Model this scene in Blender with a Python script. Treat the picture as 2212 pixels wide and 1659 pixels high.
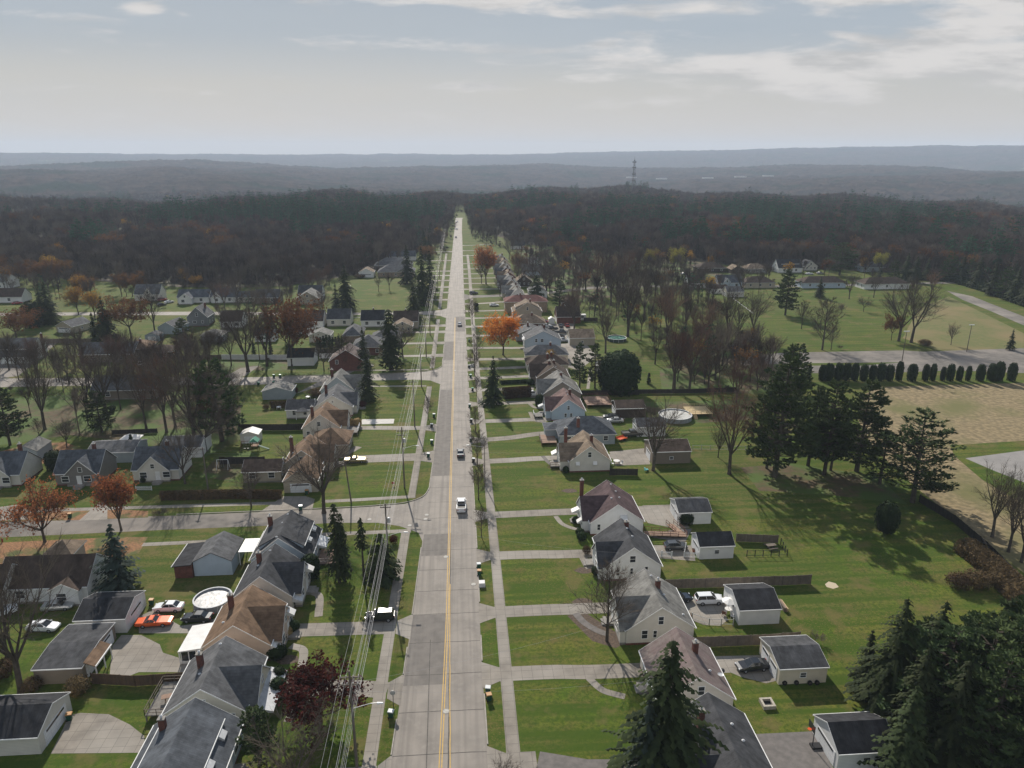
import bpy, bmesh, math, random
from math import sin, cos, tan, atan, atan2, radians, pi, sqrt, exp
from mathutils import Vector, Matrix, noise as mnoise
for o in list(bpy.data.objects): bpy.data.objects.remove(o)
SC = bpy.context.scene
# ------------------------------------------------------------ camera
# photograph calibration (2212 x 1659 grid): focal, horizon row and vanishing point of the street
K_ = 3840/2212
F_ = 2713/K_; CX_ = 1106; CY_ = 829.5; CAMH = 71.0
PITCH = atan((CY_-585/K_)/F_)
YAW = -atan2(1720/K_-CX_, F_*cos(PITCH)+(CY_-585/K_)*sin(PITCH))
cam = bpy.data.cameras.new('camera'); camo = bpy.data.objects.new('camera', cam)
SC.collection.objects.link(camo); SC.camera = camo
cam.sensor_width = 36; cam.lens = 36*2713/3840; cam.clip_start = 1; cam.clip_end = 40000
camo.location = (0, 0, CAMH); camo.rotation_euler = (pi/2-PITCH, 0, -YAW)
SC.render.resolution_x = 1024; SC.render.resolution_y = 768
# ------------------------------------------------------------ sun and sky
SUN_EL = radians(33); SUN_AZ = radians(-10.5)       # direction the sun stands in, from +Y towards +X
W = bpy.data.worlds.new('World'); SC.world = W; W.use_nodes = True
nt = W.node_tree; N = nt.nodes; L = nt.links; N.clear()
out = N.new('ShaderNodeOutputWorld'); bg = N.new('ShaderNodeBackground'); bg.inputs[1].default_value = SKY_STR = 0.091
sky = N.new('ShaderNodeTexSky'); sky.sky_type = 'NISHITA'; sky.sun_disc = False
sky.sun_elevation = SUN_EL; sky.sun_rotation = SUN_AZ; sky.altitude = 200; sky.air_density = 1.0; sky.dust_density = 2.2; sky.ozone_density = 1.0
hs_ = N.new('ShaderNodeHueSaturation'); hs_.inputs['Saturation'].default_value = 1.0
L.new(sky.outputs[0], hs_.inputs['Color'])
# roll the sky's glare off; brightness added behind the camera lifts shaded walls
tc = N.new('ShaderNodeTexCoord'); sep = N.new('ShaderNodeSeparateXYZ'); L.new(tc.outputs['Generated'], sep.inputs[0])
def wmath(op, a, b=None, c=None, clamp=False):
    n = N.new('ShaderNodeMath'); n.operation = op; n.use_clamp = clamp
    for i, v in enumerate((a, b, c)):
        if v is None: continue
        if isinstance(v, (int, float)): n.inputs[i].default_value = v
        else: L.new(v, n.inputs[i])
    return n.outputs[0]
def wrange(v, lo, hi, a=0.0, b=1.0):
    r = N.new('ShaderNodeMapRange'); r.interpolation_type = 'SMOOTHSTEP'; r.inputs[1].default_value = lo; r.inputs[2].default_value = hi; r.inputs[3].default_value = a; r.inputs[4].default_value = b
    L.new(v, r.inputs[0]); return r.outputs[0]
bw = N.new('ShaderNodeRGBToBW'); L.new(hs_.outputs[0], bw.inputs[0])
k_ = wmath('DIVIDE', 1.0, wmath('ADD', 1.0, wmath('DIVIDE', bw.outputs[0], 8.0)))
vm = N.new('ShaderNodeVectorMath'); vm.operation = 'SCALE'; L.new(hs_.outputs[0], vm.inputs[0]); L.new(k_, vm.inputs['Scale'])
rp = N.new('ShaderNodeValToRGB'); rp.color_ramp.interpolation = 'EASE'; E_ = rp.color_ramp.elements
E_[0].position = 0.0; E_[0].color = (.66, .585, .51, 1); E_[1].position = 1.0; E_[1].color = (.14, .22, .36, 1)
for p_, c_ in ((.07, (.545, .53, .50, 1)), (.15, (.375, .435, .50, 1)), (.24, (.265, .345, .455, 1)), (.5, (.20, .28, .40, 1))): e_ = E_.new(p_); e_.color = c_
L.new(sep.outputs[2], rp.inputs[0]); rs_ = N.new('ShaderNodeVectorMath'); rs_.operation = 'SCALE'; rs_.inputs['Scale'].default_value = 9.4; L.new(rp.outputs[0], rs_.inputs[0])
mb_ = N.new('ShaderNodeMixRGB'); mb_.inputs[0].default_value = .82; L.new(vm.outputs[0], mb_.inputs[1]); L.new(rs_.outputs[0], mb_.inputs[2])
base = mb_.outputs[0]
ydiv = wmath('MAXIMUM', sep.outputs[1], 0.05)
ta = wmath('DIVIDE', sep.outputs[0], ydiv); el = wmath('DIVIDE', sep.outputs[2], ydiv)
cmb = N.new('ShaderNodeCombineXYZ'); L.new(wmath('MULTIPLY', ta, 1.0), cmb.inputs[0]); L.new(wmath('MULTIPLY', el, 5.5), cmb.inputs[1])
def wnoise(scale, det, off, rot=0.0, dist=0.0, rough=.6):
    mp = N.new('ShaderNodeMapping'); mp.inputs['Location'].default_value = off; mp.inputs['Rotation'].default_value = (0, 0, rot); L.new(cmb.outputs[0], mp.inputs[0])
    n = N.new('ShaderNodeTexNoise'); n.inputs['Scale'].default_value = scale; n.inputs['Detail'].default_value = det; n.inputs['Roughness'].default_value = rough; n.inputs['Distortion'].default_value = dist
    L.new(mp.outputs[0], n.inputs[0]); return n.outputs[0]
bias = 0.0
for a_, e_, w_, h_, A_ in [(.50, .113, .36, .024, .30), (.16, .100, .10, .012, .14), (.74, .165, .20, .055, .27), (.36, .180, .08, .010, .16), (.03, .190, .14, .016, .32), (.16, .172, .10, .008, .24), (-.375, .170, .030, .008, .30), (-.33, .165, .012, .004, .2), (.015, .086, .055, .007, .24), (.30, .066, .10, .009, .18), (.56, .200, .22, .016, .22), (.45, .083, .1, .008, .15)]:
    gx = wmath('POWER', wmath('DIVIDE', wmath('SUBTRACT', ta, a_), w_), 2.0); gy = wmath('POWER', wmath('DIVIDE', wmath('SUBTRACT', el, e_), h_), 2.0)
    g1 = wmath('MULTIPLY', wmath('EXPONENT', wmath('MULTIPLY', wmath('ADD', gx, gy), -1.0)), A_); bias = wmath('ADD', g1, bias)
cl = wrange(wmath('ADD', wnoise(5.5, 10, (3.1, 7.7, 0), 0, .25), bias), .56, .76)
veil = wrange(wnoise(1.6, 6, (1.0, 2.2, 0), -.25, .2), .40, .70, 0, .30)
shade = wrange(wnoise(7.0, 8, (8.1, 1.7, 0)), .42, .66)
ccol = N.new('ShaderNodeMixRGB'); ccol.inputs[1].default_value = (6.7, 6.4, 6.15, 1); ccol.inputs[2].default_value = (4.7, 4.6, 4.5, 1); L.new(shade, ccol.inputs[0])
m1 = N.new('ShaderNodeMixRGB'); m1.inputs[2].default_value = (4.6, 4.9, 5.2, 1); L.new(veil, m1.inputs[0]); L.new(base, m1.inputs[1])
m2 = N.new('ShaderNodeMixRGB'); L.new(wmath('MULTIPLY', cl, .9), m2.inputs[0]); L.new(m1.outputs[0], m2.inputs[1]); L.new(ccol.outputs[0], m2.inputs[2])
hz_ = N.new('ShaderNodeMixRGB'); hz_.inputs[2].default_value = (5.6, 5.2, 4.75, 1); L.new(wrange(sep.outputs[2], .0, .11, .8, 0), hz_.inputs[0]); L.new(m2.outputs[0], hz_.inputs[1])
bk = N.new('ShaderNodeMixRGB'); bk.inputs[2].default_value = (4.6, 4.8, 5.2, 1); L.new(wrange(sep.outputs[1], .1, -.5, 0, .85), bk.inputs[0]); L.new(hz_.outputs[0], bk.inputs[1])  # added bright sky behind the camera, fills the shaded camera-facing walls
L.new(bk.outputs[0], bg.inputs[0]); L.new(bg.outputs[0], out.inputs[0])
sl = bpy.data.lights.new('sun', 'SUN'); sl.energy = 5.0; sl.angle = radians(0.6); sl.color = (1.0, 0.93, 0.83)
so = bpy.data.objects.new('sun', sl); SC.collection.objects.link(so)
sd = Vector((sin(SUN_AZ)*cos(SUN_EL), cos(SUN_AZ)*cos(SUN_EL), sin(SUN_EL)))
so.rotation_euler = sd.to_track_quat('Z', 'Y').to_euler(); so.location = (0, 60, 120)
SC.view_settings.view_transform = 'Standard'; SC.view_settings.look = 'None'
SC.view_settings.exposure = 0.30; SC.view_settings.gamma = 1
SC.render.engine = 'CYCLES'
SC.cycles.max_bounces = 6; SC.cycles.diffuse_bounces = 3; SC.cycles.glossy_bounces = 2; SC.cycles.transmission_bounces = 2
SC.cycles.volume_bounces = 1; SC.cycles.transparent_max_bounces = 4; SC.cycles.use_denoising = True
SC.cycles.caustics_reflective = False; SC.cycles.caustics_refractive = False; SC.cycles.sample_clamp_indirect = 4

# ------------------------------------------------------------ ground position of a spot seen at (u, v) on the grid
def at(u, v, z=0.0):
    x = u-CX_; y = CY_-v; f = F_*cos(PITCH)+y*sin(PITCH); up = y*cos(PITCH)-F_*sin(PITCH)
    X = x*cos(YAW)+f*sin(YAW); Y = -x*sin(YAW)+f*cos(YAW); t = (z-CAMH)/up
    return (X*t, Y*t)
def height_of(u, v, v2):
    X, Y = at(u, v); f = X*sin(YAW)+Y*cos(YAW)
    # solve for Z so that it projects to v2
    k = (CY_-v2)/F_
    Z = f*(k*cos(PITCH)-sin(PITCH))/(cos(PITCH)+k*sin(PITCH))
    return CAMH+Z
# ------------------------------------------------------------ materials
MATS = {}
def mk(name, c1, c2=None, scale=1.0, rough=0.85, detail=4, lo=0.35, hi=0.65, rnd=0.0, transl=0.0, spec=0.3, metal=0.0, bump=0.0, coat=0.0, c3=None, scale3=0.1, lo3=.45, hi3=.65, coords='Object'):
    if name in MATS: return MATS[name]
    m = bpy.data.materials.new(name); m.use_nodes = True; t = m.node_tree; b = t.nodes['Principled BSDF']; MATS[name] = m
    b.inputs['Roughness'].default_value = rough; b.inputs['Metallic'].default_value = metal
    b.inputs['Specular IOR Level'].default_value = spec; b.inputs['Coat Weight'].default_value = coat
    col = None
    tcn = t.nodes.new('ShaderNodeTexCoord')
    if c2 is not None:
        n = t.nodes.new('ShaderNodeTexNoise'); n.inputs['Scale'].default_value = scale; n.inputs['Detail'].default_value = detail
        t.links.new(tcn.outputs[coords], n.inputs[0])
        r = t.nodes.new('ShaderNodeMapRange'); r.inputs[1].default_value = lo; r.inputs[2].default_value = hi
        t.links.new(n.outputs[0], r.inputs[0])
        mx = t.nodes.new('ShaderNodeMixRGB'); mx.inputs[1].default_value = (*c1, 1); mx.inputs[2].default_value = (*c2, 1)
        t.links.new(r.outputs[0], mx.inputs[0]); col = mx.outputs[0]
        if bump:
            bp = t.nodes.new('ShaderNodeBump'); bp.inputs['Strength'].default_value = bump; bp.inputs['Distance'].default_value = 0.1
            t.links.new(n.outputs[0], bp.inputs['Height']); t.links.new(bp.outputs[0], b.inputs['Normal'])
        if c3 is not None:
            n3 = t.nodes.new('ShaderNodeTexNoise'); n3.inputs['Scale'].default_value = scale3; n3.inputs['Detail'].default_value = 5
            t.links.new(tcn.outputs[coords], n3.inputs[0])
            r3 = t.nodes.new('ShaderNodeMapRange'); r3.inputs[1].default_value = lo3; r3.inputs[2].default_value = hi3
            t.links.new(n3.outputs[0], r3.inputs[0])
            m3 = t.nodes.new('ShaderNodeMixRGB'); m3.inputs[2].default_value = (*c3, 1)
            t.links.new(r3.outputs[0], m3.inputs[0]); t.links.new(col, m3.inputs[1]); col = m3.outputs[0]
    if rnd:
        oi = t.nodes.new('ShaderNodeObjectInfo'); hv = t.nodes.new('ShaderNodeHueSaturation')
        ma = t.nodes.new('ShaderNodeMapRange'); ma.inputs[3].default_value = 1-rnd; ma.inputs[4].default_value = 1+rnd
        mh = t.nodes.new('ShaderNodeMapRange'); mh.inputs[3].default_value = 0.5-rnd*0.05; mh.inputs[4].default_value = 0.5+rnd*0.05
        t.links.new(oi.outputs['Random'], ma.inputs[0]); t.links.new(ma.outputs[0], hv.inputs['Value'])
        t.links.new(oi.outputs['Random'], mh.inputs[0]); t.links.new(mh.outputs[0], hv.inputs['Hue'])
        if col is None: hv.inputs['Color'].default_value = (*c1, 1)
        else: t.links.new(col, hv.inputs['Color'])
        col = hv.outputs[0]
    if col is None: b.inputs['Base Color'].default_value = (*c1, 1)
    else: t.links.new(col, b.inputs['Base Color'])
    if transl:
        tr = t.nodes.new('ShaderNodeBsdfTranslucent'); ms = t.nodes.new('ShaderNodeMixShader'); ms.inputs[0].default_value = transl
        if col is None: tr.inputs[0].default_value = (*c1, 1)
        else: t.links.new(col, tr.inputs[0])
        t.links.new(b.outputs[0], ms.inputs[1]); t.links.new(tr.outputs[0], ms.inputs[2])
        t.links.new(ms.outputs[0], t.nodes['Material Output'].inputs[0])
    return m
def sub(m, kind, **k):
    """add a line pattern (siding courses, shingle rows, slab joints) to a material's colour"""
    t = m.node_tree; b = t.nodes['Principled BSDF']; lk = b.inputs['Base Color'].links
    tcn = t.nodes.new('ShaderNodeTexCoord'); mp = t.nodes.new('ShaderNodeMapping'); t.links.new(tcn.outputs['Object'], mp.inputs[0])
    mp.inputs['Rotation'].default_value = k.get('rot', (0, 0, 0))
    br = t.nodes.new('ShaderNodeTexBrick'); t.links.new(mp.outputs[0], br.inputs[0])
    br.inputs['Color1'].default_value = (1, 1, 1, 1); v = k.get('var', 0.85); br.inputs['Color2'].default_value = (v, v, v, 1)
    mm = k.get('mortar', 0.55); br.inputs['Mortar'].default_value = (mm, mm, mm, 1)
    br.inputs['Scale'].default_value = 1; br.inputs['Mortar Size'].default_value = k.get('ms', 0.012); br.inputs['Mortar Smooth'].default_value = 0.3
    br.inputs['Brick Width'].default_value = k.get('w', 1); br.inputs['Row Height'].default_value = k.get('h', 0.2); br.offset = k.get('off', 0.5)
    mx = t.nodes.new('ShaderNodeMixRGB'); mx.blend_type = 'MULTIPLY'; mx.inputs[0].default_value = 1
    if lk: t.links.new(lk[0].from_socket, mx.inputs[1])
    else: mx.inputs[1].default_value = b.inputs['Base Color'].default_value
    t.links.new(br.outputs[0], mx.inputs[2]); t.links.new(mx.outputs[0], b.inputs['Base Color'])
    return m
RX = (pi/2, 0, 0)
def grass_mat():
    m = bpy.data.materials.new('grass'); m.use_nodes = True; t = m.node_tree; b = t.nodes['Principled BSDF']; MATS['grass'] = m
    b.inputs['Roughness'].default_value = 0.95; b.inputs['Specular IOR Level'].default_value = 0.12
    tcn = t.nodes.new('ShaderNodeTexCoord')
    def nz(s, d, lo, hi, vec=None, rough=0.5):
        n = t.nodes.new('ShaderNodeTexNoise'); n.inputs['Scale'].default_value = s; n.inputs['Detail'].default_value = d; n.inputs['Roughness'].default_value = rough
        t.links.new(vec or tcn.outputs['Object'], n.inputs[0]); r = t.nodes.new('ShaderNodeMapRange')
        r.inputs[1].default_value = lo; r.inputs[2].default_value = hi; t.links.new(n.outputs[0], r.inputs[0]); return r.outputs[0]
    def mixc(f, a, c, bl='MIX'):
        x = t.nodes.new('ShaderNodeMixRGB'); x.blend_type = bl
        if isinstance(f, float): x.inputs[0].default_value = f
        else: t.links.new(f, x.inputs[0])
        for i, q in ((1, a), (2, c)):
            if isinstance(q, tuple): x.inputs[i].default_value = (*q, 1)
            else: t.links.new(q, x.inputs[i])
        return x.outputs[0]
    c = mixc(nz(0.06, 6, .40, .60), (0.074, 0.124, 0.010), (0.138, 0.142, 0.024))
    c = mixc(nz(0.28, 8, .44, .68, rough=.65), c, (0.125, 0.098, 0.034))
    c = mixc(nz(0.022, 3, .52, .66), c, (0.125, 0.112, 0.036))
    c = mixc(nz(1.6, 9, .42, .62, rough=.8), c, (0.034, 0.064, 0.008))
    mp = t.nodes.new('ShaderNodeMapping'); mp.inputs['Scale'].default_value = (0.03, 0.62, 1); t.links.new(tcn.outputs['Object'], mp.inputs[0])
    st = nz(1.0, 2, .42, .60, mp.outputs[0])
    c = mixc(mixf(t, st, 0.85), c, (0.042, 0.078, 0.008))
    c = mixc(mixf(t, nz(0.13, 7, .54, .64, rough=.65), .65), c, (0.135, 0.108, 0.042))
    lf = nz(3.6, 2, .58, .66, rough=.8); lp = nz(0.05, 5, .42, .58)
    ml = t.nodes.new('ShaderNodeMath'); ml.operation = 'MULTIPLY'; t.links.new(lf, ml.inputs[0]); t.links.new(lp, ml.inputs[1])
    c = mixc(mixf(t, ml.outputs[0], .8), c, (0.20, 0.125, 0.055))
    t.links.new(c, b.inputs['Base Color']); return m
def mixf(t, s, f):
    ml = t.nodes.new('ShaderNodeMath'); ml.operation = 'MULTIPLY'; t.links.new(s, ml.inputs[0]); ml.inputs[1].default_value = f; return ml.outputs[0]
GRASS = grass_mat()
CONC = sub(mk('concrete', (0.275, 0.245, 0.208), (0.195, 0.174, 0.148), 0.5, 0.9, 8, c3=(0.31, 0.285, 0.25), scale3=0.07), 'x', w=1.5, h=1.5, off=0, ms=0.03, mortar=0.55, var=0.92)
CONCROAD = mk('road_concrete', (0.335, 0.298, 0.255), (0.255, 0.226, 0.194), 0.25, 0.55, 9, spec=.5) if 0 else mk('road_concrete', (0.262, 0.234, 0.204), (0.196, 0.176, 0.155), 0.25, 0.8, 9, .38, .68, c3=(0.27, 0.245, 0.215), scale3=1.1, lo3=.5, hi3=.8, spec=.28)
def streak(m, f=0.35, col=(0.15, 0.14, 0.13)):
    t = m.node_tree; b = t.nodes['Principled BSDF']; src = b.inputs['Base Color'].links[0].from_socket
    tcn = t.nodes.new('ShaderNodeTexCoord'); mp = t.nodes.new('ShaderNodeMapping'); mp.inputs['Scale'].default_value = (1.6, 0.03, 1)
    t.links.new(tcn.outputs['Object'], mp.inputs[0]); n = t.nodes.new('ShaderNodeTexNoise'); n.inputs['Scale'].default_value = 1; n.inputs['Detail'].default_value = 4
    t.links.new(mp.outputs[0], n.inputs[0]); r = t.nodes.new('ShaderNodeMapRange'); r.inputs[1].default_value = .45; r.inputs[2].default_value = .70; r.inputs[4].default_value = f
    t.links.new(n.outputs[0], r.inputs[0]); x = t.nodes.new('ShaderNodeMixRGB'); x.inputs[2].default_value = (*col, 1)
    t.links.new(r.outputs[0], x.inputs[0]); t.links.new(src, x.inputs[1]); t.links.new(x.outputs[0], b.inputs['Base Color'])
streak(CONCROAD, .5, (0.13, 0.118, 0.105))
PATCH = mk('road_patch', (0.180, 0.163, 0.146), (0.138, 0.126, 0.114), 0.7, 0.9, 8); streak(PATCH, 0.3, (0.24, 0.22, 0.2))
ASPH = mk('asphalt', (0.175, 0.158, 0.140), (0.115, 0.105, 0.095), 0.5, 0.92, 9, c3=(0.23, 0.205, 0.18), scale3=0.08)
DRIVE_A = mk('asphalt_drive', (0.17, 0.155, 0.145), (0.125, 0.115, 0.108), 1.2, 0.92, 6)
MEADOW = mk('dry_grass', (0.265, 0.203, 0.110), (0.155, 0.122, 0.066), 0.8, 0.95, 9, .38, .6, c3=(0.13, 0.125, 0.045), scale3=0.05, lo3=.5, hi3=.68, bump=0.8)
LEAF_FLOOR = mk('leaf_litter', (0.070, 0.050, 0.034), (0.040, 0.034, 0.024), 0.6, 0.95, 9, .35, .65, c3=(0.075, 0.078, 0.028), scale3=0.03)
NEEDLE_G = mk('needle_floor', (0.105, 0.070, 0.038), (0.06, 0.055, 0.022), 0.8, 0.95, 9, c3=(0.06, 0.10, 0.015), scale3=.1, lo3=.42, hi3=.55)
LEAVES_G = mk('fallen_leaves', (0.30, 0.155, 0.07), (0.17, 0.09, 0.045), 2.5, 0.95, 9, .35, .62, c3=(0.08, 0.09, 0.025), scale3=0.25, lo3=.5, hi3=.62)
MULCH = mk('mulch', (0.12, 0.085, 0.06), (0.06, 0.045, 0.035), 3, 0.95, 6)
YEL = mk('yellow_paint', (0.55, 0.34, 0.07), (0.42, 0.28, 0.09), 2.0, 0.7, 5)
WHT = mk('white_paint', (0.62, 0.60, 0.56), (0.4, 0.38, 0.35), 2.0, 0.7, 5)
TAR = mk('crack_sealer', (0.05, 0.046, 0.042), (0.10, 0.09, 0.08), 3.0, 0.8)
KERB = mk('kerb_concrete', (0.36, 0.33, 0.29), (0.26, 0.24, 0.21), 1.0)
# ------------------------------------------------------------ mesh builder
class MB:
    def __init__(s): s.v = []; s.f = []; s.m = []; s.mats = []
    def mi(s, mat):
        if mat not in s.mats: s.mats.append(mat)
        return s.mats.index(mat)
    def add(s, vs, fs, mat):
        k = len(s.v); i = s.mi(mat); s.v.extend(vs)
        for f in fs: s.f.append(tuple(k+j for j in f)); s.m.append(i)
    def face(s, vs, mat): s.add(vs, [tuple(range(len(vs)))], mat)
    def box(s, x0, x1, y0, y1, z0, z1, mat):
        s.add([(x0,y0,z0),(x1,y0,z0),(x1,y1,z0),(x0,y1,z0),(x0,y0,z1),(x1,y0,z1),(x1,y1,z1),(x0,y1,z1)],
              [(0,3,2,1),(4,5,6,7),(0,1,5,4),(1,2,6,5),(2,3,7,6),(3,0,4,7)], mat)
    def hexa(s, p, mat):   # 8 corner points, bottom 4 then top 4
        s.add(p, [(0,3,2,1),(4,5,6,7),(0,1,5,4),(1,2,6,5),(2,3,7,6),(3,0,4,7)], mat)
    def prism(s, prof, axis, a, b, mat):
        """extrude a closed 2-D profile; axis 'y': profile in (x,z); axis 'x': profile in (y,z); axis 'z': (x,y)"""
        n = len(prof)
        def P(q, t): return (q[0], t, q[1]) if axis == 'y' else ((t, q[0], q[1]) if axis == 'x' else (q[0], q[1], t))
        vs = [P(q, a) for q in prof]+[P(q, b) for q in prof]
        fs = [tuple(range(n-1, -1, -1)), tuple(range(n, 2*n))]+[(i, (i+1) % n, n+(i+1) % n, n+i) for i in range(n)]
        s.add(vs, fs, mat)
    def tube(s, p, q, r0, r1, n, mat, cap=False):
        p = Vector(p); q = Vector(q); d = q-p
        if d.length < 1e-6: return
        d.normalize(); a = d.orthogonal().normalized(); b = d.cross(a); vs = []
        for i in range(n):
            t = 2*pi*i/n; w = a*cos(t)+b*sin(t); vs.append(tuple(p+w*r0))
        if r1 <= 0:
            vs.append(tuple(q)); fs = [(i, (i+1) % n, n) for i in range(n)]
        else:
            for i in range(n):
                t = 2*pi*i/n; w = a*cos(t)+b*sin(t); vs.append(tuple(q+w*r1))
            fs = [(i, (i+1) % n, n+(i+1) % n, n+i) for i in range(n)]
            if cap: fs += [tuple(range(n, 2*n)), tuple(range(n-1, -1, -1))]
        s.add(vs, fs, mat)
    def lathe(s, prof, n, mat, c=(0, 0, 0), sx=1, sy=1):
        vs = []; k = len(prof)
        for r, z in prof:
            for i in range(n): t = 2*pi*i/n; vs.append((c[0]+r*sx*cos(t), c[1]+r*sy*sin(t), c[2]+z))
        fs = [(j*n+i, j*n+(i+1) % n, (j+1)*n+(i+1) % n, (j+1)*n+i) for j in range(k-1) for i in range(n)]
        fs += [tuple(range(n-1, -1, -1)), tuple((k-1)*n+i for i in range(n))]
        s.add(vs, fs, mat)
    def mesh(s, name):
        me = bpy.data.meshes.new(name); me.from_pydata(s.v, [], s.f)
        for m in s.mats: me.materials.append(m)
        me.polygons.foreach_set('material_index', s.m); me.update(); return me
def link(o, parent=None):
    SC.collection.objects.link(o)
    if parent is not None: o.parent = parent
    return o
def obj(name, mb, parent=None, loc=(0, 0, 0), rz=0, smooth=False):
    me = mb.mesh(name) if isinstance(mb, MB) else mb
    if smooth: me.polygons.foreach_set('use_smooth', [True]*len(me.polygons))
    o = bpy.data.objects.new(name, me); o.location = loc; o.rotation_euler = (0, 0, rz); return link(o, parent)
def tag(o, label=None, cat=None, group=None, kind=None):
    if label: o['label'] = label
    if cat: o['category'] = cat
    if group: o['group'] = group
    if kind: o['kind'] = kind
    return o
def thing(name, label, cat, loc=(0, 0, 0), rz=0, group=None):
    o = bpy.data.objects.new(name, None); o.location = loc; o.rotation_euler = (0, 0, rz); o.empty_display_size = 0.5
    link(o); return tag(o, label, cat, group)
def kids(o): return [c for c in SC.collection.objects if c.parent == o]
KIDC = {}
def dup(root, loc, rz=0, label=None, scale=1.0, group=None):
    """copy a thing with its parts and sub-parts"""
    if root.name not in KIDC: KIDC[root.name] = [(c, kids(c)) for c in kids(root)]
    r = root.copy(); r.location = loc; r.rotation_euler = (0, 0, rz)
    r.scale = (scale,)*3 if isinstance(scale, (int, float)) else scale
    SC.collection.objects.link(r)
    if label: r['label'] = label
    if group: r['group'] = group
    for c, gs in KIDC[root.name]:
        d = c.copy(); SC.collection.objects.link(d); d.parent = r
        for g_ in gs:
            e = g_.copy(); SC.collection.objects.link(e); e.parent = d
    return r
def struct(name, mb, **k):
    o = obj(name, mb, **k); o['kind'] = 'structure'; return o
# ------------------------------------------------------------ terrain
def fbm(x, y, s, o=4): return mnoise.fractal(Vector((x*s, y*s, 3.7)), 1.0, 2.0, o)
def sstep(a, b, x):
    t = max(0.0, min(1.0, (x-a)/(b-a))); return t*t*(3-2*t)
def ridge(r, c, w): 
    t = abs(r-c)/w
    return max(0.0, 1-t*t)**1.5 if t < 1 else 0.0
def bumps(x, y, r): return (1.5+9*mnoise.fractal(Vector((x/230, y/230, 3.7)), 1.0, 2.0, 3))*sstep(560, 800, r)*sstep(45, 160, abs(x))*(1 if x < 0 else sstep(430, 560, y))
def terrain(x, y):
    r = sqrt(x*x+y*y)
    if r < 560: return 0.0
    if r < 850: return bumps(x, y, r)
    a = math.degrees(atan2(x, y))-4.02        # azimuth from the camera axis, right positive
    edge = 980+130*sin(a*0.13+1)+90*sin(a*0.31)+60*sin(a*.83)
    h = -52*sstep(edge, edge+1300, r)+bumps(x, y, r)
    if r > edge: 
        h += 5*fbm(x, y, 1/500)
    A = 50*(1-sstep(-27, -9, a))*(1+0.05*sin(a*0.7))+16*(1-sstep(-8, 2, a)); h += A*ridge(r, 2700-6*a, 1000)*(1+.25*fbm(x, y, 1/600))
    B = (62+20*(1-sstep(-30, -5, a))+12*sstep(5, 35, a)); h += B*ridge(r, 4300+200*sin(a*0.12), 1300)*(0.84+0.16*sin(a*0.27+2)+0.35*fbm(x, y, 1/1200))
    h += (34+8*sin(a*.3))*sstep(6, 20, a)*ridge(r, 3000+150*sin(a*.2), 700)
    Cc = 128+(75*sstep(-8, 34, a))+12*sstep(-20, -34, a); h += Cc*ridge(r, 8200, 2600)*(1+0.06*fbm(x, y, 1/900))
    return h
def polar(rs, azs, name, mat, bump=0.0, zoff=0.0):
    vs = []; fs = []; n = len(azs)
    for r in rs:
        for a in azs:
            A = radians(a); x = r*sin(A); y = r*cos(A); z = terrain(x, y)+zoff
            if bump: z += bump*(0.9*mnoise.noise(Vector((x/14, y/14, 0)))+0.7*mnoise.noise(Vector((x/34, y/34, 5))))
            vs.append((x, y, z))
    for i in range(len(rs)-1):
        for j in range(n-1): fs.append((i*n+j, i*n+j+1, (i+1)*n+j+1, (i+1)*n+j))
    me = bpy.data.meshes.new(name); me.from_pydata(vs, [], fs); me.materials.append(mat); me.update(); return me
rs = [0.5, 40, 200, 400, 550]+[570*1.04**i for i in range(76)]
azs = [i*2 for i in range(181)]
g_ = bpy.data.objects.new('ground', polar(rs, azs, 'ground', GRASS)); link(g_); g_['kind'] = 'structure'
# wooded hills beyond the plateau: canopy relief standing on the terrain
CANOPY = mk('far_woods', (0.070, 0.052, 0.044), (0.026, 0.026, 0.026), 0.022, 1.0, 10, .38, .62, c3=(0.020, 0.032, 0.024), scale3=0.004, lo3=.54, hi3=.62, spec=0.0)
rr = [1900]
while rr[-1] < 9600: rr.append(rr[-1]*1.0075)
aa = [-39+0.11*i+4 for i in range(710)]
hl = bpy.data.objects.new('hills', polar(rr, aa, 'hills', CANOPY, 6, 7)); link(hl); hl['kind'] = 'structure'

# ------------------------------------------------------------ flat sheets
def sheet(name, pts, z, mat, world=False):
    P = pts if world else [at(*p) for p in pts]
    mb = MB(); mb.face([(x, y, z) for x, y in P], mat); me = mb.mesh(name)
    b = bmesh.new(); b.from_mesh(me); bmesh.ops.triangulate(b, faces=b.faces[:])
    for f in b.faces:
        f.normal_update()
        if f.normal.z < 0: f.normal_flip()
    b.to_mesh(me); b.free(); return struct(name, me)
def strip_mb(mb, pts, w, z, mat, w2=None):
    """ribbon along world points"""
    n = len(pts); vs = []
    for i, p in enumerate(pts):
        a = Vector(pts[max(0, i-1)]); b = Vector(pts[min(n-1, i+1)]); d = (b-a).normalized(); q = Vector((-d.y, d.x))
        ww = w if w2 is None else w+(w2-w)*i/(n-1); ww = ww[i] if isinstance(ww, list) else ww
        vs += [(p[0]+q.x*ww/2, p[1]+q.y*ww/2, z), (p[0]-q.x*ww/2, p[1]-q.y*ww/2, z)]
    mb.add(vs, [(2*i, 2*i+1, 2*i+3, 2*i+2) for i in range(n-1)], mat)
def curve(pts, n=6):
    """Catmull-Rom through points"""
    if len(pts) < 3: return pts
    P = [Vector(p) for p in pts]; P = [P[0]*2-P[1]]+P+[P[-1]*2-P[-2]]; o = []
    for i in range(1, len(P)-2):
        for k in range(n):
            t = k/n; a, b, c, d = P[i-1:i+3]
            o.append(tuple(0.5*((2*b)+(c-a)*t+(2*a-5*b+4*c-d)*t*t+(3*b-a-3*c+d)*t**3)))
    o.append(tuple(P[-2])); return o
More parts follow.
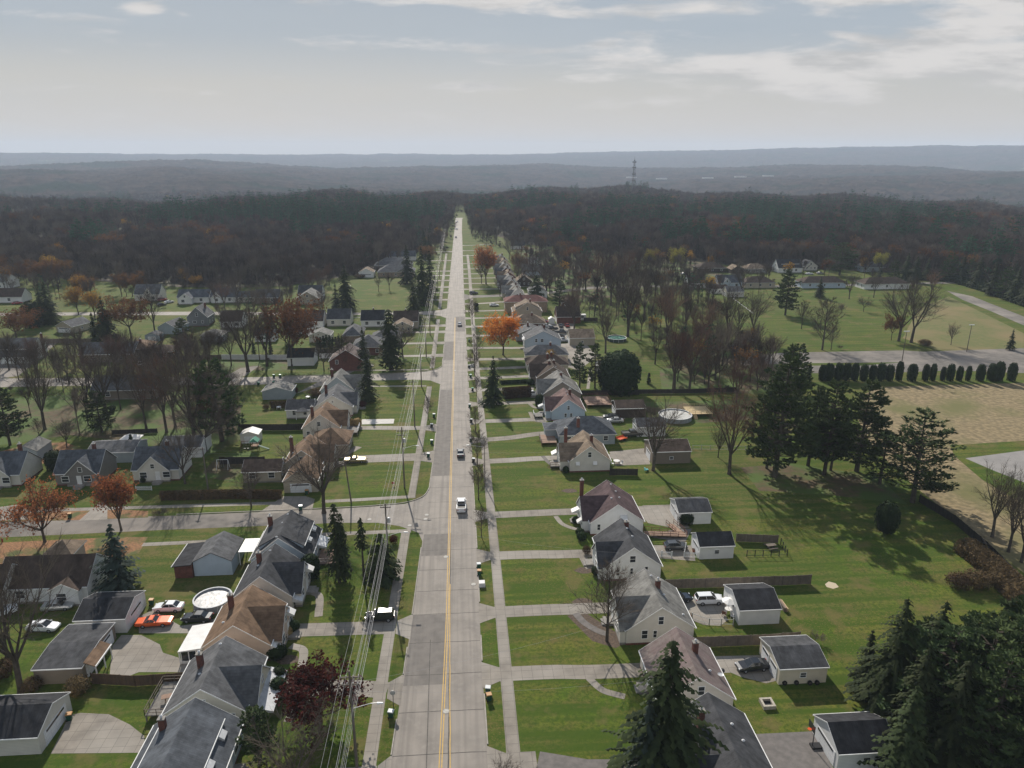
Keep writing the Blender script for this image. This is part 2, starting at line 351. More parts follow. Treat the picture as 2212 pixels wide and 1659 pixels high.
LXs = [(0,-10.2),(71,-9.9),(88,-9.4),(105,-8.95),(118,-8.7),(135,-8.4),(162,-7.8),(207,-7.5),(300,-7.2),(443,-6.9),(600,-6.3),(833,-5.6),(880,-5.4)]
RXs = [(0,2.3),(71,2.05),(89,1.8),(119,1.85),(162,1.65),(241,1.5),(442,1.15),(727,1.6),(833,2.3),(880,2.6)]
def itp(T, y):
    for (a, p), (b, q) in zip(T, T[1:]):
        if y <= b: return p+(q-p)*(y-a)/(b-a)
    return T[-1][1]
LX = lambda y: itp(LXs, y)
RXx = lambda y: itp(RXs, y)
mb = MB(); vs = []; ys = [20+10*i for i in range(87)]
for y in ys: vs += [(LX(y), y, .012), (RXx(y), y, .012)]
for k in range(1, 26):      # the street bends right and dips over the crest
    t = k/25; x0 = -5.4+60*t**2; x1 = 2.6+60*t**2; y = 880+150*t; z = .012-5.5*t*t+max(0, 0)
    vs += [(x0, y, z+.4*t), (x1+1, y-2*t, z+.4*t)]
mb.add(vs, [(2*i, 2*i+1, 2*i+3, 2*i+2) for i in range(len(vs)//2-1)], CONCROAD)
struct('road', mb)
# joints, cracks and markings on the street
jt = MB()
yj = [72.5, 79.8, 87.1, 94.3, 101.5, 108.1, 114.8, 121.6, 134.3, 141.5, 148.7, 155.1]
y = 162
while y < 700: yj.append(y); y += 7.4
random.seed(5)
for y in yj:
    x0 = LX(y)+.1; x1 = RXx(y)-.1; n = 6
    pts = [(x0+(x1-x0)*i/n, y+random.uniform(-.05, .05)) for i in range(n+1)]
    strip_mb(jt, pts, 0.10 if y < 160 else 0.09, .020, TAR)
strip_mb(jt, [(-2.75+random.uniform(-.05, .05) + (-.35 if y > 120 else -.35*(y-60)/60 if y > 60 else 0), y) for y in range(50, 130, 2)], 0.16, .024, TAR)
strip_mb(jt, [(-5.3-.05*(y-60)*0.35, y) for y in range(50, 96, 3)], 0.10, .024, TAR)
struct('road_joints', jt)
pt = MB()
def quad(mb, x0, x1, y0, y1, z, m):
    vs = []; n = max(1, int((y1-y0)/8)); 
    for i in range(n+1):
        y = y0+(y1-y0)*i/n; a = x0(y) if callable(x0) else x0; b = x1(y) if callable(x1) else x1; vs += [(a, y, z), (b, y, z)]
    mb.add(vs, [(2*i, 2*i+1, 2*i+3, 2*i+2) for i in range(n)], m)
def CL(y): return -3.4+0.25*sstep(120, 400, y)+0.6*sstep(400, 800, y)
quad(pt, lambda y: LX(y)+.15, -3.5, 85, 101.4, .016, PATCH); quad(pt, lambda y: LX(y)+.15, -3.5, 119.6, 127.7, .016, PATCH)
quad(pt, lambda y: LX(y)+.15, -3.3, 155.1, 220.3, .016, PATCH); quad(pt, lambda y: LX(y)+.15, -3.3, 255, 283, .016, PATCH); quad(pt, -3.1, 1.2, 300, 330, .016, PATCH)
struct('road_patches', pt)
lm = MB()
for dx in (-.16, .16):
    strip_mb(lm, [(CL(y)+dx-.45*(1-sstep(60, 105, y)), y) for y in range(40, 330, 4)], 0.13, .028, YEL)
strip_mb(lm, [(-2.55-.5*sstep(60, 110, y)+random.uniform(-.03, .03), y) for y in range(50, 112, 2)], 0.13, .028, YEL)
struct('lane_markings', lm)
# kerbs
kb = MB()
def kerb(mb, pts, w=.16, h=.12):
    n = len(pts)
    for i in range(n-1):
        a = Vector(pts[i]); b = Vector(pts[i+1]); d = (b-a)
        if d.length < .01: continue
        d.normalize(); q = Vector((-d.y, d.x))*w/2
        mb.hexa([(a.x-q.x, a.y-q.y, -.05), (b.x-q.x, b.y-q.y, -.05), (b.x+q.x, b.y+q.y, -.05), (a.x+q.x, a.y+q.y, -.05),
                 (a.x-q.x, a.y-q.y, h), (b.x-q.x, b.y-q.y, h), (b.x+q.x, b.y+q.y, h), (a.x+q.x, a.y+q.y, h)], KERB)
# ------------------------------------------------------------ sidewalks, drives, side streets
def RSW(y): return 4.95 if y > 60 else 4.95
def LSW(y): return -12.5+1.6*sstep(60, 250, y)
sw = MB()
strip_mb(sw, [(5.0+.25*sin(y/60), y) for y in range(30, 560, 10)], 1.75, .016, CONC)
strip_mb(sw, [(LSW(y), y) for y in range(30, 131, 10)], 1.7, .016, CONC)
strip_mb(sw, [(LSW(y), y) for y in range(144, 231, 8)], 1.6, .016, CONC)
strip_mb(sw, [(LSW(y), y) for y in range(245, 330, 8)], 1.6, .016, CONC)
strip_mb(sw, [(LSW(y), y) for y in range(348, 560, 10)], 1.6, .016, CONC)
struct('sidewalk', sw)
# right-hand drives: y at the kerb, y at the house line, length, width, material
DR = [(70.0, 67.3, 26, 4.2, DRIVE_A), (86.5, 86.0, 43, 3.0, CONC), (101.3, 101.3, 43, 3.0, CONC), (118.8, 118.4, 43, 2.9, CONC), (134.8, 135.2, 43, 2.8, CONC),
      (162.5, 163.5, 46, 2.8, CONC), (176.5, 180, 26, 2.8, CONC), (190.5, 191, 44, 2.8, CONC), (205.5, 206, 22, 2.8, CONC), (219, 220, 21, 2.8, CONC), (232, 233, 24, 2.8, CONC), (243, 244, 24, 2.8, CONC),
      (255.5, 255, 44, 3.2, CONC), (272, 271, 44, 2.8, CONC), (292, 291, 24, 2.8, CONC), (309, 309, 24, 2.8, CONC), (326, 327, 24, 2.8, CONC), (342, 343, 24, 2.6, CONC), (360, 364, 24, 2.6, CONC),
      (402, 402, 23, 2.6, CONC), (421, 421, 23, 2.6, CONC), (440, 441, 23, 2.6, CONC), (457, 459, 22, 2.6, CONC), (478, 481, 22, 2.6, CONC), (503, 508, 22, 2.6, CONC), (545, 548, 26, 2.6, CONC), (575, 578, 24, 2.6, CONC), (610, 615, 24, 2.6, CONC)]
dv = MB()
for y0, y1, ln, w, m in DR:
    xa = RXx(y0)-.1; xe = xa+ln
    if m is CONC: strip_mb(dv, curve([(4.0, y0), (12, y0+.3*(y1-y0)+.1), (20, y1), (xe, y1)]), w, .020, m)
    else: strip_mb(dv, [(8, y0), (14, y1+1), (xe, y1)], w, .020, m); strip_mb(dv, [(4, y0), (8, y0)], w, .020, CONC)
    dv.face([(xa, y0-w/2-1.3, .024), (4.2, y0-w/2, .024), (4.2, y0+w/2, .024), (xa, y0+w/2+1.3, .024)], CONC)
DL = [(69.5, 69.5, 18, 3.4, CONC), (84.3, 87.6, 33, 3.2, CONC), (98.5, 99.0, 24, 3.3, CONC), (166.5, 166, 22, 4.6, CONC), (186.5, 188, 22, 2.9, CONC)]
for y0, y1, ln, w, m in DL:
    xa = LX(y0)+.1; xe = xa-ln
    strip_mb(dv, curve([(-11.5, y0), (-18, y0+.3*(y1-y0)), (xe, y1)]), w, .020, m)
    dv.face([(xa, y0-w/2-1.6, .024), (-11.4, y0-w/2, .024), (-11.4, y0+w/2, .024), (xa, y0+w/2+1.6, .024)], m)
for y0 in (262, 281, 300, 312, 372, 393, 410, 433, 452, 470, 520, 570):
    xa = LX(y0)+.1; dv.face([(xa, y0-2.4, .024), (-15.5, y0-1.4, .024), (-15.5, y0+1.4, .024), (xa, y0+2.4, .024)], CONC)
    strip_mb(dv, [(-15, y0), (-27, y0)], 2.7, .020, CONC)
struct('driveways', dv)
# kerb gaps at the drives
def kerb_side(X, gaps, y0, y1):
    y = y0; pts = []
    while y < y1:
        g = [e for e in gaps if abs(e[0]-y) < e[1]/2+1.5]
        if g:
            if len(pts) > 1: kerb(kb, pts)
            pts = []; y = g[0][0]+g[0][1]/2+1.5+.01
        else: pts.append((X(y), y)); y += 3
    if len(pts) > 1: kerb(kb, pts)
kerb_side(lambda y: RXx(y)+.08, [(d[0], d[3]) for d in DR]+[(379, 12)], 40, 700)
kerb_side(lambda y: LX(y)-.08, [(d[0], d[3]) for d in DL]+[(136, 20), (238, 18), (339, 14)]+[(y0, 3) for y0 in (262, 281, 300, 312, 372, 393, 410, 433, 452, 470, 520, 570)], 40, 700)
struct('kerbs', kb)
# side streets on the left
s1 = sheet('side_street', [(-7.9, 148.5), (-9.5, 143.8), (-13, 141.2), (-18, 140.6), (-26, 140.0), (-26, 133.7), (-18, 133.2), (-13.5, 131.5), (-9.5, 128.5), (-8.3, 124)], .008, CONCROAD, True)
s1b = sheet('side_street', [(-26, 140.0), (-60, 139.2), (-130, 140), (-130, 131.2), (-60, 133.2), (-26, 133.7)], .008, ASPH, True)
s2 = sheet('side_street', [(-7.2, 247), (-9, 243.5), (-13, 241), (-25, 239), (-47, 238.6), (-74, 238.5), (-93, 240), (-155, 243), (-155, 233), (-120, 232.6), (-90, 231), (-72, 229.5), (-37, 232), (-16, 231.8), (-11, 230.5), (-7.4, 226)], .008, CONCROAD, True)
s3 = sheet('side_street', [(-7.0, 350), (-10, 346), (-15, 343.5), (-32, 341.5), (-66, 343), (-86, 346), (-125, 350), (-170, 352), (-260, 355), (-260, 348), (-170, 345), (-125, 342), (-86, 339.5), (-66, 338), (-32, 336), (-15, 335.5), (-10, 332), (-7.1, 327)], .008, CONCROAD, True)
s4 = sheet('side_street', [(1.2, 369), (5, 376), (20, 378.5), (45, 384), (75, 400), (110, 402), (118, 395), (200, 396), (330, 404), (330, 410), (200, 402), (120, 403), (110, 408), (75, 406), (45, 390), (20, 384.5), (5, 383), (1.1, 388)], .008, ASPH, True)
ks = MB(); kerb(ks, curve([(-8.0, 149.5), (-9.3, 144.6), (-13, 141.8), (-18, 141.0), (-26, 140.4), (-60, 139.6)]), .18, .13)
kerb(ks, curve([(-7.3, 248), (-9.2, 244), (-13, 241.5), (-25, 239.5), (-60, 239)]), .18, .13); struct('kerbs', ks)
# walks beside the side streets
w2 = MB(); strip_mb(w2, [(-11, 144.6), (-25, 143.8), (-31, 143.6)], 1.4, .013, CONC); strip_mb(w2, [(-39, 143.5), (-110, 143.5)], 1.4, .013, CONC)
strip_mb(w2, [(-11, 129.4), (-34, 129.0)], 1.4, .013, CONC); strip_mb(w2, [(-45, 128.0), (-62, 127.6)], 1.3, .013, CONC)
strip_mb(w2, [(-12, 224.6), (-38, 225.8)], 1.3, .013, CONC); strip_mb(w2, [(-12, 243.5), (-40, 244)], 1.3, .013, CONC)
strip_mb(w2, [(-12, 330), (-60, 332.5), (-110, 337)], 1.3, .013, CONC)
struct('sidewalk', w2)
# paved yards and walks, near houses
pv = [('patio', [(235,1478),(243,1395),(262,1372),(305,1372),(345,1392),(352,1410),(415,1430),(402,1452),(300,1452)], CONC),
      ('patio', [(110,1628),(150,1545),(175,1540),(235,1543),(280,1565),(312,1590),(312,1626)], CONC),
      ('patio', [(300,1332),(330,1318),(390,1352),(440,1345),(480,1330),(470,1368),(300,1368)], CONC),
      ('driveway', [(1378,1105),(1388,1092),(1452,1090),(1490,1140),(1462,1142),(1400,1130)], CONC),
      ('driveway', [(1400,1178),(1500,1178),(1502,1212),(1412,1205)], CONC),
      ('driveway', [(1455,1302),(1558,1300),(1572,1340),(1555,1352),(1520,1350),(1480,1335)], CONC),
      ('driveway', [(1535,1418),(1655,1415),(1680,1470),(1655,1476),(1600,1462),(1560,1445)], CONC),
      ('driveway', [(1625,1586),(1755,1580),(1800,1659),(1810,1700),(1650,1700)], DRIVE_A),
      ('patio', [(1316,976),(1395,968),(1405,1003),(1330,1006)], CONC),
      ('patio', [(1190,745),(1262,738),(1290,770),(1250,800),(1215,790)], CONC),
      ('patio', [(1185,700),(1240,697),(1250,740),(1215,735),(1190,720)], CONC),
      ('driveway', [(600,1108),(555,1110),(612,1072),(660,1072),(680,1078),(672,1110)], CONC),
      ('driveway', [(640,850),(735,800),(770,800),(725,822),(700,832)], ASPH),
      ('driveway', [(0,775),(70,735),(130,735),(40,812),(0,818)], ASPH),
      ('driveway', [(455,830),(520,795),(560,790),(530,812)], ASPH),
      ('driveway', [(170,1125),(215,1085),(232,1085),(232,1122)], CONC),
      ('driveway', [(0,1125),(0,1095),(40,1090),(60,1100),(60,1122)], CONC),
      ('walk', [(782,906),(852,905),(850,915),(780,917)], mk('new_concrete', (.55,.53,.49), (.48,.46,.43), 1)),
      ('walk', [(1495,1142),(1460,1142),(1400,1160),(1480,1172)], DRIVE_A)]
for nm, pts, m in pv: sheet(nm, pts, .016 if nm != 'walk' else .028, m)
def walk(pts, w, m=CONC, z=.028):
    mb = MB(); strip_mb(mb, curve([at(*p) for p in pts]), w, z, m); struct('walk', mb)
walk([(1272,1465),(1300,1490),(1330,1500),(1350,1505)], 1.1); walk([(1243,1325),(1262,1345),(1290,1362),(1312,1370)], 1.2, DRIVE_A)
walk([(1200,1115),(1215,1132),(1240,1142),(1250,1142)], 1.0); walk([(1172,985),(1190,1003),(1215,1008)], 1.0, DRIVE_A); walk([(1255,1195),(1268,1220),(1275,1228)], 1.5)
walk([(1145,890),(1155,908),(1180,912)], 1.1); walk([(1140,868),(1155,880),(1178,882)], 1.2); walk([(628,1395),(655,1405),(652,1440)], 1.3); walk([(676,1280),(690,1290),(688,1332)], 1.3); walk([(680,1500),(640,1530),(620,1560)], 1.1)
walk([(1270,840),(1275,800)], 1.0); walk([(775,965),(740,985),(735,990)], 2.0); walk([(718,960),(742,905),(760,895)], 1.6)
# ground cover
sheet('meadow', [(1905,836),(2212,827),(2600,815),(2700,1250),(2212,1238),(2100,1150),(1990,1062),(1925,1005),(1880,960),(1850,900),(1870,850)], .004, MEADOW)
sheet('meadow', [(2050,640),(2212,720),(2212,762),(2110,765),(2020,755),(1950,730),(1985,665)], .004, mk('rough_grass', (.14,.13,.045), (.10,.115,.03), .5, .95, 8, c3=(.18,.14,.06), scale3=.05))
sheet('lawn', [(2052,962),(2212,952),(2400,948),(2400,1180),(2212,1090),(2120,1035),(2062,985)], .010, GRASS)
sheet('parking_lot', [(2085,990),(2212,973),(2400,965),(2400,1110),(2212,1042),(2150,1018)], .016, mk('lot_asphalt', (.27,.255,.24), (.22,.21,.2), .3, .9))
sheet('parking_lot', [(1985,760),(2212,752),(2500,750),(2500,812),(2212,806),(2060,800),(1900,806),(1700,806),(1690,790),(1860,790),(2010,778)], .016, ASPH)
sheet('parking_lot', [(1690,762),(1950,757),(2200,772),(2150,792),(2000,782),(1700,785),(1600,790),(1600,770)], .012, ASPH)
sheet('road', [at(2045,628), at(2100,640), at(2212,684), at(2600,830), at(2600,860), at(2212,703), at(2140,672), at(2080,648)], .012, ASPH, True)
sheet('leaf_ground', [(0,1172),(150,1165),(250,1160),(320,1160),(300,1195),(200,1215),(0,1230),(-60,1210)], .004, LEAVES_G)
sheet('leaf_ground', [(0,1110),(60,1095),(215,1098),(320,1104),(320,1118),(150,1124),(0,1128)], .012, LEAVES_G)
sheet('leaf_ground', [(0,975),(60,960),(140,955),(190,975),(130,1000),(0,1005)], .004, LEAVES_G)
sheet('leaf_ground', [(430,1030),(470,985),(540,975),(560,990),(500,1040)], .004, NEEDLE_G)
sheet('leaf_ground', [(1390,870),(1620,862),(1640,905),(1500,915),(1400,900)], .004, NEEDLE_G)
sheet('leaf_ground', [(1600,1010),(1700,1000),(1900,1030),(1960,1090),(1800,1070),(1640,1060)], .004, NEEDLE_G)
sheet('leaf_ground', [(1225,1330),(1260,1320),(1360,1385),(1330,1400),(1280,1385)], .004, MULCH)
sheet('thicket_floor', [(1120,505),(1300,525),(1560,562),(1560,596),(1480,606),(1330,640),(1240,655),(1180,640),(1125,600)], .006, NEEDLE_G)
sheet('thicket_floor', [(-20,862),(200,850),(470,848),(520,880),(520,950),(440,990),(300,955),(150,940),(-20,965)], .003, NEEDLE_G)
sheet('thicket_floor', [(430,800),(460,770),(620,768),(640,800)], .003, NEEDLE_G)
sheet('thicket_floor', [(1425,800),(1560,745),(1680,770),(1690,850),(1430,850)], .006, NEEDLE_G)
sheet('dirt_patch', [(1782,1262),(1790,1256),(1805,1260),(1812,1268),(1800,1272),(1786,1268)], .006, mk('sand', (.45,.38,.27)))
for (u, v) in [(1258,1300),(1262,1232),(612,1465),(1230,1060),(620,1425)]:
    c = at(u, v); mbm = MB(); mbm.face([(c[0]+1.7*cos(t*pi/5)*(1+.2*sin(3*t)), c[1]+1.1*sin(t*pi/5), .006) for t in range(10)], MULCH); struct('flower_bed', mbm)
# woods floor
WL = [(-1500,610),(0,600),(110,600),(250,610),(380,620),(520,622),(620,618),(700,604),(790,592),(860,575),(900,540),(940,500),(965,470),(976,452)]
WR = [(1003,452),(1022,478),(1058,505),(1130,528),(1250,540),(1400,550),(1560,572),(1640,581),(1800,583),(2000,593),(2060,604),(2212,622),(3000,740)]
WLw = [at(*p) for p in WL]; WRw = [at(*p) for p in WR]
polyL = [(-1500, 60)]+WLw+[(-22, 1020), (-300, 1350), (-1500, 1500)]
polyR = WRw+[(1500, 300), (1500, 900), (600, 1200), (30, 1200), (15, 1000)]
def fine(poly, z, name):
    mb = MB(); mb.face([(x, y, z) for x, y in poly], LEAF_FLOOR); me = mb.mesh(name); b = bmesh.new(); b.from_mesh(me); bmesh.ops.triangulate(b, faces=b.faces[:])
    for _ in range(5):
        ed = [e for e in b.edges if e.calc_length() > 70]
        if ed: bmesh.ops.subdivide_edges(b, edges=ed, cuts=1); bmesh.ops.triangulate(b, faces=b.faces[:])
    for v in b.verts: v.co.z = terrain(v.co.x, v.co.y)+z
    for f in b.faces:
        f.normal_update()
        if f.normal.z < 0: f.normal_flip()
    b.to_mesh(me); b.free(); return struct(name, me)
fine(polyL, .15, 'woods_floor'); fine(polyR, .15, 'woods_floor')
def inside(x, y, P):
    c = False; j = len(P)-1
    for i in range(len(P)):
        if (P[i][1] > y) != (P[j][1] > y) and x < (P[j][0]-P[i][0])*(y-P[i][1])/(P[j][1]-P[i][1])+P[i][0]: c = not c
        j = i
    return c
# ------------------------------------------------------------ trees: prototypes
BARK = mk('bark', (0.105, 0.088, 0.072), (0.060, 0.050, 0.042), 1.5, 0.95, 6, rnd=.2, spec=.1)
TWIG = mk('twigs', (0.125, 0.100, 0.080), (0.088, 0.070, 0.058), .5, 0.95, 2, rnd=.22, spec=.05)
TWIG_RED = mk('twigs_reddish', (0.165, 0.092, 0.068), (0.12, 0.076, 0.062), .5, 0.95, 2, rnd=.2, spec=.05)
WOODT = mk('wood_twigs', (0.135, 0.104, 0.088), (0.072, 0.058, 0.052), .05, 0.98, 2, rnd=.48, spec=.02)
OAK = mk('russet_leaves', (0.19, 0.085, 0.035), (0.12, 0.062, 0.03), .8, 0.9, 3, rnd=.25, transl=.3, spec=.1)
ORANGE = mk('orange_leaves', (0.66, 0.205, 0.025), (0.46, 0.20, 0.05), .45, 0.9, 4, rnd=.08, transl=.5, spec=.1)
RUST = mk('rust_leaves', (0.40, 0.145, 0.055), (0.27, 0.115, 0.052), .6, 0.9, 4, rnd=.12, transl=.45, spec=.1)
GOLD = mk('golden_leaves', (0.42, 0.235, 0.035), (0.27, 0.15, 0.03), .6, 0.9, 4, rnd=.2, transl=.35, spec=.1)
YELG = mk('yellow_green_leaves', (0.30, 0.26, 0.05), (0.19, 0.18, 0.045), .6, 0.9, 4, rnd=.2, transl=.35, spec=.1)
BURG = mk('burgundy_leaves', (0.085, 0.018, 0.014), (0.045, 0.013, 0.011), .7, 0.9, 4, transl=.3, spec=.1)
SPR = mk('spruce_needles', (0.040, 0.053, 0.018), (0.017, 0.026, 0.010), .9, 0.85, 4, rnd=.25, transl=.12, spec=.15)
WEV = mk('woods_evergreen', (0.055, 0.140, 0.070), (0.020, 0.062, 0.036), .4, 0.9, 3, rnd=.25, spec=.05)
BLUE = mk('blue_spruce_needles', (0.046, 0.064, 0.050), (0.022, 0.036, 0.028), .9, 0.85, 4, rnd=.15, transl=.12, spec=.15)
PIN = mk('pine_needles', (0.070, 0.098, 0.032), (0.030, 0.050, 0.020), .7, 0.85, 4, rnd=.2, transl=.15, spec=.15)
BOX = mk('evergreen_shrub', (0.028, 0.046, 0.016), (0.014, 0.026, 0.010), 1.5, 0.9, 5, rnd=.25, transl=.1, spec=.12)
BROWNB = mk('brown_shrub', (0.135, 0.088, 0.045), (0.08, 0.058, 0.035), 1.5, 0.9, 5, rnd=.3, transl=.2, spec=.1)
STRAW = mk('straw_grass', (0.42, 0.30, 0.13), (0.28, 0.20, 0.09), 1.5, 0.9, 5, transl=.2)
U = random.uniform
def rot_dir(d, ang, az):
    a = d.orthogonal().normalized(); b = d.cross(a); w = a*cos(az)+b*sin(az); return (d*cos(ang)+w*sin(ang)).normalized()
def leaf(mb, p, s, mat, d=None, fl=1.0):
    """one small leaf clump: a quad at a random tilt"""
    n = Vector((U(-1, 1), U(-1, 1), U(-1, 1)*fl)).normalized() if d is None else d
    a = n.orthogonal().normalized()
    t = U(0, 6.28); b = n.cross(a); a, b = a*cos(t)+b*sin(t), b*cos(t)-a*sin(t); k = U(.5, 1)
    mb.add([tuple(p-a*s), tuple(p-b*s*k), tuple(p+a*s), tuple(p+b*s*k)], [(0, 1, 2, 3)], mat)
def hard_tree(seed, H, style='vase', twig=TWIG, bark=BARK, leafm=None, nleaf=0, dens=.95, ls=.2, twr=.012, depth=4, trunkf=.25, nl=None):
    """returns (trunk, crown) builders; leafless or in leaf"""
    random.seed(seed); T = MB(); Cn = MB(); tips = []
    def grow(p, d, ln, r, lv):
        n = 3 if lv < 2 else 2; q = p; dd = d; pts = [(p, r)]
        for i in range(n):
            dd = (dd+Vector((U(-1, 1), U(-1, 1), U(-.5, .9)))*(.13+.03*lv)).normalized()
            if lv == 1: dd = (dd+Vector((0, 0, .10))).normalized()
            q2 = q+dd*(ln/n); r2 = r*(1-(i+1)/n*(.45 if lv < depth else .9))
            (T if lv <= 1 else Cn).tube(q, q2, pts[-1][1], r2, 6 if lv == 0 else (5 if lv == 1 else 3), bark if lv <= 1 else twig)
            q = q2; pts.append((q, r2))
        if lv >= depth:
            tips.append(q); return
        k = [0, 5, 5, 6, 0][lv] if lv > 0 else 0
        k = int(k*dens+U(0, .9))
        for j in range(k):
            t = U(.3, 1); i = min(int(t*n), n-1); f = t*n-i; b = pts[i][0].lerp(pts[i+1][0], f); rr = pts[i][1]
            cd = rot_dir(dd, radians(U(25, 58)), U(0, 6.28)); cd = (cd+Vector((0, 0, .18))).normalized()
            grow(b, cd, ln*U(.45, .68), max(rr*.5, twr), lv+1)
        grow(q, dd, ln*.6, pts[-1][1], lv+1)
        if lv == depth-1:
            for j in range(int(9*dens)):
                t = U(.1, 1); i = min(int(t*n), n-1); b = pts[i][0].lerp(pts[i+1][0], t*n-i)
                cd = rot_dir(dd, radians(U(20, 60)), U(0, 6.28)); e = b+cd*ln*U(.35, .6); Cn.tube(b, e, twr*.8, 0, 3, twig); tips.append(e)
    if style == 'vase' or style == 'round':
        tl = H*trunkf; R = H*.0175; lean = Vector((U(-.05, .05), U(-.05, .05), 1)).normalized(); top = lean*tl
        T.tube((0, 0, -.1), (0, 0, .5), R*1.5, R*1.05, 8, bark); T.tube((0, 0, .5), tuple(top), R*1.05, R*.9, 8, bark)
        k = nl or 6
        for j in range(k):
            a = radians(U(14, 30) if style == 'vase' else U(18, 62)); az = j*2*pi/k+U(-.3, .3)
            grow(top+lean*U(-.25, 0)*tl*.5, rot_dir(Vector((0, 0, 1)), a, az), H*U(.36, .44)*(1 if style == 'vase' else .9), R*.55, 1)
    else:                                     # one leader with ascending boughs
        R = H*.014; T.tube((0, 0, -.1), (0, 0, H*.92), R*1.25, .02, 7, bark)
        k = nl or 26
        for j in range(k):
            t = .16+.78*j/k+U(0, .02); z = H*t; az = j*2.4+U(-.3, .3)
            grow(Vector((0, 0, z)), rot_dir(Vector((0, 0, 1)), radians(U(28, 45)), az), H*(.34*(1-t)**.7+.05)*U(.8, 1.1), R*.45*(1.1-t), 2)
    if leafm and tips:
        for j in range(nleaf):
            p = random.choice(tips); leaf(Cn, p+Vector((U(-1, 1), U(-1, 1), U(-1, 1)))*H*.03, ls*U(.6, 1.3), leafm)
    return T, Cn
def spruce_tree_mb(seed, H, R, mat=SPR, z0=.06, dens=1.0, drop=.35, power=.85, gap=0.0, one=False, rag=0.0):
    random.seed(seed); T = MB(); Cn = T if one else MB()
    T.tube((0, 0, -.1), (0, 0, H*.97), H*.018+.08, .02, 6, BARK)
    nz_ = int(H*1.9*dens); 
    for i in range(nz_):
        t = (i+U(0, 1))/nz_; z = H*(z0+(1-z0)*t); r = R*((1-t)**power)*(.9+.16*sin(t*23+seed))+.10
        if t < .12: r *= .75+2*t
        k = max(3, int((5+5.0*r/1.0*.6)*dens))
        for j in range(k):
            if U(0, 1) < gap: continue
            az = U(0, 6.28); rr = r*U(.72-rag, 1.12+rag*.55); m = max(2, int(rr/.42)); dz = -drop*rr*U(.7, 1.3)
            dx, dy = cos(az), sin(az)
            for q in range(m):
                f = (q+1)/m; p = Vector((dx*rr*f, dy*rr*f, z+dz*f*f+.10*rr*f)); s = .30*(1.15-.45*f)+.04*r
                side = Vector((-dy, dx, 0)); fw = Vector((dx, dy, -.35-.5*f)).normalized()
                w = s*U(.6, 1.1)
                Cn.add([tuple(p-fw*s*.8), tuple(p-side*w-Vector((0, 0, U(.05, .3)*s))), tuple(p+fw*s*U(.9, 1.5)-Vector((0, 0, U(0, .25)*s))), tuple(p+side*w-Vector((0, 0, U(.05, .3)*s)))], [(0, 1, 2), (0, 2, 3)], mat)
                if f > .35 and U(0, 1) < .7:
                    p2 = p-Vector((0, 0, .22*s)); Cn.add([tuple(p2-side*w*.5), tuple(p2+side*w*.5), tuple(p2+fw*s*.3-Vector((0, 0, s*U(.7, 1.2))))], [(0, 1, 2)], mat)
    for j in range(8): Cn.tube((0, 0, H*.93), (U(-.15, .15), U(-.15, .15), H*U(.96, 1.02)), .05, 0, 3, mat)
    return T, Cn
def pine_tree_mb(seed, H, R, mat=PIN, z0=.22, one=False, dens=1.0, sparse=.0):
    random.seed(seed); T = MB(); Cn = T if one else MB(); lean = Vector((U(-.03, .03), U(-.03, .03), 1))
    T.tube((0, 0, -.1), tuple(lean*H*.95), H*.018+.1, .04, 7, BARK)
    nw = int(H*1.15*dens)
    for i in range(nw):
        t = (i+U(0, .8))/nw; z = H*(z0+(1-z0)*t*.97); prof = (sin(pi*min(1, .22+.78*t))**.6)*(1-.35*t)
        for j in range(random.randint(3, 6)):
            if U(0, 1) < sparse: continue
            az = U(0, 6.28); L_ = R*prof*U(.55, 1.15)+.3; up = .10+.45*t; b = lean*z
            dx, dy = cos(az), sin(az); e = b+Vector((dx*L_, dy*L_, L_*up*.6)); 
            if L_ > 1.2: T.tube(tuple(b), tuple(b.lerp(e, .9)), .05+.012*L_, .02, 3, BARK)
            nt = max(3, int(L_*3.4*dens))
            for q in range(nt):
                f = U(.30, 1.05)**.8; sp = .34*L_*(1.15-f)*1.3+.15
                p = b.lerp(e, f)+Vector((-dy, dx, 0))*U(-1, 1)*sp+Vector((0, 0, U(-.05, .30)))
                for w in range(3):
                    d = Vector((dx*.6+U(-.8, .8), dy*.6+U(-.8, .8), U(.0, 1.0))).normalized(); s = U(.30, .55); sd = d.orthogonal().normalized()*s*.42
                    Cn.add([tuple(p-sd), tuple(p+sd), tuple(p+d*s*1.25)], [(0, 1, 2)], mat)
                if U(0, 1) < .75: leaf(Cn, p, .32, mat, Vector((U(-.4, .4), U(-.4, .4), 1)).normalized())
    return T, Cn
def shrub_mb(seed, rx, rz, mat=BOX, n=700, s=.13, pw=1.0, core=True, flat=0.0, ry=None, fill=False):
    """clipped or loose bush: a core and many small leaf faces over it"""
    random.seed(seed); Cn = MB(); ry = ry or rx
    if core:
        prof = [(max(.01, rx*.86*sin(pi*(.06+.94*t))**pw), rz*2*.93*t) for t in [i/9 for i in range(10)]]
        prof = [(rx*.86*(sqrt(max(0.003, 1-((2*t-1)*.97)**2))**pw), 2*rz*.95*t+.02) for t in [i/9 for i in range(10)]]
        Cn.lathe(prof, 10, mat, (0, 0, 0), 1, ry/rx)
    for i in range(n):
        z = U(-.97, 1); r = sqrt(max(0, 1-z*z))**pw; a = U(0, 6.28); k = U(.86, 1.06) if not fill else U(.25, 1)**.6*U(.85, 1.15)
        if flat and z < 0: r = max(r, .85)
        nrm = Vector((r*cos(a), r*sin(a)*rx/ry, z*rx/rz)).normalized()
        p = Vector((rx*r*cos(a)*k, ry*r*sin(a)*k, rz+rz*z*k))
        leaf(Cn, p, s*U(.6, 1.3), mat, (nrm+Vector((U(-1, 1), U(-1, 1), U(-1, 1)))*.7).normalized())
    return Cn
PROTO = {}
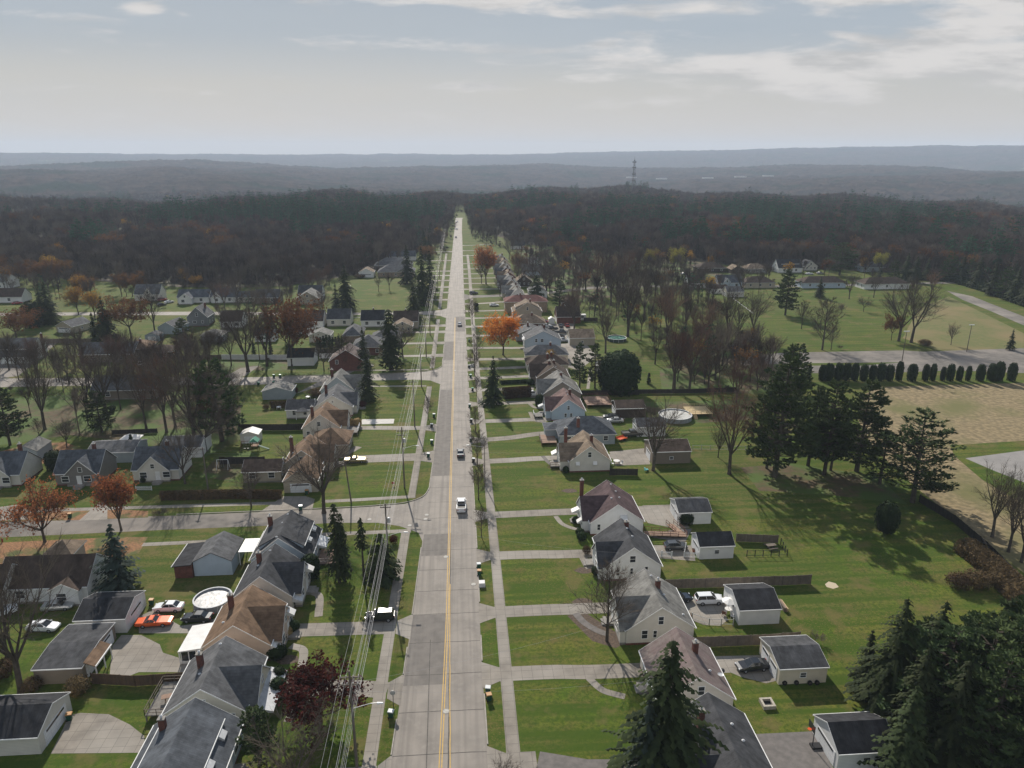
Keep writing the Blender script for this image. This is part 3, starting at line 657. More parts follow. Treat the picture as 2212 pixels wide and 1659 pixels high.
def proto(key, H, pair, one=False):
    """a prototype: (height, meshes)"""
    T, Cn = pair; H = max(p[2] for p in Cn.v)
    PROTO[key] = (H, [('trunk', T.mesh('trunk_'+key))]+([] if Cn is T else [('crown', Cn.mesh('crown_'+key))]))
for k in range(4): proto('vase%d' % k, 16, hard_tree(100+k, 16, 'vase', nl=6))
for k in range(2): proto('round%d' % k, 14, hard_tree(120+k, 14, 'round', nl=8))
for k in range(2): proto('red%d' % k, 15, hard_tree(130+k, 15, 'vase', twig=TWIG_RED, leafm=OAK, nleaf=350, ls=.10))
for k in range(2): proto('young%d' % k, 9, hard_tree(140+k, 9, 'leader', depth=4, twr=.015))
proto('orange0', 13, hard_tree(150, 13, 'round', leafm=ORANGE, nleaf=7500, ls=.19, nl=9, trunkf=.20))
proto('rust0', 10, hard_tree(151, 10, 'round', leafm=RUST, nleaf=3600, ls=.13, nl=8, trunkf=.2))
proto('rust1', 10, hard_tree(152, 10, 'vase', leafm=RUST, nleaf=5200, ls=.15, nl=8, trunkf=.2))
proto('gold0', 14, hard_tree(153, 14, 'vase', leafm=GOLD, nleaf=3200, ls=.2))
proto('oak0', 14, hard_tree(154, 14, 'round', leafm=OAK, nleaf=5200, ls=.2))
proto('yel0', 12, hard_tree(155, 12, 'round', leafm=YELG, nleaf=4200, ls=.2))
proto('burg0', 5.5, hard_tree(156, 5.5, 'round', leafm=BURG, nleaf=5200, ls=.10, trunkf=.12, nl=8, twr=.012))
for k in range(3): proto('spruce%d' % k, 14, spruce_tree_mb(200+k, 14, [3.2, 2.7, 3.8][k], SPR, dens=1.15, rag=.2))
proto('norway0', 19, spruce_tree_mb(210, 19, 5.3, SPR, drop=.42, z0=.03, dens=1.05, power=.72, rag=.40, gap=.08))
proto('norway1', 14, spruce_tree_mb(211, 14, 2.0, SPR, drop=.7, z0=.10, power=.45, gap=.05, dens=1.25))
proto('blue0', 12, spruce_tree_mb(212, 12, 3.0, BLUE, drop=.05, z0=.04, rag=.25, dens=1.15))
proto('scrag0', 14, spruce_tree_mb(213, 14, 1.6, SPR, drop=.45, z0=.56, power=.8, gap=.25))
for k in range(3): proto('pine%d' % k, 19, pine_tree_mb(220+k, 19, [5.8, 4.9, 6.4][k], z0=.14, dens=1.28))
proto('pine3', 14, pine_tree_mb(224, 14, 3.6, z0=.12, dens=1.1))
proto('yew0', 8, spruce_tree_mb(230, 8, 3.2, SPR, z0=.02, power=.5, drop=.2, dens=1.25))
def shrubproto(key, H, Cn): PROTO[key] = (H, [('crown', Cn.mesh('crown_'+key))])
shrubproto('ball0', 2.0, shrub_mb(240, 1.1, 1.0)); shrubproto('arb0', 4.0, shrub_mb(241, 1.7, 2.0, n=1500, s=.16, pw=.6, flat=1))
shrubproto('arb1', 4.0, shrub_mb(245, 1.3, 2.0, n=1300, s=.16, pw=.7, flat=1)); shrubproto('cone0', 4.0, spruce_tree_mb(242, 4, .75, BOX, z0=.0, power=.6, drop=.1, dens=1.6, one=True)[0])
shrubproto('bigarb0', 9.0, shrub_mb(243, 3.6, 4.5, n=4200, s=.26, pw=.75, flat=1))
shrubproto('brown0', 2.0, shrub_mb(244, 1.5, 1.0, BROWNB, n=1900, s=.10, core=False, fill=True)); shrubproto('straw0', 1.8, shrub_mb(246, 1.0, .9, STRAW, n=600, s=.16, pw=.6))
shrubproto('twiggy0', 2.4, hard_tree(247, 2.4, 'round', trunkf=.05, nl=9, twr=.012, depth=3)[1])
shrubproto('redsh0', 2.0, shrub_mb(248, 1.1, 1.0, BURG, n=900, s=.11, core=False, fill=True))
random.seed(77)
NAME = dict(vase='bare_tree', round='bare_tree', red='bare_tree', young='young_tree', orange='maple_tree', rust='maple_tree', gold='maple_tree', oak='oak_tree', yel='maple_tree', burg='maple_tree',
            spruce='spruce_tree', norway='spruce_tree', blue='spruce_tree', scrag='spruce_tree', pine='pine_tree', yew='yew_tree', ball='shrub', arb='shrub', cone='shrub', bigarb='cedar_tree', brown='shrub', straw='grass_clump', twiggy='shrub', redsh='shrub')
CAT = dict(bare_tree='tree', young_tree='tree', maple_tree='tree', oak_tree='tree', spruce_tree='tree', pine_tree='tree', yew_tree='tree', shrub='shrub', cedar_tree='tree', grass_clump='grass clump')
def plant(key, x, y, H, label, group=None, rz=None, wx=1.0, z=0.0):
    h0, parts = PROTO[key]; s = H/h0; nm = NAME[key.rstrip('0123456789')]; rz = U(0, 6.28) if rz is None else rz
    if len(parts) == 1:
        o = obj(nm, parts[0][1], None, (x, y, z), rz); o.scale = (s*wx, s*wx, s); return tag(o, label, CAT[nm], group)
    t = thing(nm, label, CAT[nm], (x, y, z), rz, group); t.scale = (s*wx, s*wx, s)
    for pn, me in parts: obj(pn, me, t)
    return t
def tree_px(key, u, v, v2, label, group=None, wx=1.0, H=None):
    x, y = at(u, v); return plant(key, x, y, H or height_of(u, v, v2), label, group, wx=wx)
# ------------------------------------------------------------ building materials
def siding(n, c, h=.22): return sub(mk('siding_'+n, c, tuple(v*.86 for v in c), .6, .75, 6, .3, .75), 'x', rot=RX, w=60, h=h, ms=.018, mortar=.72, var=1.0)
SID = dict(white=siding('white', (.74,.74,.73)), cream=siding('cream', (.66,.60,.49)), pink=siding('pink', (.60,.47,.39)), warm=siding('warm', (.66,.61,.54)), offwhite=siding('offwhite', (.64,.61,.55)),
           lblue=siding('lblue', (.44,.52,.60)), blue=siding('blue', (.15,.22,.29)), grey=siding('grey', (.20,.19,.18)), greyblue=siding('greyblue', (.33,.38,.41)), slate=siding('slate', (.17,.18,.19)), tan=siding('tan', (.42,.37,.29)),
           darkbrown=siding('darkbrown', (.055,.04,.033)), tanbrown=siding('tanbrown', (.24,.20,.16)), green=siding('green', (.30,.33,.28)))
BRICK = sub(mk('brick', (.155,.062,.045), (.10,.042,.034), 1.2, .9), 'x', rot=RX, w=.4, h=.16, ms=.02, mortar=1.25, var=.8)
SID['brick'] = BRICK
TANBRICK = sub(mk('tan_brick', (.30,.23,.17), (.22,.17,.13), 1.2, .9), 'x', rot=RX, w=.4, h=.16, ms=.02, mortar=1.2, var=.85); SID['tanbrick'] = TANBRICK
def roofm(n, c, c2=None): return sub(mk('shingles_'+n, c, c2 or tuple(v*.62 for v in c), 1.1, .9, 8, .35, .66, spec=.12, c3=tuple(v*1.3 for v in c), scale3=.45, lo3=.48, hi3=.7, bump=.35), 'x', w=.9, h=.28, ms=.02, mortar=.72, var=.80)
ROOF = dict(black=roofm('black', (.040,.041,.046)), char=roofm('char', (.075,.077,.083)), grey=roofm('grey', (.135,.137,.142)), lgrey=roofm('lgrey', (.22,.215,.20)), mauve=roofm('mauve', (.165,.125,.12), (.22,.185,.17)),
            plum=roofm('plum', (.105,.072,.075)), brown=roofm('brown', (.205,.135,.088)), dbrown=roofm('dbrown', (.085,.062,.05)), tan=roofm('tan', (.235,.18,.13)), rose=roofm('rose', (.19,.125,.115)), slate=roofm('slate', (.105,.115,.13)), red=roofm('red', (.16,.07,.062)))
TRIM = mk('white_trim', (.78,.78,.77), (.68,.68,.66), 1); DTRIM = mk('dark_trim', (.06,.05,.045)); GLASS = mk('window_glass', (.03,.034,.04), rough=.12, spec=.6)
METAL = mk('aluminium', (.58,.59,.60), (.48,.49,.50), 2, .75); WMET = mk('white_metal_roof', (.72,.71,.69), (.62,.61,.59), .8, .5); FOUND = mk('foundation', (.28,.26,.24), (.2,.19,.17), 1.5)
BLACKP = mk('black_paint', (.02,.02,.022), rough=.5); WOODF = sub(mk('fence_wood', (.20,.165,.13), (.14,.115,.095), 1.2, .9), 'x', rot=RX, w=.16, h=9, ms=.012, mortar=.45, var=.8, off=0)
WOODB = sub(mk('brown_fence_wood', (.15,.095,.06), (.11,.075,.05), 1.2, .9), 'x', rot=RX, w=.16, h=9, ms=.012, mortar=.45, var=.8, off=0)
WHITEF = mk('white_vinyl', (.75,.76,.77), (.66,.67,.69), 1); DARKF = sub(mk('dark_fence_wood', (.045,.038,.033), (.03,.026,.024), 2, .9), 'x', rot=RX, w=.16, h=9, ms=.012, mortar=.5, var=.8, off=0)
DECK = mk('deck_boards', (.30,.20,.145), (.23,.155,.115), 2.5, .9); GDECK = mk('grey_deck_boards', (.20,.185,.165), (.14,.13,.118), 2.5, .9); RAIL = mk('brown_railing', (.15,.07,.045)); NEWWOOD = mk('new_lumber', (.52,.40,.22), (.42,.32,.18), 2)
SHUT = mk('shutters', (.03,.035,.035)); GDOOR = sub(mk('garage_door_paint', (.70,.71,.72)), 'x', rot=RX, w=1.2, h=.55, ms=.03, mortar=.72, var=1, off=0)
def slab(mb, p0, p1, p2, p3, th, mat):
    """roof slab: four corners of its upper face, thickened downwards"""
    d = (0, 0, -th); lo = [tuple(a+b for a, b in zip(p, d)) for p in (p0, p1, p2, p3)]; mb.hexa(lo+[p0, p1, p2, p3], mat)
def window(par, x, y, z, w, h, ax='y', s=-1, frame=TRIM, shut=False, mull=True):
    """frame part with its pane as sub-part; ax: wall normal axis, s: outward sign"""
    f = MB(); g = MB(); t = .09
    def bx(m, a0, a1, z0, z1, d0, d1, mat):
        if ax == 'y': m.box(a0, a1, *sorted((y+s*d0, y+s*d1)), z0, z1, mat)
        else: m.box(*sorted((x+s*d0, x+s*d1)), a0, a1, z0, z1, mat)
    c = x if ax == 'y' else y
    bx(f, c-w/2-t, c-w/2, z-t, z+h+t, .0, .07, frame); bx(f, c+w/2, c+w/2+t, z-t, z+h+t, .0, .07, frame)
    bx(f, c-w/2, c+w/2, z+h, z+h+t, .0, .07, frame); bx(f, c-w/2, c+w/2, z-t, z, .0, .09, frame)
    if mull: bx(f, c-w/2, c+w/2, z+h/2-.03, z+h/2+.03, .034, .06, frame)
    if shut:
        for q in (-1, 1): bx(f, *sorted((c+q*(w/2+t+.03), c+q*(w/2+t+.42))), z-.05, z+h+.05, 0, .05, SHUT)
    bx(g, c-w/2, c+w/2, z, z+h, .005, .03, GLASS)
    fo = obj('window', f, par); obj('pane', g, fo); return fo
def awning(par, x, y, z, w, d, mat, ax='y', s=-1, h=.7):
    """sloping metal awning with closed cheeks"""
    mb = MB(); a = [(-w/2, 0, z+h), (w/2, 0, z+h), (w/2, d, z), (-w/2, d, z)]
    def T(p): return (x+p[0], y+s*p[1], p[2]) if ax == 'y' else (x+s*p[1], y+p[0], p[2])
    q = [T(p) for p in a]; lo = [(p[0], p[1], p[2]-.05) for p in q]; mb.hexa(lo+q, mat)
    for sx in (-1, 1):
        c = [T((sx*w/2, 0.02, z+h-.06)), T((sx*w/2, d, z-.06)), T((sx*w/2, d, z-.25)), T((sx*w/2, .02, z-.1))]; mb.face(c, mat)
    return obj('awning', mb, par)
def chimney(par, x, y, z0, z1, w=.75, d=.6, mat=BRICK):
    mb = MB(); mb.box(x-w/2, x+w/2, y-d/2, y+d/2, z0, z1, mat); mb.box(x-w/2-.06, x+w/2+.06, y-d/2-.06, y+d/2+.06, z1, z1+.14, FOUND)
    mb.lathe([(.13, 0), (.13, .3), (.2, .32), (.05, .42)], 8, METAL, (x, y, z1+.14)); return obj('chimney', mb, par)
def house(label, x, y, w, D, e, a, wall='white', roof='grey', rz=0.0, s=-1, oh=.22, wing=None, dormer=None, ext=None, chim=(), vents=(), wins='std', awn=(), porch=True, name='house', cat='house', detail=2, steps=True, gwall=None, trimm=TRIM, group=None, found=True, slopeL=None):
    """gable house: local origin at the middle of the end wall nearest the camera, ridge along +Y. s: side of the street front."""
    t = thing(name, label, cat, (x, y, 0), rz, group); wm = SID[wall]; rm = ROOF[roof]; hw = w/2; sl = (a-e)/hw
    m = MB(); m.prism([(-hw, .35 if found else 0), (hw, .35 if found else 0), (hw, e), (0, a-.02), (-hw, e)], 'y', 0, D, wm)
    if wing:
        ya, yb, p, ra = wing; c = (ya+yb)/2; X = s*(hw+p)
        m.prism([(ya, .35), (yb, .35), (yb, e-.01), (c, ra-.03), (ya, e-.01)], 'x', *sorted((0, X)), wm)
    if dormer:      # shed dormer on the street side (or both): (y0, y1, wall height above eave, x inset, sides)
        for sd in dormer[4]:
            y0, y1, hh, ins, _ = dormer; xi = hw-ins
            m.prism([(0.02, e), (sd*xi, e), (sd*xi, e+hh), (0.02, a-.06)] if sd > 0 else [(0.0, e), (0.0, a-.06), (sd*xi, e+hh), (sd*xi, e)], 'y', y0, y1, wm)
    obj('wall', m, t)
    if found:
        f = MB(); f.box(-hw-.01, hw+.01, -.01, D+.01, -.1, .35, BRICK if detail > 1 else FOUND)
        if wing: f.box(*sorted((s*(hw-.1), s*(hw+wing[2]+.01))), wing[0]-.01, wing[1]+.01, -.1, .35, FOUND)
        obj('foundation', f, t)
    r = MB(); tp = .16; k = sl*oh
    for q in (-1, 1):
        r0 = [(0, -oh, a+tp), (0, D+oh, a+tp), (q*(hw+oh), D+oh, e-k+tp), (q*(hw+oh), -oh, e-k+tp)]
        slab(r, *(r0 if q < 0 else r0[::-1]), .15, rm)
    if wing:
        ya, yb, p, ra = wing; c = (ya+yb)/2; X = s*(hw+p+oh); ws = (ra-e)/((yb-ya)/2); o2 = .3; xi = s*.02
        for q in (-1, 1):
            ye = c+q*((yb-ya)/2+o2); ze = e-ws*o2+tp-.012
            P = [(xi, c, ra+tp-.012), (X, c, ra+tp-.012), (X, ye, ze), (xi, ye, ze)]
            # clip the wing's slopes where they run under the main slope
            xm = s*max(0.02, (a-e)/sl*0+hw*(a-ra)/(a-e)-.05); P[0] = (xm, c, ra+tp-.012); P[3] = (s*(hw-.05), ye, ze)
            slab(r, *P, .14, rm)
    if dormer:
        y0, y1, hh, ins, sds = dormer
        for sd in sds:
            xi = hw-ins+.35; z1 = e+hh-.02; P = [(0, y0-.25, a+tp+.02), (0, y1+.25, a+tp+.02), (sd*xi, y1+.25, z1+tp), (sd*xi, y0-.25, z1+tp)]; slab(r, *(P if sd < 0 else P[::-1]), .15, rm)
    ro = obj('roof', r, t)
    if detail:
        tr = MB()
        for q in (-1, 1):
            for yy in (-oh-.03, D+oh):
                P = [(0, yy, a+tp+.01), (q*(hw+oh), yy, e-k+tp+.01)]
                tr.hexa([(P[0][0], yy, P[0][2]-.14), (P[1][0], yy, P[1][2]-.14), (P[1][0], yy+.03, P[1][2]-.14), (P[0][0], yy+.03, P[0][2]-.14), (P[0][0], yy, P[0][2]), (P[1][0], yy, P[1][2]), (P[1][0], yy+.03, P[1][2]), (P[0][0], yy+.03, P[0][2])], trimm)
            tr.box(*sorted((q*(hw+oh), q*(hw+oh+.12))), -oh, D+oh, e-k-.02, e-k+.14, trimm)
        if wing:
            ya, yb, p, ra = wing; c = (ya+yb)/2; X = s*(hw+p+oh); ws = (ra-e)/((yb-ya)/2)
            for q in (-1, 1):
                ye = c+q*((yb-ya)/2+.3); ze = e-ws*.3+tp
                tr.hexa([(X, c, ra+tp-.2), (X, ye, ze-.2), (X+s*.03, ye, ze-.2), (X+s*.03, c, ra+tp-.2), (X, c, ra+tp), (X, ye, ze), (X+s*.03, ye, ze), (X+s*.03, c, ra+tp)], trimm)
        if dormer:
            y0, y1, hh, ins, sds = dormer
            for sd in sds: xi = hw-ins+.35; tr.box(*sorted((sd*xi, sd*(xi+.1))), y0-.25, y1+.25, e+hh-.04, e+hh+.14, trimm)
        obj('trim', tr, t)
    for cx, cy, top, *rest in chim: chimney(ro, cx, cy, max(.0, a-sl*abs(cx)-.4) if not rest else 0, top)
    if vents:
        for vx, vy in vents:
            v = MB(); zz = a+tp-sl*abs(vx); v.lathe([(.13, -.1), (.13, .12), (.22, .15), (.05, .26)], 8, METAL, (vx, vy, zz)); obj('roof_vent', v, ro)
    if wins == 'std':
        wins = [(0, e+.75, .85, 1.2), (-hw*.55, 1.2, .7, 1.2), (hw*.05, 1.4, .6, .9), (hw*.62, 1.2, .8, 1.2)]
    for wx, wz, ww, wh in (wins if detail else ()): window(t, wx, 0, wz, ww, wh)
    if detail:
        X = s*hw
        for yy in (D*.25, D*.75):
            if wing and wing[0]-.5 < yy < wing[1]+.5: window(t, s*(hw+wing[2]), yy, 1.15, 1.5, 1.3, 'x', s)
            else: window(t, X, yy, 1.15, 1.3, 1.3, 'x', s)
        for yy in (D*.3, D*.7): window(t, -X, yy, 1.2, .9, 1.2, 'x', -s)
        if wing and wing[3] > e+2: window(t, s*(hw+wing[2]), (wing[0]+wing[1])/2, e+.5, .8, 1.0, 'x', s)
        if dormer:
            for sd in dormer[4]:
                for f_ in (.25, .75): window(t, sd*(hw-dormer[3]), dormer[0]+(dormer[1]-dormer[0])*f_, e+.35, .9, max(.6, dormer[2]-.55), 'x', sd)
    if steps and detail:
        dm = MB(); yy = D*.56; X = s*(hw+(wing[2] if wing and wing[0] < yy < wing[1] else 0)); dm.box(*sorted((X, X+s*.06)), yy-.5, yy+.5, .5, 2.55, TRIM); do = obj('door', dm, t)
        hd = MB(); hd.box(*sorted((X+s*.06, X+s*.12)), yy+.32, yy+.4, 1.45, 1.55, METAL); obj('handle', hd, do)
        st = MB(); st.box(*sorted((X, X+s*1.4)), yy-1, yy+1, 0, .45, FOUND); st.box(*sorted((X+s*1.4, X+s*1.8)), yy-.8, yy+.8, 0, .22, FOUND); obj('front_steps', st, t)
    for ax_ in awn: awning(t, *ax_)
    return t
def garage(label, x, y, w, D, e, a, wall='white', roof='black', rz=-pi/2, doors=1, sidewin=True, detail=1, frontroof=None, name='garage', cat='garage', group=None, dw=None):
    t = house(label, x, y, w, D, e, a, wall, roof, rz, wins=(), steps=False, name=name, cat=cat, detail=0, found=False, group=group, oh=.15)
    if detail:
        tr = MB(); oh = .15; sl = (a-e)/(w/2); k = sl*oh
        for q in (-1, 1):
            for yy in (-oh-.03, D+oh): tr.hexa([(0, yy, a+.03), (q*(w/2+oh), yy, e-k+.03), (q*(w/2+oh), yy+.03, e-k+.03), (0, yy+.03, a+.03), (0, yy, a+.17), (q*(w/2+oh), yy, e-k+.17), (q*(w/2+oh), yy+.03, e-k+.17), (0, yy+.03, a+.17)], TRIM)
            tr.box(*sorted((q*(w/2+oh), q*(w/2+oh+.1))), -oh, D+oh, e-k-.02, e-k+.14, TRIM)
        obj('trim', tr, t)
    dw = dw or (w-1.6)/max(1, doors)-.2
    for i in range(doors):
        c = (i-(doors-1)/2)*(w-1.2)/doors; g = MB(); g.box(c-dw/2, c+dw/2, -.05, .02, 0, 2.15, GDOOR)
        for zz in (.5, 1.05, 1.6): g.box(c-dw/2, c+dw/2, -.065, -.05, zz-.02, zz+.02, TRIM)
        go = obj('garage_door', g, t); gw = MB(); gw.box(c-dw*.4, c+dw*.4, -.075, -.05, 1.68, 1.98, GLASS); obj('pane', gw, go)
    if sidewin:
        window(t, w/2, D*.5, 1.1, .8, .7, 'x', 1); window(t, -w/2, D*.5, 1.1, .8, .7, 'x', -1)
    return t
def hip(label, x, y, w, D, e, a, wall, roof, rz=0, chim=(), detail=1, name='house', cat='house', group=None, found=.3, wins=3, door=True):
    """hip-roofed building centred on x, front wall at y"""
    t = thing(name, label, cat, (x, y, 0), rz, group); m = MB(); m.box(-w/2, w/2, 0, D, .0, e-.17, SID[wall]); obj('wall', m, t)
    r = MB(); o = .45; h = min(w, D)/2+o; X = w/2+o; Y0 = -o; Y1 = D+o; rm = ROOF[roof]
    if w >= D: A = (-X+h, (Y0+Y1)/2, a); B = (X-h, (Y0+Y1)/2, a)
    else: A = (0, Y0+h, a); B = (0, Y1-h, a)
    c = [(-X, Y0, e), (X, Y0, e), (X, Y1, e), (-X, Y1, e)]; lo = [(p[0], p[1], e-.16) for p in c]
    if w >= D: F = [(0, 1, 5, 4), (1, 2, 5), (2, 3, 4, 5), (3, 0, 4)]
    else: F = [(0, 1, 4), (1, 2, 5, 4), (2, 3, 5), (3, 0, 4, 5)]
    r.add(c+[A, B], F, rm); r.add(c+lo, [(0, 4, 5, 1), (1, 5, 6, 2), (2, 6, 7, 3), (3, 7, 4, 0), (4, 7, 6, 5)], TRIM); ro = obj('roof', r, t)
    for cx, cy, top in chim: chimney(ro, cx, cy, e, top)
    if detail:
        for i in range(wins): window(t, -w/2+w*(i+.5)/wins, 0, 1.1, 1.1, 1.2)
        for sd in (-1, 1):
            for q in (.3, .7): window(t, sd*w/2, D*q, 1.1, 1.0, 1.2, 'x', sd)
    return t
def shed(label, x, y, w, D, e, a, wall, roof, rz=0, name='shed', group=None):
    t = thing(name, label, name, (x, y, 0), rz, group); m = MB(); m.prism([(-w/2, 0), (w/2, 0), (w/2, e), (0, a-.02), (-w/2, e)], 'y', 0, D, SID[wall]); obj('wall', m, t)
    r = MB(); o = .15; sl = (a-e)/(w/2); rm = ROOF[roof] if roof in ROOF else WMET
    for q in (-1, 1): P = [(0, -o, a+.08), (0, D+o, a+.08), (q*(w/2+o), D+o, e-sl*o+.08), (q*(w/2+o), -o, e-sl*o+.08)]; slab(r, *(P if q < 0 else P[::-1]), .07, rm)
    obj('roof', r, t); d = MB(); d.box(-w*.28, w*.28, -.04, .02, 0, min(e-.1, 1.9), TRIM); d.box(-.015, .015, -.06, -.04, 0, min(e-.1, 1.9), DTRIM); obj('door', d, t); return t
# ------------------------------------------------------------ vehicles
TYRE = mk('tyre_rubber', (.015,.015,.016), rough=.9); RIM = mk('wheel_rim', (.45,.46,.48), rough=.3, metal=.7); CGLASS = mk('car_glass', (.018,.022,.026), rough=.06, spec=.8)
LAMP = mk('headlamp', (.75,.77,.8), rough=.15); TAIL = mk('tail_lamp', (.35,.01,.01), rough=.25); PLAST = mk('black_plastic', (.02,.02,.02), rough=.6)
def paint(n, c, metal=.35): return mk('car_paint_'+n, c, rough=.28, metal=metal, coat=.8, spec=.5)
PAINT = dict(white=paint('white', (.75,.76,.77), 0), black=paint('black', (.012,.014,.018)), silver=paint('silver', (.42,.43,.44), .6), grey=paint('grey', (.085,.09,.095), .5), orange=paint('orange', (.75,.11,.012), .1), blue=paint('blue', (.02,.04,.09)), gold=paint('gold', (.33,.26,.13), .5), red=paint('red', (.28,.015,.015), .2), beige=paint('beige', (.40,.37,.31), .4), navy=paint('navy', (.014,.022,.04)))
CARS = {}
CT = dict(  # half length, half width, stations of the lower body (x, z_low, z_top), greenhouse (x_base0, x_top0, x_top1, x_base1), belt height, roof height, wheelbase half
    sedan=(2.40, .90, [(-2.4,.45,.78),(-2.25,.28,1.0),(-1.5,.22,1.02),(1.0,.22,.96),(1.9,.24,.84),(2.3,.3,.70),(2.4,.42,.6)], (-1.75,-1.0,.25,1.05), .98, 1.45, 1.38),
    suv=(2.35, .94, [(-2.35,.5,.9),(-2.3,.35,1.1),(-1.5,.28,1.12),(1.1,.28,1.08),(2.0,.3,1.0),(2.28,.35,.85),(2.35,.5,.7)], (-2.22,-1.95,.35,1.15), 1.10, 1.72, 1.36),
    hatch=(2.18, .90, [(-2.18,.45,.85),(-2.1,.3,1.02),(-1.4,.24,1.04),(1.0,.24,.98),(1.75,.26,.88),(2.1,.3,.74),(2.18,.42,.62)], (-2.02,-1.45,.2,1.1), 1.0, 1.50, 1.30),
    coupe=(2.75, .97, [(-2.75,.4,.72),(-2.65,.3,.88),(-1.6,.26,.92),(.9,.26,.92),(2.3,.28,.86),(2.68,.32,.76),(2.75,.42,.62)], (-1.55,-.75,.0,.62), .90, 1.33, 1.50),
    pickup=(2.95, 1.0, [(-2.95,.55,1.15),(-2.9,.4,1.22),(-1.0,.38,1.22),(1.2,.38,1.18),(2.5,.4,1.12),(2.88,.45,.95),(2.95,.55,.8)], (-.95,-.8,.55,1.25), 1.18, 1.92, 1.85))
def car_proto(kind, pn):
    HL, HW, ST, (a0, a1, a2, a3), belt, top, wb = CT[kind]; p = PAINT[pn]; t = thing('car', 'car', 'car')
    b = MB(); n = 8; vs = []
    for x, z0, z1 in ST:
        e = .86 if abs(x) > HL-.15 else (.96 if abs(x) > HL-.5 else 1); w = HW*e; zm = z0+(z1-z0)*.55
        vs += [(x, -w*.90, z0), (x, -w, z0+.1), (x, -w, zm), (x, -w*.90, z1), (x, w*.90, z1), (x, w, zm), (x, w, z0+.1), (x, w*.90, z0)]
    fs = [(i*n+j, i*n+(j+1) % n, (i+1)*n+(j+1) % n, (i+1)*n+j) for i in range(len(ST)-1) for j in range(n)]+[tuple(range(n-1, -1, -1)), tuple((len(ST)-1)*n+j for j in range(n))]
    b.add(vs, fs, p); W0 = HW*.89; W1 = HW*.70
    b.hexa([(a1, -W1, top-.06), (a2, -W1, top-.06), (a2, W1, top-.06), (a1, W1, top-.06), (a1+.08, -W1+.06, top), (a2-.08, -W1+.06, top), (a2-.08, W1-.06, top), (a1+.08, W1-.06, top)], p)
    for sx in (-1, 1):     # pillars
        for (xb, xt) in ((a0, a1), ((a0+a3)/2-.1, (a1+a2)/2), (a3, a2)):
            b.tube((xb, sx*(W0+.005), belt-.05), (xt, sx*(W1+.005), top-.04), .045, .04, 4, p)
    if kind == 'pickup':
        b.box(-2.80, -1.05, -.80, .80, 1.221, 1.226, PLAST)
        for yy in (-.95, .95): b.box(-2.9, -1.0, yy-.05, yy+.05, 1.2, 1.34, p)
        b.box(-2.93, -2.83, -.95, .95, 1.2, 1.34, p)
    bo = obj('body', b, t, smooth=False)
    g = MB(); g.hexa([(a0, -W0, belt-.03), (a3, -W0, belt-.03), (a3, W0, belt-.03), (a0, W0, belt-.03), (a1, -W1, top-.061), (a2, -W1, top-.061), (a2, W1, top-.061), (a1, W1, top-.061)], CGLASS); obj('window', g, t)
    for sx in (-1, 1):
        for fx in (-1, 1):
            R = .36 if kind in ('suv', 'pickup') else .32; w = MB(); w.tube((0, -.11, 0), (0, .11, 0), R, R, 14, TYRE, True); wo = obj('wheel', w, t, (fx*wb, sx*(HW-.10), R))
            r = MB(); r.tube((0, sx*.10, 0), (0, sx*.125, 0), R*.6, R*.55, 10, RIM, True); obj('rim', r, wo)
        for x, z, nm, mt in ((HL-.10, .68 if kind not in ('suv', 'pickup') else .88, 'headlight', LAMP), (-HL+.04, .82 if kind not in ('suv', 'pickup') else 1.0, 'taillight', TAIL)):
            h = MB(); yy = sorted((sx*HW*.55, sx*HW*.84)); h.box(x-.05, x+.07 if x > 0 else x+.03, yy[0], yy[1], z-.09, z+.07, mt); obj(nm, h, t)
    mr = MB()
    for sx in (-1, 1): mr.box(a3-.35, a3-.17, *sorted((sx*W0, sx*(W0+.24))), belt+.0, belt+.15, p)
    obj('mirrors', mr, t); return t
def car(kind, pn, x, y, rz, label, name=None, group=None):
    k = (kind, pn); nm = {'suv': 'suv', 'pickup': 'pickup_truck'}.get(kind, 'parked_car') if not name else name; cat = {'suv': 'car', 'pickup': 'pickup truck'}.get(kind, 'car')
    if k not in CARS: t = CARS[k] = car_proto(kind, pn); t.location = (x, y, .03); t.rotation_euler.z = rz
    else: t = dup(CARS[k], (x, y, .03), rz)
    t.name = nm; return tag(t, label, cat, group)
# ------------------------------------------------------------ small things
GREENB = mk('bin_green', (.015,.075,.045), rough=.5); LID = mk('bin_lid_grey', (.6,.62,.62), rough=.35); LIDB = mk('bin_lid_brown', (.42,.22,.08), rough=.5); LIDG = mk('bin_lid_green', (.05,.25,.17), rough=.4)
BINP = {}
def bin_(x, y, label, lid='grey', body='green', rz=0, group='wheeled bins along the kerb'):
    k = (lid, body)
    if k not in BINP:
        t = thing('wheelie_bin', label, 'bin', (x, y, 0), rz, group); b = MB(); bm_ = GREENB if body == 'green' else PLAST
        b.hexa([(-.24, -.26, .06), (.24, -.26, .06), (.24, .26, .06), (-.24, .26, .06), (-.33, -.36, 1.0), (.33, -.36, 1.0), (.33, .36, 1.0), (-.33, .36, 1.0)], bm_); obj('body', b, t)
        l = MB(); l.hexa([(-.36, -.40, 1.0), (.36, -.40, 1.0), (.36, .40, 1.0), (-.36, .40, 1.0), (-.32, -.34, 1.09), (.32, -.34, 1.09), (.32, .36, 1.12), (-.32, .36, 1.12)], {'grey': LID, 'brown': LIDB, 'green': LIDG}[lid]); obj('lid', l, t)
        for sx in (-1, 1): w = MB(); w.tube((sx*.27, .28, .13), (sx*.33, .28, .13), .13, .13, 10, TYRE, True); obj('wheel', w, t)
        BINP[k] = t; return t
    return dup(BINP[k], (x, y, 0), rz, label, 1, group)
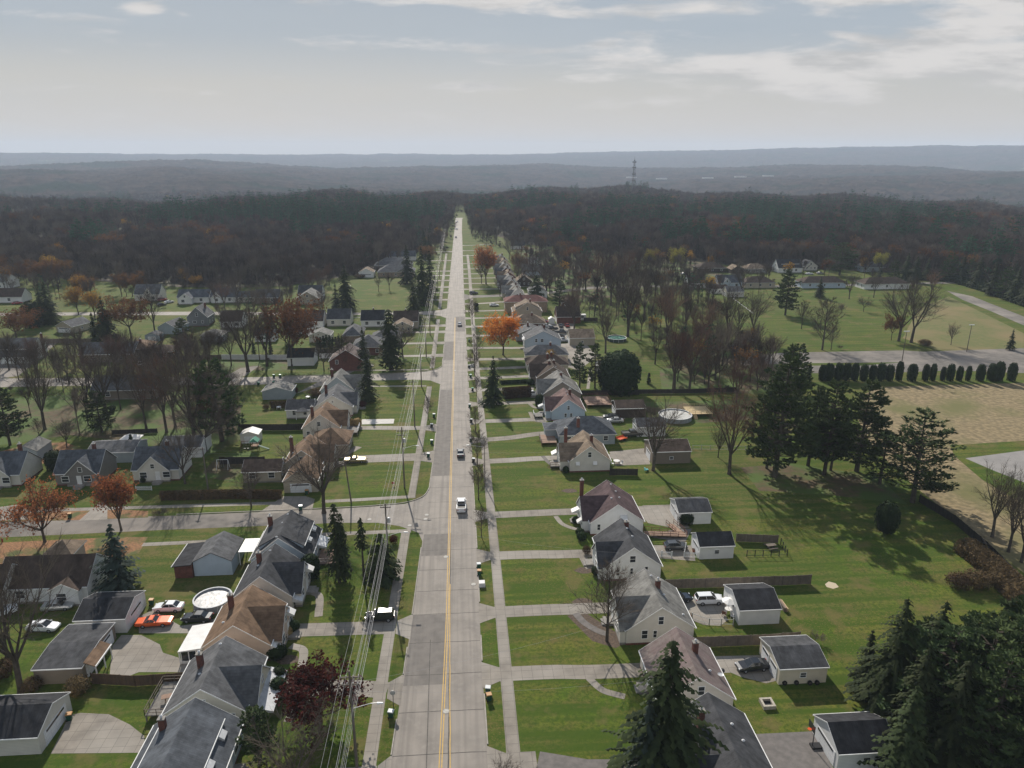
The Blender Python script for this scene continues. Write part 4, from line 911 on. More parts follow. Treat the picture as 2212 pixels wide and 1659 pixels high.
def fence(label, pts, h, mat, name='fence', post=2.4, rail=False, cap=False, world=False, cat='fence', picket=False):
    P = pts if world else [at(*p) for p in pts]; t = thing(name, label, cat, (P[0][0], P[0][1], 0)); ox, oy = P[0]
    pm = MB(); posts = []
    for a, b in zip(P, P[1:]):
        a = Vector(a)-Vector((ox, oy)); b = Vector(b)-Vector((ox, oy)); d = b-a; L_ = d.length; d.normalize(); q = Vector((-d.y, d.x)); n = max(1, round(L_/post))
        for i in range(n+1): posts.append(a+d*(L_*i/n))
        if rail:
            for z in ([.25, h-.08] if not picket else [.25, h-.25]): pm.hexa([(a.x-q.x*.02, a.y-q.y*.02, z-.03), (b.x-q.x*.02, b.y-q.y*.02, z-.03), (b.x+q.x*.02, b.y+q.y*.02, z-.03), (a.x+q.x*.02, a.y+q.y*.02, z-.03), (a.x-q.x*.02, a.y-q.y*.02, z+.03), (b.x-q.x*.02, b.y-q.y*.02, z+.03), (b.x+q.x*.02, b.y+q.y*.02, z+.03), (a.x+q.x*.02, a.y+q.y*.02, z+.03)], mat)
            if picket:
                k = int(L_/.22)
                for i in range(k): c = a+d*(L_*(i+.5)/k); pm.hexa([(c.x-d.x*.04-q.x*.03, c.y-d.y*.04-q.y*.03, .05), (c.x+d.x*.04-q.x*.03, c.y+d.y*.04-q.y*.03, .05), (c.x+d.x*.04+q.x*.03, c.y+d.y*.04+q.y*.03, .05), (c.x-d.x*.04+q.x*.03, c.y-d.y*.04+q.y*.03, .05), (c.x-d.x*.04-q.x*.03, c.y-d.y*.04-q.y*.03, h-.05), (c.x+d.x*.04-q.x*.03, c.y+d.y*.04-q.y*.03, h-.05), (c.x+d.x*.04+q.x*.03, c.y+d.y*.04+q.y*.03, h), (c.x-d.x*.04+q.x*.03, c.y-d.y*.04+q.y*.03, h)], mat)
        else:
            k = max(1, int(L_/.6))
            for i in range(k):        # boards, each run of boards a little different in height
                c0 = a+d*(L_*i/k); c1 = a+d*(L_*(i+1)/k-.015); hh = h+random.uniform(-.03, .03); o = q*(.02+.015*(i % 2))
                pm.hexa([(c0.x-o.x, c0.y-o.y, .05), (c1.x-o.x, c1.y-o.y, .05), (c1.x+o.x, c1.y+o.y, .05), (c0.x+o.x, c0.y+o.y, .05), (c0.x-o.x, c0.y-o.y, hh), (c1.x-o.x, c1.y-o.y, hh), (c1.x+o.x, c1.y+o.y, hh), (c0.x+o.x, c0.y+o.y, hh)], mat)
    obj('rails' if rail else 'panel', pm, t); me = None
    for i, c in enumerate(posts[:100]):
        if me is None: b = MB(); b.box(-.06, .06, -.06, .06, -.05, h+.08, mat); me = b.mesh('post')
        obj('post', me, t, (c.x, c.y, 0))
    return t
def railing(par, pts, z, h=.95, mat=RAIL, name='railing'):
    mb = MB()
    for a, b in zip(pts, pts[1:]):
        a = Vector((*a, 0)); b = Vector((*b, 0)); za = z if not isinstance(z, tuple) else z[0]; zb = z if not isinstance(z, tuple) else z[1]
        for hh in (.45, h): mb.tube((a.x, a.y, za+hh), (b.x, b.y, zb+hh), .05, .05, 4, mat)
        n = max(1, round((b-a).length/1.6))
        for i in range(n+1): c = a.lerp(b, i/n); zz = za+(zb-za)*i/n; mb.tube((c.x, c.y, zz-.1), (c.x, c.y, zz+h), .05, .05, 4, mat)
    return obj(name, mb, par)
def deck(label, x, y, w, D, h, mat, rmat, sides, rz=0, name='deck', steps=None):
    t = thing(name, label, name, (x, y, 0), rz); f = MB(); f.box(0, w, 0, D, h-.15, h, mat)
    for px_ in (.1, w-.1):
        for py_ in (.1, D-.1): f.box(px_-.08, px_+.08, py_-.08, py_+.08, 0, h-.15, mat)
    obj('floor', f, t)
    C4 = dict(f=[(0, 0), (w, 0)], r=[(w, 0), (w, D)], b=[(w, D), (0, D)], l=[(0, D), (0, 0)])
    for s_ in sides: railing(t, C4[s_], h, .95, rmat)
    if steps:
        sx, sy, dx, dy = steps; st = MB(); n = max(2, int(h/.2))
        for i in range(n): st.box(sx+dx*i*.3-.5*abs(dy), sx+dx*(i+1)*.3+.5*abs(dy) if dx >= 0 else sx+dx*i*.3+.5*abs(dy), *sorted((sy+dy*i*.3-.5*abs(dx), sy+dy*(i+1)*.3+.5*abs(dx))), 0, h*(1-(i+1)/(n+1)), mat)
        obj('steps', st, t)
    return t
def pool(label, x, y, R, h, wallm, surf, name='pool'):
    t = thing(name, label, 'pool', (x, y, 0)); w = MB(); n = 24
    vs = []; 
    for r, z in ((R, 0), (R, h), (R-.12, h), (R-.12, .05)): vs += [(r*cos(2*pi*i/n), r*sin(2*pi*i/n), z) for i in range(n)]
    w.add(vs, [(j*n+i, j*n+(i+1) % n, (j+1)*n+(i+1) % n, (j+1)*n+i) for j in range(3) for i in range(n)], wallm)
    for i in range(0, n, 2): a = 2*pi*i/n; w.tube((R*1.01*cos(a), R*1.01*sin(a), 0), (R*1.01*cos(a), R*1.01*sin(a), h), .06, .06, 4, METAL)
    obj('wall', w, t); c = MB(); c.lathe([(R-.13, h-.25), (R*.6, h-.32), (.2, h-.38)], n, surf); obj('cover', c, t)
    rm = MB(); vs = []
    for r, z in ((R+.1, h), (R+.1, h+.06), (R-.14, h+.06), (R-.14, h)): vs += [(r*cos(2*pi*i/n), r*sin(2*pi*i/n), z) for i in range(n)]
    rm.add(vs, [(j*n+i, j*n+(i+1) % n, ((j+1) % 4)*n+(i+1) % n, ((j+1) % 4)*n+i) for j in range(4) for i in range(n)], METAL); obj('rim', rm, t); return t
POLEW = mk('pole_wood', (.17,.145,.12), (.12,.10,.085), 1, .95); CER = mk('insulator', (.5,.5,.5)); GALV = mk('galvanised_steel', (.42,.43,.44), rough=.5, metal=.4); WIREM = mk('wire', (.26,.26,.27), rough=.6)
def util_pole(x, y, H, label, arms=((-.5, 1.0),), trans=False, lamp=None, group='utility poles along the street'):
    t = thing('utility_pole', label, 'utility pole', (x, y, 0), 0, group); p = MB(); p.tube((0, 0, -.2), (0, 0, H), .19, .12, 8, POLEW, True); obj('shaft', p, t)
    for dz, hw in arms:
        a = MB(); a.box(-hw, hw, -.07, .07, H+dz-.07, H+dz+.07, POLEW)
        for q in (-.9, -.35, .35, .9): a.lathe([(.05, 0), (.06, .2)], 6, CER, (q*hw, 0, H+dz+.07))
        obj('crossarm', a, t)
    if trans: c = MB(); c.lathe([(.05, 0), (.28, .02), (.28, .9), (.1, .98)], 10, GALV, (.45, 0, H-3.6)); obj('transformer', c, t)
    if lamp:
        l = MB(); l.tube((0, 0, lamp), (2.2, -.1, lamp+.7), .05, .04, 5, GALV); l.tube((2.2, -.1, lamp+.7), (3.1, -.1, lamp+.72), .04, .04, 5, GALV); lo = obj('lamp_arm', l, t)
        h = MB(); h.hexa([(2.9, -.25, lamp+.6), (3.7, -.2, lamp+.62), (3.7, 0, lamp+.62), (2.9, .05, lamp+.6), (2.95, -.2, lamp+.78), (3.6, -.17, lamp+.75), (3.6, -.03, lamp+.75), (2.95, 0, lamp+.78)], LID); obj('lamp_head', h, lo)
    return t
def wire(p, q, sag, label, r=.02, group='cables strung between the poles'):
    mb = MB(); n = 8; p = Vector(p); q = Vector(q); pr = None
    for i in range(n+1):
        t = i/n; c = p.lerp(q, t)-Vector((0, 0, 4*sag*t*(1-t)))
        if pr is not None: mb.tube(pr, c, r, r, 3, WIREM)
        pr = c
    return tag(obj('cable', mb), label, 'cable', group)
# ============================================================ the right side of the street
q = pi/2
hR = 'houses standing along the right of the street'
house('dark grey shingled house with a big brick chimney behind the near spruces', 30, 61.0, 9.6, 12.4, 2.8, 6.2, 'white', 'char', wing=(1.0, 6.5, 1.5, 5.2), chim=[(-2.2, 8.6, 7.2)], vents=[(1.6, 8.2), (2.2, 6.0)], wins=[])
house('white house with faded mauve roof beside the tall spruce', 29.7, 76.3, 9.9, 10.2, 2.8, 6.4, 'warm', 'mauve', chim=[(1.5, 6.2, 7.0)], vents=[(2.7, 3.2)], wins=[(.5, 3.6, .8, 1.3), (1.5, 1.1, .9, 1.3)])
house('off-white house with light grey roof and dark front gable, bare tree at its corner', 29.0, 91.6, 10.4, 10.4, 2.7, 6.4, 'offwhite', 'lgrey', wing=(.2, 7.4, .9, 5.9), chim=[(1.0, 6.2, 7.1)], vents=[(.6, 8.9), (1.0, 6.6), (1.6, 4.6), (3.9, 1.6)],
      wins=[(0, 3.5, .75, 1.3), (-2.4, 1.1, .85, 1.4), (-.8, 1.2, .5, 1.2), (2.2, 1.2, .85, 1.4)])
house('white sided house with charcoal roof beside the white picket fence', 28.8, 109.0, 10.0, 10.4, 2.7, 6.4, 'white', 'char', wing=(.3, 6.6, .9, 5.7), chim=[(.5, 8.2, 7.0)], vents=[(.3, 6.8), (.8, 4.6)],
      wins=[(-.1, 3.6, .95, 1.2), (-2.6, 1.1, .55, 1.2), (-.2, 1.3, .45, 1.1), (2.4, 1.3, .5, 1.3)], awn=[(-5.0, 2.2, 1.6, 1.3, 1.0, METAL, 'x', -1)])
house('white sided house with plum roof and wooden ramp', 29.4, 125.0, 10.4, 10.9, 2.8, 6.5, 'white', 'plum', wing=(1.4, 8.6, 1.3, 6.0), chim=[(-5.6, 9.2, 7.6, 1)], vents=[(.5, 9.4), (1.0, 6.8), (1.2, 4.3), (-.6, 3.3)],
      wins=[(-3.6, 1.2, .55, 1.2), (1.2, 3.3, 1.1, 1.0)], awn=[(1.2, 0, 3.6, 1.4, .8, METAL), (-6.5, 6.8, 2.0, 1.5, 1.5, WMET, 'x', -1), (-6.5, 3.0, 1.6, 1.2, 1.0, WMET, 'x', -1)])
house('cream house with tan brown roof and black fence panel', 29.2, 154.7, 9.6, 10.4, 2.8, 6.4, 'offwhite', 'tan', wing=(1.0, 7.2, 2.0, 5.8), chim=[(1.0, 4.6, 7.4), (-4.8, 7.2, 8.4, 1)], wins=[(-.1, 3.8, .75, 1.2)],
      awn=[(-2.9, 0, 2.0, .95, .55, WMET), (1.2, 0, 2.0, .95, .55, WMET), (-6.8, 7.6, 1.8, 2.0, 1.4, WMET, 'x', -1)])
hip('blue-grey sided house with dark hipped roof', 31.5, 171.4, 14.3, 10.0, 2.9, 6.1, 'greyblue', 'slate', chim=[(-2.2, 2.0, 6.6)], wins=3)
hip('charcoal hipped porch roof on the blue-grey house front', 23.6, 176.3, 4.6, 4.6, 2.7, 3.6, 'greyblue', 'slate', wins=1, detail=0, name='porch', cat='porch')
house('pale blue-grey house with rose roof and dark front gable', 29.2, 189.6, 9.4, 10.6, 2.8, 6.1, 'lblue', 'rose', wing=(1.2, 7.6, 1.5, 5.6), chim=[(1.3, 6.8, 6.9)], vents=[(.4, 7.6), (.4, 5.0)], wins=[(0, 3.2, .6, 1.1), (-.8, 1.1, .6, 1.0), (.8, 1.1, .6, 1.0)],
      awn=[(-6.2, 7.4, 1.9, 1.7, 1.6, METAL, 'x', -1), (-4.8, 3, 1.9, 1.2, 1.2, METAL, 'x', -1)])
house('taupe house with grey brown roof beside the red deck', 29.4, 204.5, 11.5, 12.0, 2.9, 6.7, 'tanbrown', 'lgrey', wing=(1.5, 8.0, 1.3, 6.2), chim=[(.6, 7.2, 7.4)], vents=[(.2, 5.4), (.6, 2.6)], wins=[(-.4, 2.9, .7, .7)])
house('dark brown gabled house beside the brown hedge', 29.0, 222.0, 10.5, 9.5, 2.8, 6.3, 'tanbrown', 'dbrown', wing=(2.4, 8.8, 2.0, 5.8), chim=[(-.8, 5.0, 6.9), (.8, 6.0, 6.8)], vents=[(1.0, 2.0)])
hip('cream brick house with low grey brown hipped roof and white porch', 29.0, 236.5, 14.0, 8.5, 2.9, 5.4, 'cream', 'dbrown', chim=[(1.5, 3.5, 6.3), (.0, 2.6, 6.0)])
hip('yellow brick house with wide grey hipped roof', 30.2, 249.5, 15.0, 8.5, 2.9, 5.6, 'cream', 'grey', chim=[(1.6, 4.0, 6.4)])
house('light blue two-storey house with sage roof beyond the grey hipped roofs', 30.4, 264.5, 13.6, 9.5, 4.7, 8.0, 'lblue', 'grey', chim=[(1.0, 6.5, 8.9)], vents=[(1.8, 4)], wins=[(-2.6, 3.9, .8, 1.2), (-.4, 3.9, 1.0, 1.1), (-4.4, 1.4, 1.3, .6)], awn=[(-6.8, 3.5, 4.3, 3.5, .9, METAL, 'x', -1)])
house('low grey roofed house with round chimney behind the orange maple', 27.5, 281.0, 12.0, 9.0, 2.8, 5.4, 'grey', 'grey', chim=[(-1.0, 5, 6.6)])
hip('tan roofed brick house beside the crowded parking yard', 28.5, 301.0, 14.0, 10.0, 2.9, 6.0, 'brick', 'tan', chim=[(1.5, 4, 6.6)])
house('beige two-storey house with tan roof and white chimney flue', 29.5, 320.5, 13.0, 9.5, 4.0, 8.0, 'tan', 'tan', dormer=(1, 8.0, 1.6, 1.5, (1, -1)), chim=[(1.6, 4.5, 8.6)], wins=[(0, 4.6, .8, 1.3), (-4.4, 1.4, .8, .9), (4.0, 1.4, .8, .8)])
hip('long brick house with red brown hipped roof', 30.5, 337.0, 20.0, 10.0, 5.2, 7.6, 'tanbrick', 'red', chim=[(-2.5, 5, 8.3)])
house('white gable-fronted house just beyond the red brown roof', 27.8, 357.0, 8.8, 9.5, 3.2, 7.6, 'white', 'lgrey', wing=(1.5, 7.0, 1.0, 6.5), chim=[(.2, 6, 8.2)])
FARR = [(371.5, 'tan', 'lgrey', 'tan'), (389, 'tanbrown', 'grey', 'cream walled'), (405, 'white', 'lgrey', 'bright white'), (420, 'brick', 'tan', 'red brick'), (434, 'brick', 'grey', 'dark brick'), (452, 'tan', 'lgrey', 'grey-tan'), (470, 'offwhite', 'tan', 'off-white'), (490, 'tan', 'grey', 'small tan')]
for i, (yy, wl, rf, wd) in enumerate(FARR):
    house('%s gabled house far along the right of the street, %s in the row' % (wd, ['first', 'second', 'third', 'fourth', 'fifth', 'sixth', 'seventh', 'last'][i]), 27.5-.4*(i % 3), yy, 9.4, 9.5, 3.0, 7.0, wl, rf, wing=(1.5, 7.5, 1.6, 6.4), chim=[(1, 6, 7.6)], detail=1 if i < 3 else 0, steps=False)
house('white walled house with dark roof half hidden past the autumn trees', 40, 585, 9, 11, 3, 6.5, 'white', 'char', rz=-q, detail=0)
# garages behind them: local ridge runs away from the street
garage('white garage with black roof beside the near dark conifers', 44.0, 69.6, 6.2, 7.2, 2.6, 4.3, 'white', 'black', dw=4.8)
garage('cream garage with flat black roof and mauve edge, dark sedan in front', 43.3, 85.0, 6.8, 6.9, 2.6, 3.6, 'cream', 'char', doors=2)
garage('white garage with black roof behind the silver off-roader', 42.7, 98.7, 7.0, 6.6, 2.7, 4.1, 'white', 'black', doors=1, dw=3.2, sidewin=False)
garage('small white garage with one window and black roof behind the grey hatchback', 42.7, 117.4, 5.0, 6.4, 2.6, 4.1, 'white', 'black')
garage('white double garage with white band across its charcoal roof', 42.7, 131.3, 6.4, 6.6, 2.6, 3.9, 'white', 'char', doors=2, sidewin=False)
garage('brown roofed taupe garage behind the large bare tree', 45.0, 162.0, 7.8, 9.4, 3.1, 4.6, 'tanbrown', 'dbrown', dw=4)
garage('white shed-like garage with grey mottled roof behind the bare tree', 45.6, 178.7, 5.6, 7.6, 2.7, 4.2, 'white', 'grey')
garage('dark brown garage with black roof behind two parked cars', 43.0, 193.8, 6.6, 8.3, 2.8, 4.2, 'darkbrown', 'dbrown', sidewin=False)
garage('tan garage with brown roof beside the silver van yard', 42.0, 278.0, 9.5, 9.8, 2.9, 5.4, 'tan', 'tan', rz=-q)
garage('long brown roofed garage behind the white shed', 42.0, 317.0, 10, 10.5, 3.0, 6.8, 'brick', 'dbrown', rz=-q, sidewin=False)
garage('small brick outbuilding with grey roof and white door under the trees', 51.8, 345.0, 6.0, 6.0, 2.6, 4.0, 'brick', 'dbrown', rz=0)
garage('grey roofed white garage half hidden behind dark pines', 46.0, 236.0, 6.5, 7.5, 2.7, 4.2, 'white', 'dbrown')
house('long white house with pale grey roof on the street past the pines', 40.0, 372.0, 9, 13, 3.1, 6.4, 'white', 'grey', rz=0, detail=1, steps=False)
house('black and white gabled house behind the dark cedar', 35.5, 408.0, 9, 9, 3, 6.6, 'darkbrown', 'tan', chim=[(0, 4, 7.2)], detail=1, steps=False)
house('pale blue-grey house with wide light roof behind the far row', 38, 450, 9, 12, 3, 6.5, 'lblue', 'lgrey', rz=-q, detail=0); house('white walled house with flat grey roof at the far back of the row', 42, 490, 9, 12, 3, 5.6, 'white', 'lgrey', rz=-q, detail=0)
shed('small white garden shed with arched roof by the red car', 39.6, 312, 2.6, 2.6, 2.1, 2.9, 'white', 'white')
# houses on the back street at the right
house('white house with brown roof and bare tree before it', 127.5, 401, 9, 9.5, 3, 6.6, 'white', 'dbrown', rz=-q, s=1, detail=1, steps=False)
garage('white shed with brown roof behind the white house', 134.5, 382.0, 5.5, 9.5, 2.6, 4.2, 'white', 'dbrown', rz=-q)
house('pale grey house with dark slate roof beside the shingled garage', 144, 400, 9, 14, 3, 6.8, 'lblue', 'slate', rz=-q, s=1, wing=(2.5, 7, 1.0, 5.6), detail=1, steps=False)
garage('light grey shingled garage with side gable', 139.5, 372.5, 8, 9, 2.8, 5.0, 'offwhite', 'grey', rz=-q)
hip('long tan walled house with dark brown hipped roof', 168, 394.5, 17, 10, 3, 6.0, 'tan', 'dbrown', name='house')
hip('long pale blue house with dark brown hipped roof', 204, 392, 25, 10, 3, 6.0, 'lblue', 'dbrown')
hip('long white walled house with brown roof beneath bare trees', 237, 386, 26, 10, 3, 6.0, 'white', 'dbrown')
house('white house with black roof and wide brown dormer before the woods', 201, 452, 10, 15.5, 3.2, 8.0, 'white', 'black', rz=-q, s=1, dormer=(2.5, 14, 2.1, 2.2, (1,)), detail=1, steps=False)
hip('brown hipped bungalow with tan entrance gable', 160, 452, 18, 11, 2.9, 6.0, 'darkbrown', 'dbrown'); house('low tan gabled wing beside the brown hipped bungalow', 173, 444, 7, 9, 2.9, 5.2, 'darkbrown', 'tan', detail=0)
hip('grey bungalow with tan brown roof before the woods', 187, 447, 14, 9, 2.9, 5.6, 'grey', 'tan'); house('pale grey gabled house partly behind the great pine', 226, 455, 9, 9, 3, 6.2, 'offwhite', 'grey', detail=1, steps=False)
hip('grey bungalow with pale roof right of the great pine', 264, 448, 15, 9, 2.9, 5.8, 'greyblue', 'grey'); hip('tan roofed bungalow at the far right among evergreens', 338, 432, 17, 10, 2.9, 5.8, 'tanbrown', 'tan')
for u, v, c, lb in [(1665, 502, 'white', 'first'), (1690, 500, 'offwhite', 'second'), (1735, 498, 'lblue', 'third'), (1762, 496, 'white', 'fourth'), (1800, 500, 'white', 'fifth'), (1245, 500, 'white', 'outermost'), (1290, 498, 'offwhite', 'middle'), (1335, 500, 'white', 'innermost')]:
    x, y = at(u, v); house('small pale house showing among the far trees, %s of its cluster' % lb, x, y, 9, 14, 3.4, 8, c, 'lgrey', rz=-q+.2, detail=0)
# ============================================================ the left side of the street
house('large blue-grey roofed house with wide dormers at the bottom edge', -34.1, 64.5, 10.6, 12.0, 2.9, 6.6, 'lblue', 'slate', s=1, dormer=(1.0, 10.5, 1.6, 1.9, (1, -1)), chim=[(-2.9, 9.0, 6.6)], wins=[],
      awn=[(3.6, 8.6, 4.0, 1.3, .9, METAL, 'x', 1), (3.6, 4.0, 4.0, 1.3, .9, METAL, 'x', 1), (5.3, 1.5, 1.7, 2.2, 1.6, METAL, 'x', 1)])
house('cream house with steel grey roof and dark cross gable', -34.1, 78.6, 10.2, 10.3, 2.8, 6.4, 'cream', 'grey', s=1, wing=(1.2, 8.0, 1.1, 5.9), chim=[(-2.2, 6.2, 7.0)], vents=[(-.3, 8.9), (-1.6, 4.0)], wins=[(-.2, 3.6, 1.0, 1.1), (3.2, 1.1, 1.1, 1.3)],
      awn=[(6.2, 4.8, 1.7, 8.0, 2.2, METAL, 'x', 1)])
house('pinkish beige house with brown roof beside the white porch roof', -33.9, 91.8, 9.6, 10.1, 2.8, 6.3, 'pink', 'brown', s=1, wing=(1.4, 8.4, 1.3, 5.9), chim=[(-2.4, 6.8, 7.0)], vents=[(-2.6, 3.2)], wins=[(.9, 1.1, .8, 1.1)],
      awn=[(-.6, 0, 3.4, 1.2, .8, SID['pink']), (1.6, 0, 1.5, 1.3, .9, SID['pink']), (6.1, 6.4, 3.7, 1.4, 1.1, WMET, 'x', 1), (4.8, .9, 1.9, 1.6, 1.3, WMET, 'x', 1)])
house('white house with dark grey roof and round clipped shrubs', -33.2, 103.9, 9.3, 10.0, 2.9, 6.7, 'warm', 'char', s=1, wing=(1.2, 8.4, 1.2, 6.2), chim=[(-2.0, 7.0, 7.0)], vents=[(-.4, 8.2), (-1.8, 5.4)], wins=[(1.9, 1.0, .9, 1.0)],
      awn=[(-.6, 0, 3.9, 1.2, .75, METAL), (5.85, 6.5, 3.8, 1.4, 1.2, WMET, 'x', 1), (4.65, .9, 1.8, 1.8, 1.6, METAL, 'x', 1)])
house('pale blue corner house with broad grey dormer beside the side street', -33.0, 115.6, 10.4, 10.3, 2.9, 7.0, 'lblue', 'char', s=1, dormer=(1.2, 9.8, 1.8, 1.4, (1, -1)), chim=[(-3.4, 8.0, 7.2)], vents=[(-.3, 8.9), (-.7, 6.2), (-.5, .7)], wins=[(-.5, 3.9, .95, 1.0)],
      awn=[(3.8, 8.2, 4.2, 1.3, 1.0, METAL, 'x', 1), (3.8, 4.2, 4.2, 1.3, 1.0, METAL, 'x', 1), (5.2, 6.5, 2.2, 3.6, 2.0, METAL, 'x', 1)])
garage('beige corner garage with brown hipped-front roof and white door', -36.3, 148.4, 7.4, 8.2, 2.7, 5.4, 'tan', 'brown', rz=0, dw=4.6, sidewin=False)
house('beige house with brown roof and tall chimney behind the corner garage', -37.6, 157.5, 8.6, 10.0, 2.9, 6.2, 'tan', 'brown', s=1, wing=(1.5, 8.2, 2.4, 5.6), chim=[(-3.6, 6.0, 7.2)], vents=[(-.4, 6.8), (-2.8, 3.4)], wins=[(-.2, 3.6, .9, 1.0), (-2.6, 1.4, .9, 1.0)])
house('low cream wing with dark brown roof behind the beige house', -41.9, 157.2, 6.0, 8.5, 2.7, 4.4, 'tan', 'dbrown', rz=q, detail=1, steps=False)
hip('beige extension with brown hipped roof beside the wooden porch', -33.6, 169.3, 9.0, 9.0, 2.8, 5.6, 'tan', 'brown', wins=1)
house('warm white house with brown roof and white porch rail', -37.6, 181.0, 9.6, 10.6, 2.8, 6.4, 'warm', 'brown', s=1, wing=(2.0, 8.5, 1.6, 5.8), chim=[(-3.0, 5.0, 7.0)], vents=[(-.6, 6.9)], wins=[(-.5, 3.4, .75, 1.1), (-3.4, 1.0, .8, .9)])
house('cream house with grey roof beside the long low wing', -37.2, 197.5, 10.8, 11.5, 2.8, 6.2, 'offwhite', 'grey', s=1, wing=(2.0, 8.5, 1.0, 5.4), chim=[(-3.0, 7.5, 7.2)], vents=[(.2, .6)], wins=[(0, 4.2, .5, .5)])
house('low white wing with black roof and wide window', -42.6, 199.6, 6.6, 7.5, 2.7, 4.6, 'white', 'char', rz=q, s=1, detail=1, steps=False)
house('grey-blue corner house with dark side gable by the cross street', -38.4, 213.0, 10.0, 9.2, 2.9, 7.0, 'greyblue', 'lgrey', s=1, wing=(1.8, 8.0, 2.2, 6.2), chim=[(-2.4, 6.5, 7.6)], wins=[(0, 3.6, .8, 1.0), (3.4, 1.4, .8, 1.0)])
garage('blue-grey garage with light grey gabled roof on the lawn', -56.8, 214.0, 8.8, 6.4, 2.6, 3.9, 'greyblue', 'lgrey', doors=0, rz=0, sidewin=False)
# brick two-part house and its neighbours beyond the cross street
house('dark brick house with plum grey roof behind the blue-green spruces', -40.2, 243.8, 11.5, 10.0, 3.6, 7.4, 'brick', 'mauve', s=1, wing=(3.0, 9.4, 1.0, 5.8), wins=[(-3.2, 2.6, .9, 1.3)])
hip('brick house with grey roof beyond the dark brick one', -35.5, 264.0, 11.0, 12.0, 3.2, 6.6, 'brick', 'grey'); hip('grey walled house with tan grey roof between two spruces', -30.0, 279.0, 11.0, 9.0, 3.0, 5.6, 'grey', 'grey')
garage('white double garage with black roof along the long grey fence', -62.0, 255.2, 7.5, 9.2, 2.9, 5.4, 'white', 'black', rz=-q, sidewin=False)
house('white house with black roof and covered back porch', -43.8, 315.5, 9.0, 10.0, 3.0, 6.6, 'white', 'black', rz=-q, s=1, chim=[(-1, 5, 7.2)], detail=1, steps=False)
house('grey walled house with dark mottled roof behind bare saplings', -58.8, 318.5, 9.5, 10.0, 3.2, 6.8, 'offwhite', 'char', rz=-q, s=1, detail=1, steps=False)
house('tan house with dark brown roof nearest the street corner', -29.5, 312.0, 9.5, 10.5, 3.2, 6.8, 'tan', 'dbrown', rz=-q, s=1, chim=[(-1, 5, 7.2)], detail=1, steps=False)
house('tan gabled wing behind the round dark shrub', -25.0, 299.0, 8.0, 8.0, 2.8, 4.8, 'tan', 'tan', detail=1, steps=False)
garage('white garage with plain grey roof left of the hedge of cones', -56.8, 285.4, 8.4, 7.5, 2.7, 4.4, 'offwhite', 'lgrey', doors=0, rz=0, sidewin=False)
hip('grey hipped garage behind the hedge of cones', -44.0, 284.5, 7.0, 13, 2.8, 5.6, 'tanbrick', 'grey', name='garage', cat='garage', detail=0)
house('white walled house with brown roof behind the russet tree', -72.0, 316.0, 10.0, 12, 3, 6.8, 'white', 'dbrown', rz=-q, s=1, detail=1, steps=False)
garage('white garage with two pale gables below the russet tree', -71.0, 302.0, 6.5, 9.0, 2.7, 4.6, 'white', 'lgrey', rz=-q)
house('white house with dark roof behind the large bare tree', -104.0, 318.0, 10.0, 9.0, 3, 6.8, 'white', 'dbrown', rz=-q, s=1, detail=1, steps=False)
garage('white garage gable between bare trunks', -83.0, 291.0, 6.0, 8.0, 2.7, 4.4, 'white', 'lgrey', rz=-q)
house('slate grey two-storey house with white trimmed windows', -115.0, 317.5, 8.6, 9.5, 4.2, 8.4, 'slate', 'grey', chim=[(1.6, 7.0, 9.2)], wins=[(0, 4.6, .9, 1.4), (-1.2, 1.6, 1.5, .9), (2.2, 1.6, .8, 1.0)], steps=False)
hip('light grey garage with pale hipped roof and dark shadow', -99.9, 288.5, 8.2, 7.5, 2.8, 4.6, 'greyblue', 'lgrey', name='garage', cat='garage', detail=0)
garage('blue-grey garage with dark gable behind the pine', -123.0, 304.0, 8.0, 10, 2.8, 5.0, 'greyblue', 'grey', doors=0, rz=-.2, sidewin=False); shed('small blue-grey shed beside the blue-grey garage', -124.4, 292.0, 5.4, 5, 2.3, 3.4, 'greyblue', 'grey')
hip('dark brown split-level house with brown roof, white car outside', -118.5, 263.5, 9.0, 10, 4.2, 6.6, 'darkbrown', 'brown', rz=.12, chim=[(1, 3, 7.0)], wins=1); hip('low dark brown wing with picture window', -111.0, 263.8, 9.5, 8.0, 2.9, 4.6, 'darkbrown', 'dbrown', wins=2)
house('grey sprawling house with ridged roof behind the bare maples', -137.5, 266.0, 10, 19, 3.0, 6.2, 'tanbrown', 'grey', rz=-q, s=1, detail=1, steps=False)
house('white two-storey house with brick chimney at the left edge', -171.5, 268.0, 9.5, 17, 5.0, 7.8, 'white', 'grey', rz=-q, s=1, chim=[(-1.5, 17.6, 9.0, 1)], detail=1, steps=False, wins=[])
house('lower white front wing of the two-storey house', -171.5, 263.0, 5.5, 16.8, 2.8, 4.4, 'white', 'grey', rz=-q, s=1, detail=1, steps=False)
house('cream house with red brown roof below the leafless maples', -113.0, 222.0, 9.0, 19, 3.0, 6.4, 'tanbrown', 'grey', rz=-q, s=1, chim=[(-1.5, 14.5, 7.0)], detail=1, steps=False)
garage('tan garage with dome-like grey roof and white doors', -167.0, 309.5, 8.5, 10, 2.7, 4.8, 'tan', 'grey', rz=-.35, doors=1)
house('long white ranch house with dark brown roof', -247.0, 383.0, 9.0, 25, 3.1, 6.8, 'white', 'dbrown', rz=-q, s=1, detail=1, steps=False)
house('white cottage with pale roof high at the left edge', -266.0, 428.0, 10.0, 14, 4.0, 7.8, 'white', 'lgrey', rz=-q-.25, s=1, wing=(3, 9, 3, 6.4), detail=1, steps=False)
house('white bungalow with grey gabled porch', -143.0, 376.0, 9.0, 15.5, 3.0, 6.2, 'white', 'slate', rz=-q, s=1, wing=(1.6, 8.2, 3.2, 5.4), detail=1, steps=False)
